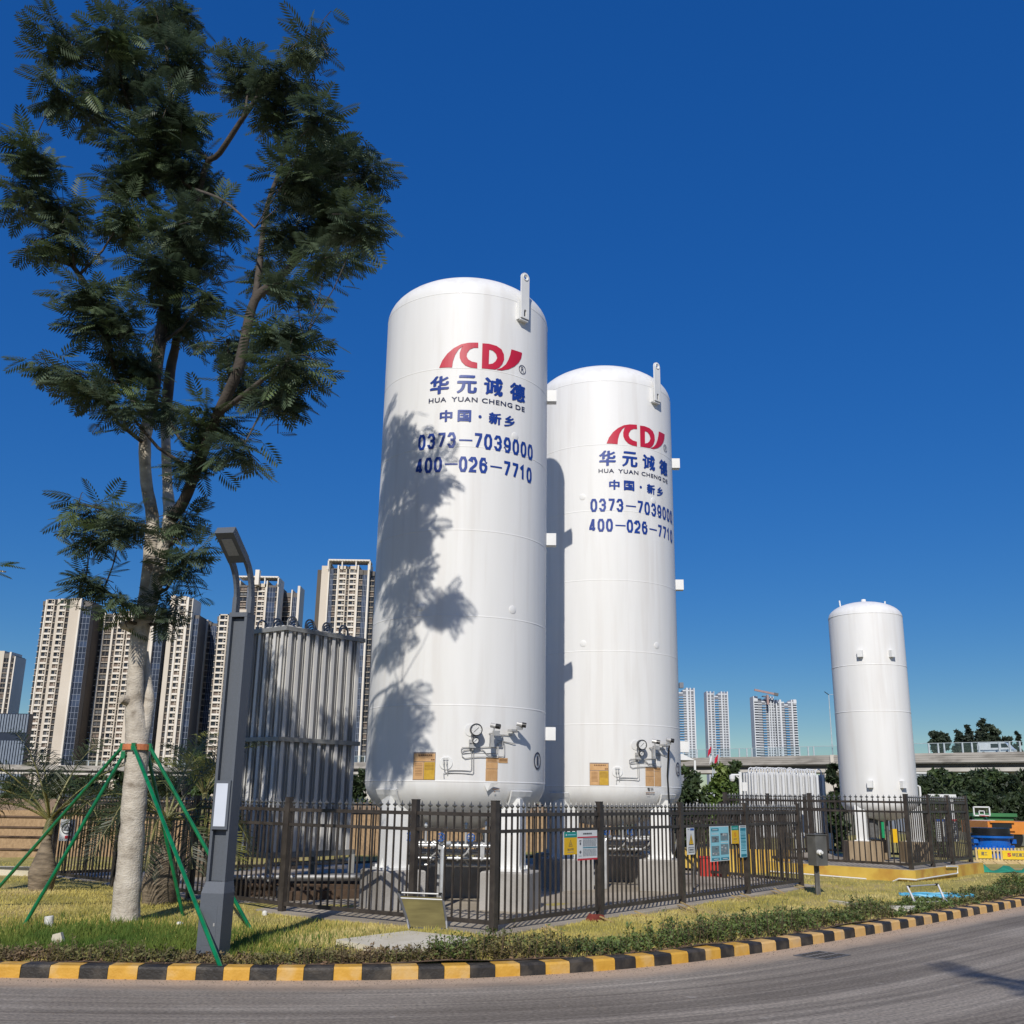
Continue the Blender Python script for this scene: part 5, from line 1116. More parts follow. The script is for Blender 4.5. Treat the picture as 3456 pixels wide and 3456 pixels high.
pb = PY(139, 2985, 16.4); palm('bottle palm with a ringed swollen trunk at the far left', (pb.x, pb.y, 0.26), 0.20, 1.05, 1.30, [(2.9, .85, 1.9, 1.5), (3.4, .95, 2.0, 1.2), (2.6, .7, 1.8, 1.7), (-2.6, .8, 1.8, 1.6), (-1.4, .9, 1.6, 1.7), (0.7, .8, 1.7, 1.5), (0.35, .95, 1.9, 1.1), (-0.6, .75, 1.6, 1.9), (2.3, 1.1, 1.7, 1.1), (3.6, .6, 1.7, 1.6), (1.2, 1.2, 1.6, 1.0), (0.0, .45, 1.3, 1.9), (3.1, 1.25, 1.5, .8)], [PALM])
pb = PY(535, 3050, 15.4); palm('bottle palm with a fat dark trunk just behind the propped tree', (pb.x, pb.y, 0.15), 0.25, 1.15, 1.35, [(0.1, .6, 1.6, 2.2), (-0.9, .5, 1.5, 2.4), (-2.2, .6, 1.5, 2.4), (3.0, .6, 1.5, 2.0), (1.3, 1.2, 1.7, 1.1), (0.6, 1.05, 1.8, 1.0), (2.0, 1.0, 1.6, 1.4), (-1.5, .4, 1.3, 2.6), (-0.3, .25, 1.2, 2.2), (-0.35, .3, 1.5, 1.5), (-2.8, .8, 1.6, 1.9), (2.6, .75, 1.6, 1.9), (-1.9, .9, 1.5, 2.2)], [PALM, PALM, PALM, PALM, PALMY])
pb = PY(660, 3000, 20.5); palm('smaller bright palm with upright fronds behind the lamp', (pb.x, pb.y, 0.15), 0.2, 1.3, 1.7, [(k*0.79, .9+.2*(k % 2), 1.3, 1.0) for k in range(8)], [PALMY, PALM])

# ------------------------------------------------------------------ small tank on the plinth
C3 = (8.826, 25.2); R3 = 0.876; zs = [1.70, 3.76, 4.85, 6.09]
def tank3():
    t = thing('storage_tank', 'small plain white tank standing on the yellow plinth at right', 'storage tank', (*C3, 0.82)); prof = [(0, 1.70-.44)]
    for k in range(1, 11): a = math.pi/2*k/10; prof.append((R3*math.sin(a), 1.70-.44*math.cos(a)))
    for k in range(0, 13): a = math.pi/2*k/13; prof.append((R3*math.cos(a), 6.09+.40*math.sin(a)))
    prof.append((0, 6.49)); m = MB(); m.lathe(prof, 96, (*C3, 0)); m.build('shell', WHITE, t, smooth=40)
    for z in zs: m = MB(); m.lathe([(R3-.004, z-.014), (R3+.006, z-.006), (R3+.006, z+.006), (R3-.004, z+.014)], 96, (*C3, 0)); m.build('weld_seam', WHITE, t, smooth=60)
    for th_, z in ((-30, 2.08), (17, 2.08), (-30, 5.09), (17, 5.09)):
        T_ = frame_at(C3, R3, RAD(th_), z); b = MB(); b.prism([T_ @ Vector(p) for p in ((-.06, 0.02, -.07), (-.06, -.11, -.07), (-.06, -.11, .09), (-.06, .02, .09))], T_.to_3x3() @ Vector((.12, 0, 0))); o = b.build('bracket', WHITE2, t); fix_normals(o.data)
    m = MB(); m.lathe([(0.06, 6.45), (0.06, 6.55), (0.05, 6.57)], 16, (*C3, 0)); m.build('nozzle', WHITE2, t)
    for dx in (-0.55, 0.55): m = MB(); m.tube([(C3[0]+dx, C3[1]+.1, 6.32), (C3[0]+dx*1.04, C3[1]+.1, 6.55)], 0.02, 8); m.build('lifting_eye', WHITE2, t)
    for d in (-55, 55, 180):
        th_ = RAD(d); p = (C3[0]+.74*math.sin(th_), C3[1]-.74*math.cos(th_)); m = MB(); m.box((p[0], p[1], 1.22), (0.24, 0.2, 0.80), rz=RAD(d*.5)); lg = m.build('leg', WHITE2, t); m = MB(); m.box((p[0], p[1], 0.832), (0.32, 0.28, 0.02), rz=RAD(d*.5)); m.build('base_plate', WHITE2, lg)
    m = MB(); a = C3[0]+R3+0.05; m.tube([(a-.08, C3[1]-.1, 2.1), (a+.02, C3[1]-.1, 2.06), (a+.03, C3[1]-.1, 1.0), (a+.02, C3[1]-.1, .5)], 0.028, 8); m.build('side_pipe', WHITE2, t, smooth=60)
tank3()
BROWNC = mat('stained_concrete', lin('#a08d72'), lin('#7e6c55'), 4, .9, stretch=(2, 2, .5), bump=.2)
for d, nm in ((-55, 'left'), (55, 'right'), (180, 'rear')):
    th_ = RAD(d); p = (C3[0]+.74*math.sin(th_), C3[1]-.74*math.cos(th_)); m = MB(); m.box((p[0], p[1], .597), (.78 if d < 0 else .6, .5, .447), rz=RAD(d*.1 if d != 180 else 0)); m.box((p[0], p[1], .81), (.74 if d < 0 else .56, .46, .02)) if False else None
    tag(m.build('concrete_footing', BROWNC), f'stained brown footing under the {nm} leg of the small tank', 'footing')
m = MB(); m.lathe([(0.0, .9), (.13, .9), (.13, 1.28), (.0, 1.28)], 16, (8.55, 25.0, 0)); m.tube([(8.85, 24.9, .45), (8.85, 24.9, 1.3)], 0.04, 8); tag(m.build('valve_cluster', DSTEEL), 'dark valve cluster hanging under the small tank', 'pipework')
m = MB(); m.tube([(8.68, 24.7, .9), (8.68, 24.7, 1.25)], .035, 10); tag(m.build('gas_bottle', mat('green_bottle', lin('#1f9a64'), None, 5, .3)), 'slim green cylinder standing below the small tank', 'cylinder')
m = MB(); m.box((8.93, 24.7, .95), (.12, .06, .3)); tag(m.build('warning_tag', SG['yellow']), 'yellow tag hanging below the small tank', 'tag')
for k, (u, w) in enumerate(((3178, 'left'), (3204, 'middle'), (3224, 'right'))):
    p = PY(u, 2840, 25.6); q = PY(u, 2765, 25.6); t = thing('notice_board', f'{w} of three white rule boards inside the right hand fence', 'sign', (p.x, p.y, .37)); m = MB(); m.bb(p.x-.10, p.x+.10, 25.6, 25.62, p.z, q.z); m.build('board', SG['grey'], t)
    m = MB(); 
    for r in range(9): m.bb(p.x-.08, p.x+random.uniform(.02, .08), 25.59, 25.599, p.z+.06+r*.05, p.z+.075+r*.05)
    m.build('print', MATS['mid_print'], t); m = MB(); m.bb(p.x-.10, p.x+.10, 25.588, 25.599, q.z-.05, q.z); m.build('header', SG['blue'] if k < 2 else SG['red'], t)
    m = MB(); m.bb(p.x-.07, p.x-.05, 25.621, 25.64, .37, p.z+.3); m.bb(p.x+.05, p.x+.07, 25.621, 25.64, .37, p.z+.3); m.build('leg', DSTEEL, t)
# cable on the second tank, leaning pipe
def P2(d, z, off): return Vector((C2[0]+(R1+off)*math.sin(RAD(d)), C2[1]-(R1+off)*math.cos(RAD(d)), z))
m = MB(); m.tube([P2(42, 2.62, .14), P2(43, 2.5, .1), P2(43.5, 2.1, .05), P2(44, 1.7, .06), P2(43, 1.4, .12), P2(44, 1.35, .25), P2(52, 1.45, .3), P2(60, 1.3, .3), P2(62, 1.0, .35), P2(55, .6, .35), P2(50, .2, .4)], 0.016, 8); tag(m.build('cable', BLACK, smooth=60), 'black cable hanging down the second big tank and looping over its leg', 'cable')
m = MB(); a = PY(2300, 2785, 18.2); b = PZ(2247, 2975, .16); m.tube([a, b], 0.02, 8); tag(m.build('pipe', WHITE2), 'white pipe leaning against the footing of the second big tank', 'pipe')
# ------------------------------------------------------------------ foliage for the middle distance
BUSH = mat('dark_bush_leaf', lin('#3a4a2a'), lin('#222e1a'), 0.8, 0.6, trans=0.15, c3=lin('#4d5f31'), scale3=0.5)
BUSHL = mat('light_bush_leaf', lin('#5a7034'), lin('#3b4d25'), 0.8, 0.6, trans=0.2, c3=lin('#76863f'), scale3=0.7)
FART = mat('far_tree_leaf', lin('#33402f'), lin('#222c22'), 0.12, 0.7, trans=0.1, c3=lin('#43513a'), scale3=0.1)
def leafcloud(name, blobs, n, size, material, parent, droop=0.0):
    tot = sum(b[3]*b[5] for b in blobs); V = np.empty((0, 4, 3))
    out = []
    for (x, y, z, rx, ry, rz) in blobs:
        k = max(20, int(n*rx*rz/tot)); d = RNG.normal(size=(k, 3)); d /= np.linalg.norm(d, axis=1)[:, None]; r = RNG.uniform(0.45, 1.05, (k, 1))**0.6
        lump = 1+0.18*np.sin(d[:, :1]*7+x*3)*np.sin(d[:, 2:]*6+y*5); c = d*r*lump*np.array([rx, ry, rz])+np.array([x, y, z])
        a = RNG.normal(size=(k, 3))*0.7+d*0.6+np.array([0, 0, -droop]); a /= np.linalg.norm(a, axis=1)[:, None]; b = np.cross(a, RNG.normal(size=(k, 3))); b /= np.linalg.norm(b, axis=1)[:, None]
        s = RNG.uniform(0.6, 1.4, (k, 1))*size; out.append(np.stack([c-a*s*.5, c+b*s*.22, c+a*s*.5, c-b*s*.22], 1))
    V = np.concatenate(out).reshape(-1, 3); o = inst(name, np_mesh(name, V, np.arange(len(V)).reshape(-1, 4), material), parent, mw=Matrix.Identity(4), rel=False); o['kind'] = 'stuff'; return o
def plant(name, label, cat, u, vb, vt, hw, Y, n, size, material, group=None, trunk=True, trunkfrac=0.35, nb=7, seed=0, shape='round', zb=None):
    rnd = random.Random(seed+int(u)); b = PY(u, vb, Y); t_ = PY(u, vt, Y); W = hw*Y/FPX*1.03; z0 = b.z if zb is None else zb; H_ = t_.z-z0
    o = thing(name, label, cat, (b.x, Y, z0), group=group); blobs = []; lo = z0+H_*trunkfrac
    nb2 = nb*2
    for k in range(nb2):
        f = (k+.5)/nb2; zz = lo+(t_.z-lo)*f; ww = W*(math.sin(math.pi*min(1, .25+.62*f))**.7 if shape == 'round' else (1.12-f*.85))
        br = min(ww*rnd.uniform(.42, .62), (t_.z-lo)*.32)
        blobs.append((b.x+rnd.uniform(-1, 1)*max(0, ww-br*.8), Y+rnd.uniform(-.5, .5)*ww, min(zz, t_.z-br*.6), br, br, br*rnd.uniform(.65, .9)))
    if trunk:
        m = MB(); m.tube([(b.x, Y, z0-.3), (b.x+rnd.uniform(-.05, .05)*H_, Y, z0+H_*.45), (b.x+rnd.uniform(-.08, .08)*H_, Y, z0+H_*.8)], [W*.09, W*.06, W*.03], 7)
        for k in range(4):
            q = rnd.choice(blobs); m.tube([(b.x, Y, z0+H_*rnd.uniform(.25, .5)), (q[0], q[1], q[2])], [W*.035, W*.015], 5)
        m.build('trunk', BARKD, o, smooth=60)
    leafcloud('crown', blobs, n, size, material, o); return o
SH = 'shrubs beyond the tank compound'
for i, (u, vb, vt, hw, Y, mt, lb) in enumerate((
    (40, 2720, 2625, 75, 38, BUSH, 'dark shrub at the far left edge behind the left palm'), (170, 2720, 2610, 80, 40, BUSH, 'dark shrub above the dry bank behind the left palm'), (300, 2720, 2618, 80, 38, BUSH, 'dark shrub left of the propped trunk beyond the fence'), (400, 2715, 2600, 60, 44, BUSH, 'dark shrub directly behind the strapped trunk'),
    (540, 2715, 2620, 70, 40, BUSH, 'dark shrub between the trunk and the lamp beyond the fence'), (665, 2700, 2540, 60, 36, BUSHL, 'lighter tree just left of the lamp post beyond the fence'), (1215, 2700, 2600, 60, 40, BUSH, 'dark shrub seen between the grey vaporizer and the nearest tank'),
    (1120, 2700, 2610, 60, 42, BUSH, 'dark shrub mostly hidden behind the grey vaporizer'), (2330, 2720, 2590, 60, 36, BUSH, 'dark leafy tree right beside the second big tank'), (2420, 2720, 2575, 65, 37, BUSHL, 'leafy tree below the overpass, left of the camera pole'), (2500, 2720, 2570, 55, 38, BUSH, 'dark tree directly behind the camera pole'),
    (2830, 2760, 2580, 40, 34, BUSH, 'dark tree peeping out left of the small tank'), (2790, 2790, 2690, 30, 33, BUSH, 'low dark shrub behind the right white vaporizer'), (3130, 2760, 2640, 45, 36, BUSH, 'dark shrub just right of the small tank'), (3175, 2760, 2690, 30, 33, BUSHL, 'light green low shrub right of the small tank'))):
    plant('shrub', lb, 'shrub', u, vb, vt, hw, Y, 2600, .20 if Y < 40 else .24, mt, SH, seed=i, trunkfrac=0.1, zb=0.0)
for i, (u, vt, hw, Y, lb) in enumerate(((3120, 2620, 70, 84, 'first dark tree under the overpass right of the small tank'), (3190, 2600, 75, 88, 'second dark tree under the overpass, above the white shed'), (3260, 2612, 80, 84, 'third dark tree under the overpass, behind the basketball hoop'), (3330, 2600, 80, 90, 'fourth dark tree under the overpass, above the orange truck'), (3400, 2605, 80, 86, 'fifth dark tree under the overpass, above the blue fitting'), (3470, 2600, 80, 88, 'last dark tree under the overpass at the right edge'), (3230, 2680, 80, 70, 'low dark thicket behind the white shed'), (3350, 2690, 80, 72, 'low dark thicket behind the basketball hoop'), (3440, 2690, 80, 72, 'low dark thicket at the right edge'))):
    plant('dark_tree', lb, 'tree', u, 2760, vt, hw, Y, 4200, .42, BUSH, 'trees under the overpass', seed=40+i, trunkfrac=0.05, nb=9, zb=0.0)
for i, (u, vt, hw, sh, tf, lb) in enumerate(((3190, 2471, 22, 'round', .45, 'lone round tree showing above the overpass right of the small tank'), (3258, 2465, 26, 'cone', .2, 'leftmost of the tall dark trees above the overpass'), (3294, 2449, 26, 'cone', .2, 'second tall dark tree above the overpass'), (3342, 2426, 30, 'cone', .15, 'tallest pointed dark tree above the overpass'), (3376, 2444, 36, 'cone', .15, 'broad dark tree right of the tallest one above the overpass'), (3425, 2490, 20, 'round', .2, 'low dark tree above the overpass near the right edge'), (3460, 2470, 14, 'cone', .2, 'dark treetop cut off by the right edge above the overpass'))):
    plant('far_tree', lb, 'tree', u, 2720, vt, hw*1.55, 250, 3200, 1.0, FART, 'tall trees behind the overpass', seed=70+i, trunkfrac=.72 if i == 0 else .55, shape=sh, nb=8, zb=0.0)

# dry bank with brown rails at left
BANK = mat('dry_bank', lin('#ab8e68'), lin('#957a58'), 3, .95, stretch=(6, 6, 1), bump=.5, bscale=20)
m = MB(); a, b, c = (-26, 21.5), (-6.2, 27.5), (3.5, 33.0); V = []
for (x, y) in (a, b, c): V += [(x, y, 0), (x-.1, y+.9, 1.2), (x-.3, y+5, 1.45), (x-.5, y+12, 0)]
m.add(V, [(i*4+j, (i+1)*4+j, (i+1)*4+j+1, i*4+j+1) for i in (0, 1) for j in range(3)]); o = m.build('embankment', BANK); fix_normals(o.data); tag(o, kind='structure')
rf = thing('rail_fence', 'brown four-rail fence before the dry bank at the far left', 'fence', (-12, 21.0, 0.1)); A = Vector((-20, 20.4, 0)); B = Vector((-8.5, 20.0, 0))
RUST = mat('rusty_rail', lin('#5d4632'), lin('#46341f'), 6, .7)
for v in (2757, 2792, 2824, 2866):
    z = PY(100, v, 20.3).z; m = MB(); m.tube([A+Vector((0, 0, z)), B+Vector((0, 0, z))], .025, 8); m.build('rail', RUST, rf)
for k in range(9): p = A.lerp(B, k/8); m = MB(); m.box((p.x, p.y-.02, .72), (.05, .05, 1.35)); m.build('post', RUST, rf)
m = MB(); m.bb(-20, -8.6, 20.5, 20.7, 0, .28); tag(m.build('low_wall', PALE), 'low white wall below the brown rail fence at far left', 'wall')
def postsign():
    t = thing('notice_sign', 'white notice with a round emblem tied to the far left fence post', 'sign', (-8.2, 19.6, .7)); p = PY(232, 2765, 19.4); q = PY(232, 2838, 19.4); m = MB(); m.bb(p.x-.13, p.x+.13, 19.38, 19.4, q.z, p.z); m.build('board', SG['white'], t)
    m = MB(); T_ = Matrix.Translation((p.x, 19.37, (p.z+q.z)/2+.03)) @ Matrix.Rotation(math.pi/2, 4, 'X'); V_, F_ = stroke([(.09*math.cos(a), .09*math.sin(a)) for a in [2*math.pi*k/20 for k in range(20)]], .02, True); m.add([T_ @ Vector((v[0], v[1], 0)) for v in V_], F_); V_, F_ = stroke([(-.05, -.03), (0, .06), (.05, -.03)], .018, True); m.add([T_ @ Vector((v[0], v[1], 0)) for v in V_], F_); m.build('emblem', MATS['dark_print'], t)
    m = MB(); m.bb(p.x-.02, p.x+.08, 19.37, 19.379, q.z+.04, q.z+.09); m.build('red_box', SG['red'], t)
postsign()

# ------------------------------------------------------------------ overpass
OC = mat('bridge_concrete', lin('#b5afa6'), lin('#a09a91'), .35, .85, c3=lin('#8c867e'), scale3=.6, stretch=(.5, .5, 2))
OCL = mat('bridge_edge_concrete', lin('#cfc9bf'), lin('#bcb6ac'), .5, .85)
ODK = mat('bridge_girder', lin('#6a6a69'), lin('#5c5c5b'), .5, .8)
ZT = 9.6; px = [(4100, 2533), (3456, 2537), (3090, 2543), (2800, 2549), (2290, 2559), (1750, 2566), (1200, 2573), (600, 2588), (0, 2580), (-700, 2574)]
OP = [PZ(u, v, ZT) for u, v in px]
ov = thing('overpass', 'long concrete road overpass crossing behind the tanks', 'overpass', (OP[3].x, OP[3].y, 0))
def sweep(name, prof, material):
    m = MB(); V = []
    for i, p in enumerate(OP):
        t_ = (OP[min(i+1, len(OP)-1)]-OP[max(i-1, 0)]); t_.z = 0; t_.normalize(); n = Vector((t_.y, -t_.x, 0))
        if n.y > 0: n = -n          # towards the viewer
        for (o, z) in prof: q = p+n*o; V.append((q.x, q.y, z))
    k = len(prof); m.add(V, [(i*k+j, i*k+(j+1) % k, (i+1)*k+(j+1) % k, (i+1)*k+j) for i in range(len(OP)-1) for j in range(k)]); o = m.build(name, material, ov); fix_normals(o.data); return o
sweep('parapet', [(0, ZT), (.3, ZT), (.34, ZT-1.5), (0, ZT-1.5)], OC)
for k in range(3): sweep('groove_rib', [(.30, ZT-.25-.35*k), (.36, ZT-.25-.35*k), (.36, ZT-.42-.35*k), (.30, ZT-.42-.35*k)], OC)
sweep('deck', [(.2, ZT-1.5), (.2, ZT-1.65), (-12, ZT-1.65), (-12, ZT-1.0), (0, ZT-1.0)], OC)
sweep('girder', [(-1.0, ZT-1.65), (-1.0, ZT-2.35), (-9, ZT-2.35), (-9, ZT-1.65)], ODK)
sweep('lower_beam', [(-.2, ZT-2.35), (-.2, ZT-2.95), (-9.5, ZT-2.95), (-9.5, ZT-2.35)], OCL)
sweep('far_parapet', [(-12, ZT-.1), (-12.3, ZT-.1), (-12.3, ZT-1.6), (-12, ZT-1.6)], OC)
GLASS = bpy.data.materials.new('barrier_glass'); GLASS.use_nodes = True; nt = GLASS.node_tree; nn_ = nt.nodes; tr = nn_.new('ShaderNodeBsdfTransparent'); tr.inputs[0].default_value = (.86, .92, .95, 1); gl = nn_.new('ShaderNodeBsdfGlossy'); gl.inputs['Roughness'].default_value = .1; ms = nn_.new('ShaderNodeMixShader'); ms.inputs[0].default_value = .12
nt.links.new(tr.outputs[0], ms.inputs[1]); nt.links.new(gl.outputs[0], ms.inputs[2]); nt.links.new(ms.outputs[0], nn_['Material Output'].inputs[0])
POSTM = mat('pale_barrier_post', lin('#b9c2c6'), lin('#a3adb2'), 2, .5)
def along(u): # point on the deck edge on a bearing
    us = [p[0] for p in px]; 
    for i in range(len(px)-1):
        if px[i+1][0] <= u <= px[i][0]: f = (u-px[i][0])/(px[i+1][0]-px[i][0]); return OP[i].lerp(OP[i+1], f)
uu = [3444, 3411, 3377, 3310, 3287, 3255, 3192, 3171, 3138, 3075, 3030, 2990, 2960, 2880, 2855, 2830, 2752, 2735, 2708, 2652, 2635, 2608, 2553, 2536, 2510, 2456, 2440, 2415, 2360, 2330, 2308]
uu += [1235, 1215, 1195, 1175, 690, 660, 630, 600, 570, 350, 300, 250]
pm = MB(); pm.bb(-.12, .12, -.1, .1, -.3, 1.62); pm = pm.mesh('barrier_post', POSTM)
tops_ = []
for u in uu: p = along(u); inst('barrier_post', pm, ov, (p.x, p.y-.15, ZT), rel=False); tops_.append(p)
for (a, b) in zip(tops_[:-1], tops_[1:]):
    if (a-b).length > 12: continue
    m = MB(); m.beam(a+Vector((0, -.15, 1.6)), b+Vector((0, -.15, 1.6)), .08); m.build('barrier_rail', POSTM, ov)
    m = MB(); m.add([a+Vector((0, -.15, .05)), b+Vector((0, -.15, .05)), b+Vector((0, -.15, 1.55)), a+Vector((0, -.15, 1.55))], [(0, 1, 2, 3)]); m.build('barrier_glass', GLASS, ov)
for u in (3475, 2812, 2200, 1250, 520): 
    p = along(u); m = MB(); m.bb(p.x-1.4, p.x+1.4, p.y+1, p.y+4, 0, ZT-2.96); m.build('pier', OCL, ov)
p = along(2809); m = MB(); m.bb(p.x-.55, p.x+.55, p.y-.55, p.y-.38, ZT-1.5, ZT+.05); m.build('joint_cover', OCL, ov)
# van on the deck
VW = mat('white_van_paint', (.78, .79, .8), None, 2, .25, coat=.4)
VG = mat('dark_glass', (.02, .025, .03), None, 2, .1)
p = along(3400); van = thing('van', 'white van driving on the overpass at the right edge', 'van', (p.x, p.y+3, ZT-1.0)); d = (along(3456)-along(3355)).normalized(); T = Matrix.Translation(along(3398)+Vector((0, 3, -.55))) @ Matrix.Rotation(math.atan2(d.y, d.x), 4, 'Z')
prof = [(-2.7, .35), (2.75, .35), (2.8, .95), (2.45, 1.2), (1.75, 2.0), (1.45, 2.15), (-2.55, 2.15), (-2.7, 1.9)]
m = MB(); m.prism([T @ Vector((x, -.95, z)) for x, z in prof], T.to_3x3() @ Vector((0, 1.9, 0))); o = m.build('body', VW, van); fix_normals(o.data)
for (x0, x1) in ((-.6, .7), (1.0, 1.9)): m = MB(); m.add([T @ Vector(q) for q in ((x0, -.96, 1.3), (x1+.25 if x1 > 1.5 else x1, -.96, 1.3), (x1-.1 if x1 > 1.5 else x1, -.96, 1.95), (x0, -.96, 1.95))], [(0, 1, 2, 3)]); m.build('side_window', VG, van)
for x in (-1.8, 1.8): m = MB(); m.lathe([(.36, -.12), (.36, .12)], 18, M=T @ Matrix.Translation((x, -.85, .36)) @ Matrix.Rotation(math.pi/2, 4, 'X')); m.build('wheel', BLACK, van)
# far road lamp on the overpass
t = thing('road_lamp', 'thin tall road lamp on the overpass left of the small tank', 'street lamp', tuple(along(2815))); p = along(2815)+Vector((0, .6, 0)); tip = PY(2797, 2345, p.y)
m = MB(); m.tube([(p.x, p.y, ZT-1), tuple(tip)], [.12, .07], 8); m.build('pole', POSTM, t); m = MB(); m.beam(tip, tip+Vector((-.75, 0, .55)), .25, .08); m.build('head', BLACK, t); m = MB(); m.tube([tip, tip+Vector((.9, 0, .1))], .04, 6); m.build('arm', POSTM, t)

# ------------------------------------------------------------------ apartment towers
CR = mat('cream_facade', lin('#d4c9b9'), lin('#c9bdac'), .05, .85); CRL = mat('pale_facade', lin('#e6dfd3'), lin('#dbd2c4'), .05, .85)
DKF = mat('grey_facade', lin('#6e6965'), lin('#625d59'), .05, .8); BRN = mat('brown_facade', lin('#5f574e'), lin('#534b43'), .05, .85)
WIN = mat('tower_window', (.035, .04, .05), (.02, .022, .028), .2, .15); WNAVY = mat('tower_navy_glass', lin('#30384a'), lin('#262d3c'), .2, .25); MUL = mat('mullion', lin('#8f98a8'), None, 1, .5); WPINK = mat('window_blind', lin('#857468'), lin('#5f534b'), .7, .6); WGREY = mat('window_curtain', lin('#5f6266'), lin('#3c3e42'), .7, .5); WNAVY2 = mat('tower_pale_glass', lin('#46526a'), lin('#333d52'), .3, .2)
def tower(label, Y, bays, fl=3.0, name='apartment_tower', zmax_px=None, depth=14):
    """bays: (u0,u1,v_ref,type,top_v,dy)  types P plain, C cells, D dark bay, G glass, S pale pilaster, B brown"""
    x_ = PY((bays[0][0]+bays[-1][1])/2, 2266, Y); t = thing(name, label, 'building', (x_.x, Y, 0)); walls = {}
    for bi, (u0, u1, ty, tv, dy) in enumerate(bays):
        y = Y+dy; a = PY(u0, 2266, y).x; b = PY(u1, 2266, y).x; h = PY((u0+u1)/2, tv, y).z; nfl = int(h/fl); W = b-a
        wm = walls.setdefault({'P': CR, 'C': CR, 'D': DKF, 'G': DKF, 'S': CRL, 'B': BRN}[ty], MB())
        if ty in 'PSB': wm.bb(a, b, y, y+depth, 0, h); continue
        if ty == 'C': wm.bb(a, b, y+1.1, y+depth, 0, h)
        else: wm.bb(a, b, y+.8, y+depth, 0, h)
        if ty == 'C':
            pw = max(.35, W*.12); wm.bb(a, a+pw, y, y+1.1, 0, h); wm.bb(b-pw, b, y, y+1.1, 0, h)
            w0 = W-2*pw; x0 = a+pw
            q = MB(); q.cur = 0; q.bb(x0, x0+w0, y-.12, y+1.1, -.02, .95)                     # spandrel
            q.cur = 1; q.bb(x0+.05, x0+w0-.05, y+.75, y+1.05, .96, fl-.25)
            q.cur = 2; q.bb(x0+w0*.60, x0+w0*.68, y+.3, y+.76, .96, fl-.02); q.bb(x0+w0*.68, x0+w0-.02, y+.4, y+.76, 1.9, 2.15)
            me = q.mesh('window', [CRL, WIN, CR]); 
        elif ty == 'D':
            q = MB(); q.cur = 0; q.bb(a+.05, b-.05, y-.25, y+.8, -.02, .22); q.cur = 1; q.bb(a+W*.08, b-W*.08, y+.5, y+.79, .95, fl-.2); q.cur = 2; q.bb(a+W*.46, a+W*.54, y+.3, y+.5, .24, fl-.02)
            me = q.mesh('window', [CR, WIN, DKF])
        else:
            q = MB(); q.cur = 1; q.bb(a, b, y+.3, y+.79, .15, fl-.02); q.cur = 0; q.bb(a, b, y+.1, y+.8, -.02, .14); 
            for k in range(4): xx = a+W*k/3; q.bb(max(a, xx-.08), min(b, xx+.08), y+.15, y+.3, .15, fl-.02)
            me = q.mesh('window', [MUL, WNAVY])
        var_ = [me, me]
        for wm_ in ((WPINK, WGREY) if ty != 'G' else (WNAVY2,)):
            m2_ = me.copy(); m2_.materials[1] = wm_; var_.append(m2_)
        for k in range(nfl):
            if PY((u0+u1)/2, 2620, y).z > (k+1)*fl: continue
            inst('window', random.choice(var_), t, (0, 0, k*fl), rel=False)
        if ty == 'C' or ty == 'D': wm.bb(a, b, y, y+1.1 if ty == 'C' else y+.8, nfl*fl, h)
    for mt_, mb in walls.items(): mb.build('wall', mt_, t)
    return t
Zu = lambda zx: zx*.4658      # measured bay edges
Zv = lambda zy: 1800+zy*.4658
def B(lst): return [(Zu(a), Zu(b), ty, Zv(tv), dy) for a, b, ty, tv, dy in lst]
tower('cream tower with a navy glass corner at the left of the row', 520, B([(243, 262, 'D', 490, .5), (262, 272, 'S', 480, -.3), (272, 330, 'C', 476, 0), (330, 350, 'D', 476, .6), (350, 364, 'P', 474, 0), (364, 418, 'C', 472, 0), (418, 444, 'D', 472, .6), (444, 514, 'P', 468, -.5), (514, 526, 'S', 466, -.8), (526, 602, 'G', 488, .8), (602, 634, 'B', 520, 6)]))
tower('second cream tower behind the tree trunk', 535, B([(634, 682, 'P', 565, -.5), (682, 706, 'D', 580, .5), (706, 716, 'S', 575, -.4), (716, 772, 'D', 580, .6), (772, 786, 'S', 575, -.4), (786, 810, 'D', 580, .6), (810, 872, 'C', 560, 0), (872, 884, 'D', 560, .6), (884, 940, 'C', 560, 0), (940, 1062, 'P', 560, 0), (1062, 1082, 'S', 555, -.8), (1082, 1152, 'G', 570, .8), (1152, 1182, 'B', 580, 6)]))
tower('third cream tower with a white stepped parapet right of the trunk', 515, B([(1182, 1216, 'P', 448, -.5), (1216, 1240, 'D', 470, .5), (1240, 1254, 'S', 455, -.4), (1254, 1304, 'C', 455, 0), (1304, 1318, 'S', 460, -.4), (1318, 1344, 'D', 468, .6), (1344, 1350, 'S', 468, -.2), (1350, 1402, 'G', 590, 3)]))
tower('narrow cream tower between the trunk and the lamp', 540, B([(1418, 1474, 'P', 625, -.5), (1474, 1500, 'D', 640, .5), (1500, 1540, 'G', 650, .8)]))
tower('cream tower partly hidden by the left side of the lamp post', 525, B([(1540, 1552, 'D', 600, .5), (1552, 1622, 'C', 585, 0), (1622, 1640, 'D', 590, .5), (1640, 1760, 'P', 550, .5)]))
def B2(lst): return [(700+a/1.932, 700+0+b/1.932, ty, 1700+tv/1.932, dy) for a, b, ty, tv, dy in lst]
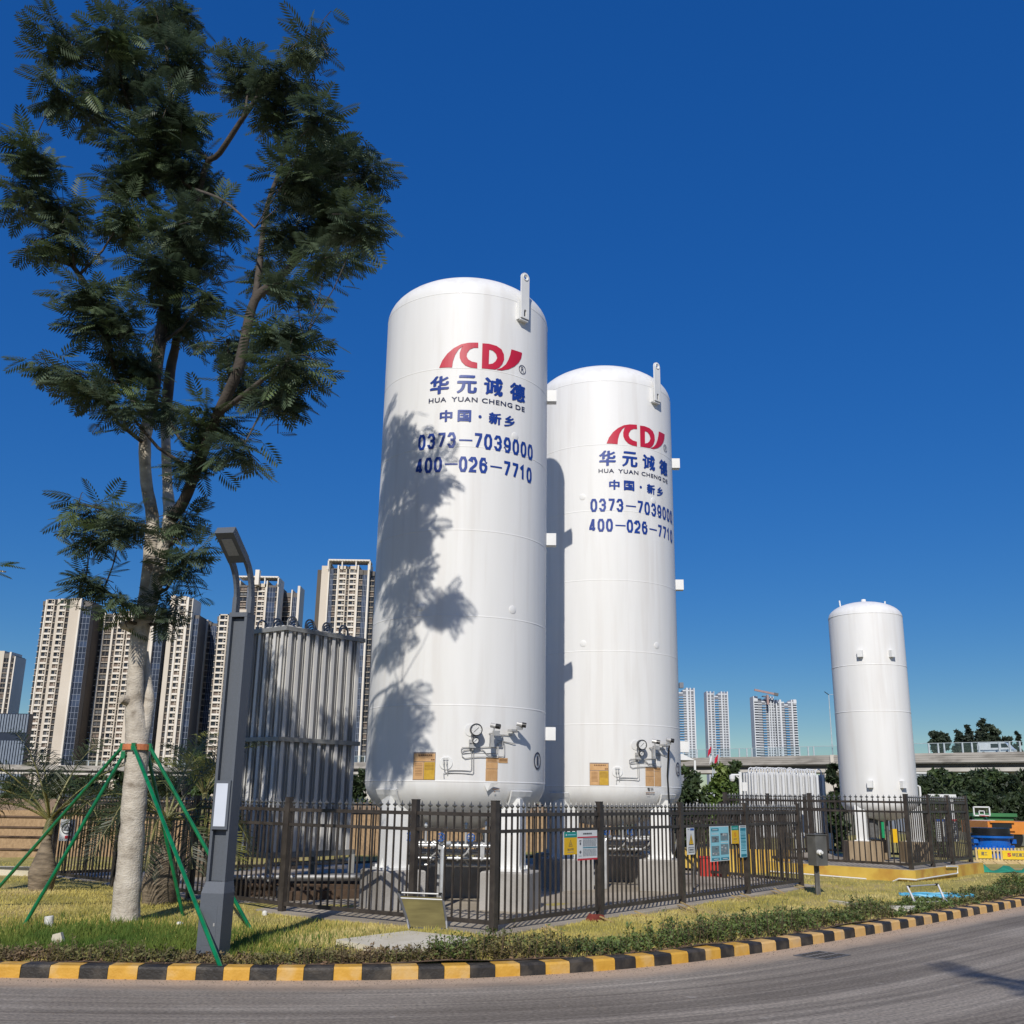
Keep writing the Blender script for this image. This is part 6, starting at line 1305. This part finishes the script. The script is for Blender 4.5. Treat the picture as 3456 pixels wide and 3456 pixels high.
# edges below are read near the roofs, so they are shifted to the common bearing line
def B3(lst, vr): 
    out = []
    for a, b, ty, tv, dy in lst:
        ua, ub = 700+a/1.932, 700+b/1.932; sh = lambda u: u-(0.1504-u/12940)*(2266-vr); out.append((sh(ua), sh(ub), ty, 1700+tv/1.932, dy))
    return out
tower('pale tower with an open rooftop frame behind the right lamp arm', 600, B3([(188, 204, 'P', 505, .5), (204, 214, 'S', 500, -.3), (214, 262, 'D', 530, .6), (262, 274, 'G', 530, .5), (274, 284, 'S', 480, -.3), (284, 306, 'P', 480, 0), (306, 330, 'D', 510, .3), (330, 384, 'C', 520, 0), (384, 392, 'S', 500, -.3), (392, 446, 'G', 530, .6), (446, 458, 'D', 520, .6), (458, 466, 'S', 480, -.3)], 1980))
tower('lower pale tower with deep balconies right of the lamp', 615, B3([(468, 486, 'D', 545, .6), (486, 548, 'D', 580, 1.0), (548, 556, 'S', 560, -.2), (556, 588, 'G', 580, .5), (588, 604, 'S', 535, -.3)], 2000))
tower('tall grey and cream tower just left of the nearest tank', 560, B3([(722, 748, 'B', 430, 1.5), (748, 792, 'P', 404, .3), (792, 800, 'S', 380, -.4), (800, 826, 'G', 420, .6), (826, 850, 'D', 420, .6), (850, 860, 'S', 400, -.4), (860, 912, 'C', 405, 0), (912, 928, 'D', 410, .4), (928, 980, 'C', 405, 0), (980, 990, 'S', 400, -.4), (990, 1018, 'D', 430, .6), (1018, 1048, 'G', 430, .6), (1048, 1060, 'S', 380, -.4), (1060, 1095, 'D', 440, 3)], 1910))
# rooftop frames
rfm = thing('roof_frame', 'open cream pergola frame on top of the tall tower left of the nearest tank', 'roof frame', (0, 560, 90))
def roofframe(u0, u1, v0, v1, Y, parent):
    a = PY(u0, v0, Y); b = PY(u1, v0, Y); c = PY(u0, v1, Y); m = MB(); m.bb(a.x, b.x, Y-1, Y+10, a.z-.8, a.z); m.build('beam', CRL, parent)
    for k in range(4): x = a.x+(b.x-a.x)*k/3; m = MB(); m.bb(x-.35, x+.35, Y-.8, Y-.1, c.z, a.z-.8); m.build('post', CRL, parent)
    for k in range(14): x = a.x+(b.x-a.x)*(k+.5)/14; m = MB(); m.bb(x-.2, x+.2, Y-1.4, Y-1.02, a.z-1.1, a.z-.3); m.build('rafter', CRL, parent)
roofframe(1110, 1250, 1888, 1922, 559, rfm)
rfm = thing('roof_frame', 'open cream pergola frame on the tower behind the right lamp arm', 'roof frame', (0, 600, 80)); roofframe(806, 941, 1944, 1972, 599, rfm)
m = MB(); p = PY(872, 1925, 598); m.bb(p.x-1.2, p.x+1.2, 596, 600, p.z-9, p.z); tag(m.build('roof_tower', CRL), 'cream stub tower rising from the roof frame behind the lamp', 'roof tower')
tower('cream tower cut off by the left edge of the picture', 620, [(-60, 6, 'P', 2196, 0), (6, 24, 'D', 2205, .6), (24, 30, 'S', 2200, -.3), (30, 42, 'D', 2212, 1), (42, 46, 'S', 2215, 0)])
# striped office block
def office():
    Y = 470; t = thing('office_block', 'low dark office block with vertical grey fins at the left edge', 'building', (PY(40, 2500, Y).x, Y, 0)); a = PY(-60, 2500, Y).x; b = PY(88, 2500, Y).x; h = PY(50, 2408, Y).z; m = MB(); m.bb(a, b, Y, Y+4, 0, h); m.build('wall', WNAVY, t)
    z1 = PY(50, 2472, Y).z; z0 = PY(50, 2500, Y).z
    n = 16
    for k in range(n):
        x = a+(b-a)*(k+.5)/n; m = MB(); m.bb(x-.40, x+.40, Y-.5, Y-.01, z1, h-.4); m.bb(x-.40, x+.40, Y-.5, Y-.01, 0, z0); m.build('fin', mat('office_fin', lin('#7c8795'), None, 1, .6), t)
office()
for (u, v, Yc, lb, s) in ((45, 2355, 700, 'small tower crane above the office block at the left edge', 1), (2590, 2345, 1290, 'thin red tower crane on the roof of the right hand towers', 0)):
    t = thing('tower_crane', lb, 'crane', tuple(PY(u, v+40, Yc))); RC = mat('crane_'+str(s), lin('#a58f72') if s else lin('#a58a86'), None, 1, .6); p = PY(u, v, Yc); m = MB(); m.beam(p+Vector((0, 0, -30 if s else -12)), p, 2.0 if s else 2.5); m.build('mast', RC, t); m = MB()
    q1, q2 = (PY(u-24, v-10, Yc), PY(u+14, v+6, Yc)) if s else (PY(2546, 2328, Yc), PY(2626, 2345, Yc)); m.beam(q1, q2, 1.4 if s else 2.4); m.build('jib', RC, t); m = MB(); m.beam(q2, q2+Vector((-5, 0, 1)), 3.5); m.build('counterweight', ODK, t)
# far right towers
WT = mat('white_tower_facade', lin('#d3d6da'), lin('#c6cacf'), .02, .8); GT_ = mat('grey_tower_bay', lin('#7c8088'), lin('#6c7078'), .02, .6); BT = mat('blue_balcony_glass', lin('#5d96bf'), lin('#4a83ad'), .05, .3); DT_ = mat('dark_tower_recess', lin('#4c5058'), None, .02, .7)
def fartower(label, u0, u1, vt, pat, Y=1300, roofbox=None):
    a = PY(u0, vt, Y); b = PY(u1, vt, Y); h = a.z; W = b.x-a.x; t = thing('apartment_tower', label, 'building', (a.x, Y, 0)); fl = 3.1; ms = {}
    for (f0, f1, ty) in pat:
        x0, x1 = a.x+W*f0, a.x+W*f1; dz = {'W': 0, 'V': -4, 'B': -7, 'D': -6, 'C': -1}[ty]
        w = ms.setdefault('W', MB())
        if ty == 'W': w.bb(x0, x1, Y-1, Y+18, 0, h); continue
        g = ms.setdefault('D' if ty == 'D' else 'V', MB()); g.bb(x0, x1, Y+1.2, Y+18, 0, h+dz)
        w.bb(x0, x1, Y+1.0, Y+17.5, h+dz, h+dz+1.5)
        if ty == 'C': w.bb(x0, x1, Y-.8, Y+18, h-5, h)
        n = int((h+dz)/fl)
        for k in range(n):
            z = k*fl
            if z < PY(u0, 2600, Y).z: continue
            if ty == 'B': ms.setdefault('B', MB()).bb(x0, x1, Y-1.6, Y-1.3, z, z+1.5); w.bb(x0, x1, Y-1.6, Y+1.2, z-.5, z)
            elif ty == 'V': w.bb(x0, x1, Y+.4, Y+1.2, z, z+.9)
            elif ty == 'C': w.bb(x0, x1, Y-.8, Y+1.2, z, z+1.3)
            elif ty == 'D': w.bb(x0+(x1-x0)*.2*(k % 2), x1-(x1-x0)*.4, Y+.2, Y+1.2, z, z+1.2)
    for k, m in ms.items(): m.build({'W': 'wall', 'V': 'window_bays', 'B': 'balconies', 'D': 'recess'}[k], {'W': WT, 'V': GT_, 'B': BT, 'D': DT_}[k], t)
    if roofbox: f0, f1, hv = roofbox; zz = PY(u0, hv, Y).z; m = MB(); m.bb(a.x+W*f0, a.x+W*f1, Y, Y+8, h, zz); m.build('roof_room', GT_, t)
PA = [(0, .05, 'W'), (.05, .15, 'V'), (.15, .21, 'W'), (.21, .33, 'V'), (.33, .36, 'W'), (.36, .54, 'B'), (.54, .67, 'V'), (.67, .73, 'W'), (.73, .81, 'V'), (.81, .84, 'W'), (.84, .95, 'V'), (.95, 1, 'W')]
fartower('white tower with blue balconies right beside the second big tank', 2283, 2344, 2321, [(0, .35, 'B'), (.35, .52, 'V'), (.52, .63, 'W'), (.63, .72, 'V'), (.72, .79, 'W'), (.79, .93, 'V'), (.93, 1, 'W')], roofbox=(.18, .40, 2303))
fartower('white tower standing alone between the tanks on the horizon', 2384, 2456, 2333, PA)
fartower('taller of the joined pair of white towers, with the crane', 2541, 2610, 2350, [(0, .04, 'W'), (.04, .22, 'C'), (.22, .42, 'V'), (.42, .58, 'B'), (.58, .72, 'V'), (.72, .77, 'W'), (.77, .83, 'V'), (.83, .88, 'W'), (.88, .97, 'V'), (.97, 1, 'W')], roofbox=(.5, .75, 2347))
fartower('lower of the joined pair of white towers on the horizon', 2611, 2687, 2361, [(0, .08, 'D'), (.08, .13, 'W'), (.13, .24, 'V'), (.24, .32, 'W'), (.32, .46, 'V'), (.46, .62, 'B'), (.62, .76, 'V'), (.76, .82, 'W'), (.82, .86, 'V'), (.86, 1, 'C')])
fartower('pale distant tower seen under the overpass left of the small tank', 2752, 2795, 2618, PA, Y=900)

# ------------------------------------------------------------------ right background: site things
def box_thing(name, label, cat, u0, u1, v0, v1, Y, dep, material, extra=None):
    a = PY(u0, v1, Y); b = PY(u1, v0, Y); t = thing(name, label, cat, (a.x, Y, max(0, a.z))); m = MB(); m.bb(a.x, b.x, Y, Y+dep, min(a.z, 0) if a.z < 1 else 0, b.z); m.build('wall', material, t)
    m = MB(); m.bb(a.x-.15, b.x+.15, Y-.15, Y+dep, b.z, b.z+.18); m.build('roof', extra or WHITE2, t); return t
box_thing('site_cabin', 'white flat-roofed cabin behind the right hand fence', 'cabin', 3090, 3215, 2692, 2760, 62, 5, WHITE2)
box_thing('shed', 'long low white-roofed shed behind the white vaporizers', 'shed', 2540, 2740, 2622, 2740, 50, 8, WHITE2)
box_thing('warehouse', 'grey warehouse far behind, under the overpass by the small tank', 'warehouse', 3060, 3180, 2612, 2680, 140, 14, mat('grey_sheet', lin('#8a9298'), None, 1, .6))
wt = thing('tent', 'white striped tent roof beyond the second big tank', 'tent', tuple(PY(2310, 2570, 110))); a = PY(2270, 2565, 110); b = PY(2345, 2565, 110); c = PY(2300, 2543, 110); m = MB(); m.add([a, b, (b.x, 116, b.z), (a.x, 116, a.z), c, (c.x, 116, c.z)], [(0, 1, 4), (1, 2, 5, 4), (2, 3, 5), (3, 0, 4, 5)]); m.build('roof', WHITE2, wt); m = MB(); 
for x in (a.x, b.x): m.bb(x-.1, x+.1, 110, 110.2, 0, a.z)
m.build('pole', WHITE2, wt)
for k, (u, v, mt, lb) in enumerate(((2402, 2524, SG['red'], 'leftmost red flag below the overpass'), (2408, 2548, WHITE2, 'white flag between two red flags below the overpass'), (2424, 2552, SG['red'], 'rightmost red flag below the overpass'))):
    t = thing('flag', lb, 'flag', (PY(u, 2600, 100).x, 100, 0)); p = PY(u, v-8, 100); m = MB(); m.tube([(p.x, 100, 0), tuple(p)], .05, 6); m.build('pole', POSTM, t); m = MB(); m.add([p, p+Vector((-.1, .05, -.7)), p+Vector((-.45, -.1, -1.1)), p+Vector((-.32, .1, -.45))], [(0, 1, 2, 3)]); m.build('cloth', mt, t)
# camera pole
t = thing('camera_pole', 'white pole with a dome camera and a small box below the overpass', 'camera pole', (PY(2503, 2700, 28).x, 28, 0)); zt = PY(2498, 2605, 28); m = MB(); m.tube([(zt.x, 28, 0), tuple(zt)], .045, 10); m.build('pole', WHITE2, t)
m = MB(); m.tube([zt+Vector((0, 0, -.08)), zt+Vector((-.24, 0, -.08))], .025, 8); m.tube([zt+Vector((0, 0, -.2)), zt+Vector((-.12, 0, -.1))], .015, 6); m.build('arm', WHITE2, t); m = MB(); m.lathe([(0, -.14), (.05, -.12), (.075, -.06), (.075, .02), (.03, .05)], 14, tuple(zt+Vector((-.22, 0, -.12)))); m.build('camera', WHITE2, t); m = MB(); m.box(tuple(zt+Vector((.08, -.06, -.38))), (.12, .1, .22)); m.build('equipment_box', WHITE2, t)
# blue flanged fitting, orange truck, barrier with banners, netting
BF = mat('blue_epoxy', lin('#1565c0'), lin('#0f55a8'), 2, .25, coat=.4)
YB = 31.5; c = PY(3380, 2880, YB); cx = c.x; r = 60/FPX*YB*1.03; zt = PY(3380, 2822, YB).z; z2 = PY(3380, 2860, YB).z; zk = PY(3380, 2796, YB).z; zb = .1
t = thing('pipe_fitting', 'big blue flanged pipe fitting with a black top behind the yellow barrier', 'pipe fitting', (cx, YB+r, .1)); CC = (cx, YB+r, 0)
m = MB(); m.lathe([(r*.9, zb), (r*.9, z2-.08), (r*1.12, z2-.08), (r*1.12, z2), (r*.92, z2+.02), (r*.92, zt-.06), (r*1.1, zt-.06), (r*1.1, zt)], 40, CC); m.build('body', BF, t, smooth=35)
m = MB(); m.lathe([(r*.95, zt), (r*1.12, zt+.01), (r*1.12, zt+.05), (r*.95, zt+.06), (r*.95, zk), (r*.8, zk)], 40, CC); m.build('rubber_collar', BLACK, t, smooth=35)
for k in range(22): a = 2*math.pi*k/22; m = MB(); m.lathe([(.03, z2-.12), (.03, z2+.05)], 6, (CC[0]+r*1.05*math.cos(a), CC[1]+r*1.05*math.sin(a), 0)); m.build('bolt', BF, t)
for s_ in (-1, 1): m = MB(); m.box((cx+s_*r*1.0, YB+r*.75, (z2+zt)/2), (.14, .2, .12)); m.build('bracket', BF, t)
ORG = mat('orange_machine', lin('#d98a3c'), lin('#c97c30'), 2, .45); YO = 40; a = PY(3342, 2862, YO); b = PY(3520, 2775, YO); t = thing('truck', 'orange truck body behind the blue fitting at the right edge', 'truck', (a.x, YO, 0))
m = MB(); m.bb(a.x, b.x, YO, YO+2.4, .6, b.z); m.build('body', ORG, t); wa = PY(3348, 2794, YO); wb = PY(3412, 2779, YO); m = MB(); m.bb(wa.x, wb.x, YO-.05, YO-.005, wa.z, wb.z); m.build('window', VG, t); m = MB(); m.bb(wa.x-.08, wb.x+.1, YO-.09, YO-.06, wa.z-.1, wa.z-.02); m.bb(wa.x-.08, wb.x+.1, YO-.09, YO-.06, wb.z+.02, wb.z+.09); m.build('trim', ORG, t)
for k in range(3): m = MB(); m.lathe([(.5, -.15), (.5, .15)], 20, M=Matrix.Translation((a.x+.8+k*2, YO+.2, .5)) @ Matrix.Rotation(math.pi/2, 4, 'X')); m.build('wheel', BLACK, t)
BAR = mat('cream_barrier', lin('#cfb98a'), lin('#bfa877'), 4, .6); YR = 29.3; x0 = PY(3296, 2890, YR).x; x1 = PY(3560, 2890, YR).x; zlo = PY(3380, 2912, YR).z; zhi = PY(3380, 2862, YR).z; t = thing('barrier', 'cream picket barrier with yellow banners before the blue fitting', 'barrier', (x0, YR, 0.1))
pk = MB(); pk.bb(-.025, .025, -.01, .01, zlo, zhi); pk = pk.mesh('picket', BAR); n = 22
for k in range(n+1): inst('picket', pk, t, (x0+(x1-x0)*k/n, YR, 0), rel=False)
for z in (zlo+.06, zhi-.07): m = MB(); m.bb(x0, x1, YR+.011, YR+.03, z-.015, z+.015); m.build('rail', BAR, t)
def banner(u0, u1, v0, v1, txt, logo, lb):
    a = PY(u0, v1, YR-.03); b = PY(u1, v0, YR-.03); o = thing('banner', lb, 'banner', (a.x, YR-.03, a.z)); y = YR-.03; m = MB(); m.bb(a.x, b.x, y-.004, y, a.z, b.z); m.build('cloth', mat('banner_yellow', lin('#ecc92e'), None, 5, .5), o); H_ = b.z-a.z; W_ = b.x-a.x
    V_, F_ = text_geo(txt, .02); f0 = .40 if logo else .22; m = MB(); m.add([(v[0], y-.006, v[1]) for v in fit(V_, a.x+W_*f0, b.x-W_*.04 if logo else a.x+W_*.68, a.z+H_*.3, a.z+H_*.75)], F_); m.build('lettering', MATS['dark_print'], o)
    if logo: V_, F_ = text_geo('S', .05); m = MB(); m.add([(v[0], y-.006, v[1]) for v in fit(V_, a.x+W_*.2, a.x+W_*.36, a.z+H_*.3, a.z+H_*.75)], F_); m.build('emblem', SG['red'], o)
banner(3302, 3346, 2867, 2896, '\u5efa\u5de5', False, 'left yellow banner half hidden by the fence, on the cream barrier')
banner(3385, 3462, 2872, 2900, '\u7279\u533a\u5efa\u5de5', True, 'right yellow banner with red letter S on the cream barrier')
m = MB(); a = PZ(3305, 2916, .12)
for k in range(16): xx = x0-.2+k*.32; m.prism([(xx, YR-.35, .1), (xx+.3, YR-.35, .1), (xx+.3, YR+.1, .22), (xx, YR+.1, .22)], (0, .1, -.1))
o = m.build('low_kerb', BAR); fix_normals(o.data); tag(o, 'low sloping striped base along the cream barrier', 'kerb')
NET = mat('green_netting', lin('#2f9a78'), lin('#1f7d60'), 6, .8); V = []; n = 40; xa = PZ(3318, 2945, .15).x; 
for k in range(n+1):
    x = xa+k*.14; 
    for j in range(4): y = 26.6+j*.3+x*0; V.append((x, PZ(3380, 2946, .13).y+j*.22, .13+(.10*math.sin(k*1.3)+.12)*(1 if j in (1, 2) else .1)*abs(math.sin(k*.31+j))))
m = MB(); m.add(V, [(k*4+j, (k+1)*4+j, (k+1)*4+j+1, k*4+j+1) for k in range(n) for j in range(3)]); tag(m.build('netting', NET, smooth=80), 'crumpled green netting lying on the dry grass at right', 'netting')
# basketball hoop
YH = 55; t = thing('basketball_hoop', 'basketball backboard on a green stand beyond the right hand fence', 'basketball hoop', (PY(3330, 2780, YH).x, YH, 0)); a = PY(3288, 2752, YH); b = PY(3338, 2724, YH); m = MB()
m.beam(a, (b.x, YH, a.z), .06); m.beam(b, (a.x, YH, b.z), .06); m.beam(a, (a.x, YH, b.z), .06); m.beam((b.x, YH, a.z), b, .06); m.build('frame', WHITE2, t); m = MB(); m.add([a+Vector((0, .02, 0)), Vector((b.x, YH+.02, a.z)), b+Vector((0, .02, 0)), Vector((a.x, YH+.02, b.z))], [(0, 1, 2, 3)]); m.build('backboard', GLASS, t)
i0 = PY(3304, 2750, YH); i1 = PY(3320, 2737, YH); m = MB(); m.beam((i0.x, YH-.04, i0.z), (i1.x, YH-.04, i0.z), .04); m.beam((i0.x, YH-.04, i1.z), (i1.x, YH-.04, i1.z), .04); m.beam((i0.x, YH-.04, i0.z), (i0.x, YH-.04, i1.z), .04); m.beam((i1.x, YH-.04, i0.z), (i1.x, YH-.04, i1.z), .04); m.build('target_square', WHITE2, t)
m = MB(); m.tube([((i0.x+i1.x)/2+.23*math.cos(q), YH-.3+.23*math.sin(q), i0.z-.05) for q in [2*math.pi*k/16 for k in range(16)]], .015, 5, closed=True); m.build('hoop', SG['red'], t); m = MB(); m.beam((i1.x, YH+.1, a.z), PY(3336, 2776, YH+.8), .14); m.beam(PY(3336, 2776, YH+.8), (PY(3336, 2776, YH+.8).x, YH+.8, 0), .2); m.build('stand', mat('hoop_green', lin('#17705a'), None, 3, .5), t)
CANV = mat('green_tarpaulin', lin('#3f7d4a'), lin('#356b40'), 1, .7); box_thing('site_hoarding', 'low green hoarding behind the orange truck', 'hoarding', 3292, 3420, 2757, 2790, 58, .3, CANV, CANV)
box_thing('court_wall', 'teal sports court wall low behind the fence at right', 'wall', 3290, 3345, 2781, 2800, 52, .3, mat('teal_wall', lin('#2aa3ae'), None, 1, .6), WHITE2)
# yellow low wall and red hydrant box seen through the right hand fence
m = MB(); a = PZ(2352, 2950, .15); m.bb(3.6, 6.4, 24.3, 24.5, .1, .62); tag(m.build('low_wall', YELLOW), 'low yellow wall seen through the fence behind the notice boards', 'wall')
m = MB(); q = PY(2395, 2940, 22.5); m.bb(q.x-.18, q.x+.3, 22.5, 22.7, .15, .52); m.bb(q.x-.2, q.x+.32, 22.48, 22.72, .52, .55); tag(m.build('hydrant_box', VRED), 'small red box on the ground behind the pale blue notice board', 'box')
YP = mat('yellow_post', lin('#d9a62e'), None, 4, .5)
for k, (u, lb) in enumerate(((2458, 'first yellow post behind the prohibition sign'), (2502, 'second yellow post behind the narrow teal board'), (2528, 'third yellow post right of the narrow teal board'))): p = PZ(u, 2958, .15); m = MB(); m.tube([(p.x, p.y, .15), (p.x, p.y, 1.0)], .045, 10); tag(m.build('bollard', YP, smooth=50), lb, 'bollard')
# near pavement on the viewer's side of the road, with its street tree whose leaning top shades the road
V = []; ss_ = np.arange(s_of_x(-12), s_of_x(20), .5); m = MB(); P = []
for s in ss_:
    p, t, nn = kerb_at(s)
    for (o, z) in ((7.5, -.02), (7.5, .12), (7.7, .12), (16, .12), (16, -.02)): q = p-nn*o; P.append((q.x, q.y, z))
m.add(P, [(i*5+j, (i+1)*5+j, (i+1)*5+j+1, i*5+j+1) for i in range(len(ss_)-1) for j in range(4)]); o = m.build('pavement', PAD); fix_normals(o.data); tag(o, kind='structure')
st = thing('tree', 'feathery street tree on the near pavement, its leaning top shading the road at lower right', 'tree', (4.6, -.6, .12)); m = MB(); m.tube([(4.6, -.6, 0), (4.5, -.55, 3), (4.3, -.5, 6), (3.65, -.4, 7.8), (3.19, -.35, 8.6), (2.66, -.28, 9.4)], [.16, .14, .11, .07, .045, .012], 12); m.tube([(4.3, -.5, 6), (4.9, -.7, 7.4), (5.3, -.9, 8.6)], [.08, .05, .02], 8); m.build('trunk', BARK, st, smooth=60); fr = []; rnd = random.Random(5)
A_, B_ = Vector((3.7, -.4, 7.7)), Vector((2.66, -.28, 9.4))
for k in range(120):
    f = (k/120)**.9; w = .34*(1-f)+.04; a = k*2.4; pos = A_.lerp(B_, f)+Vector((w*math.cos(a)*rnd.random(), w*math.sin(a)*rnd.random(), rnd.gauss(0, .08))); fr.append((pos, Vector((math.cos(a)-.4, math.sin(a), rnd.uniform(-.3, .5))), Vector((0, 0, 1)), rnd.uniform(.22, .36)*(1-.35*f)))
for k in range(300): a = k*2.4; fr.append((Vector((5.2+rnd.gauss(0, .45), -.8+rnd.gauss(0, .6), rnd.uniform(6.6, 9.2))), Vector((math.cos(a), math.sin(a), rnd.uniform(-.5, .2))), Vector((0, 0, 1)), rnd.uniform(.26, .4)))
inst('crown', leaves_mesh('crown', fr, LEAF), st, mw=Matrix.Identity(4), rel=False)['kind'] = 'stuff'
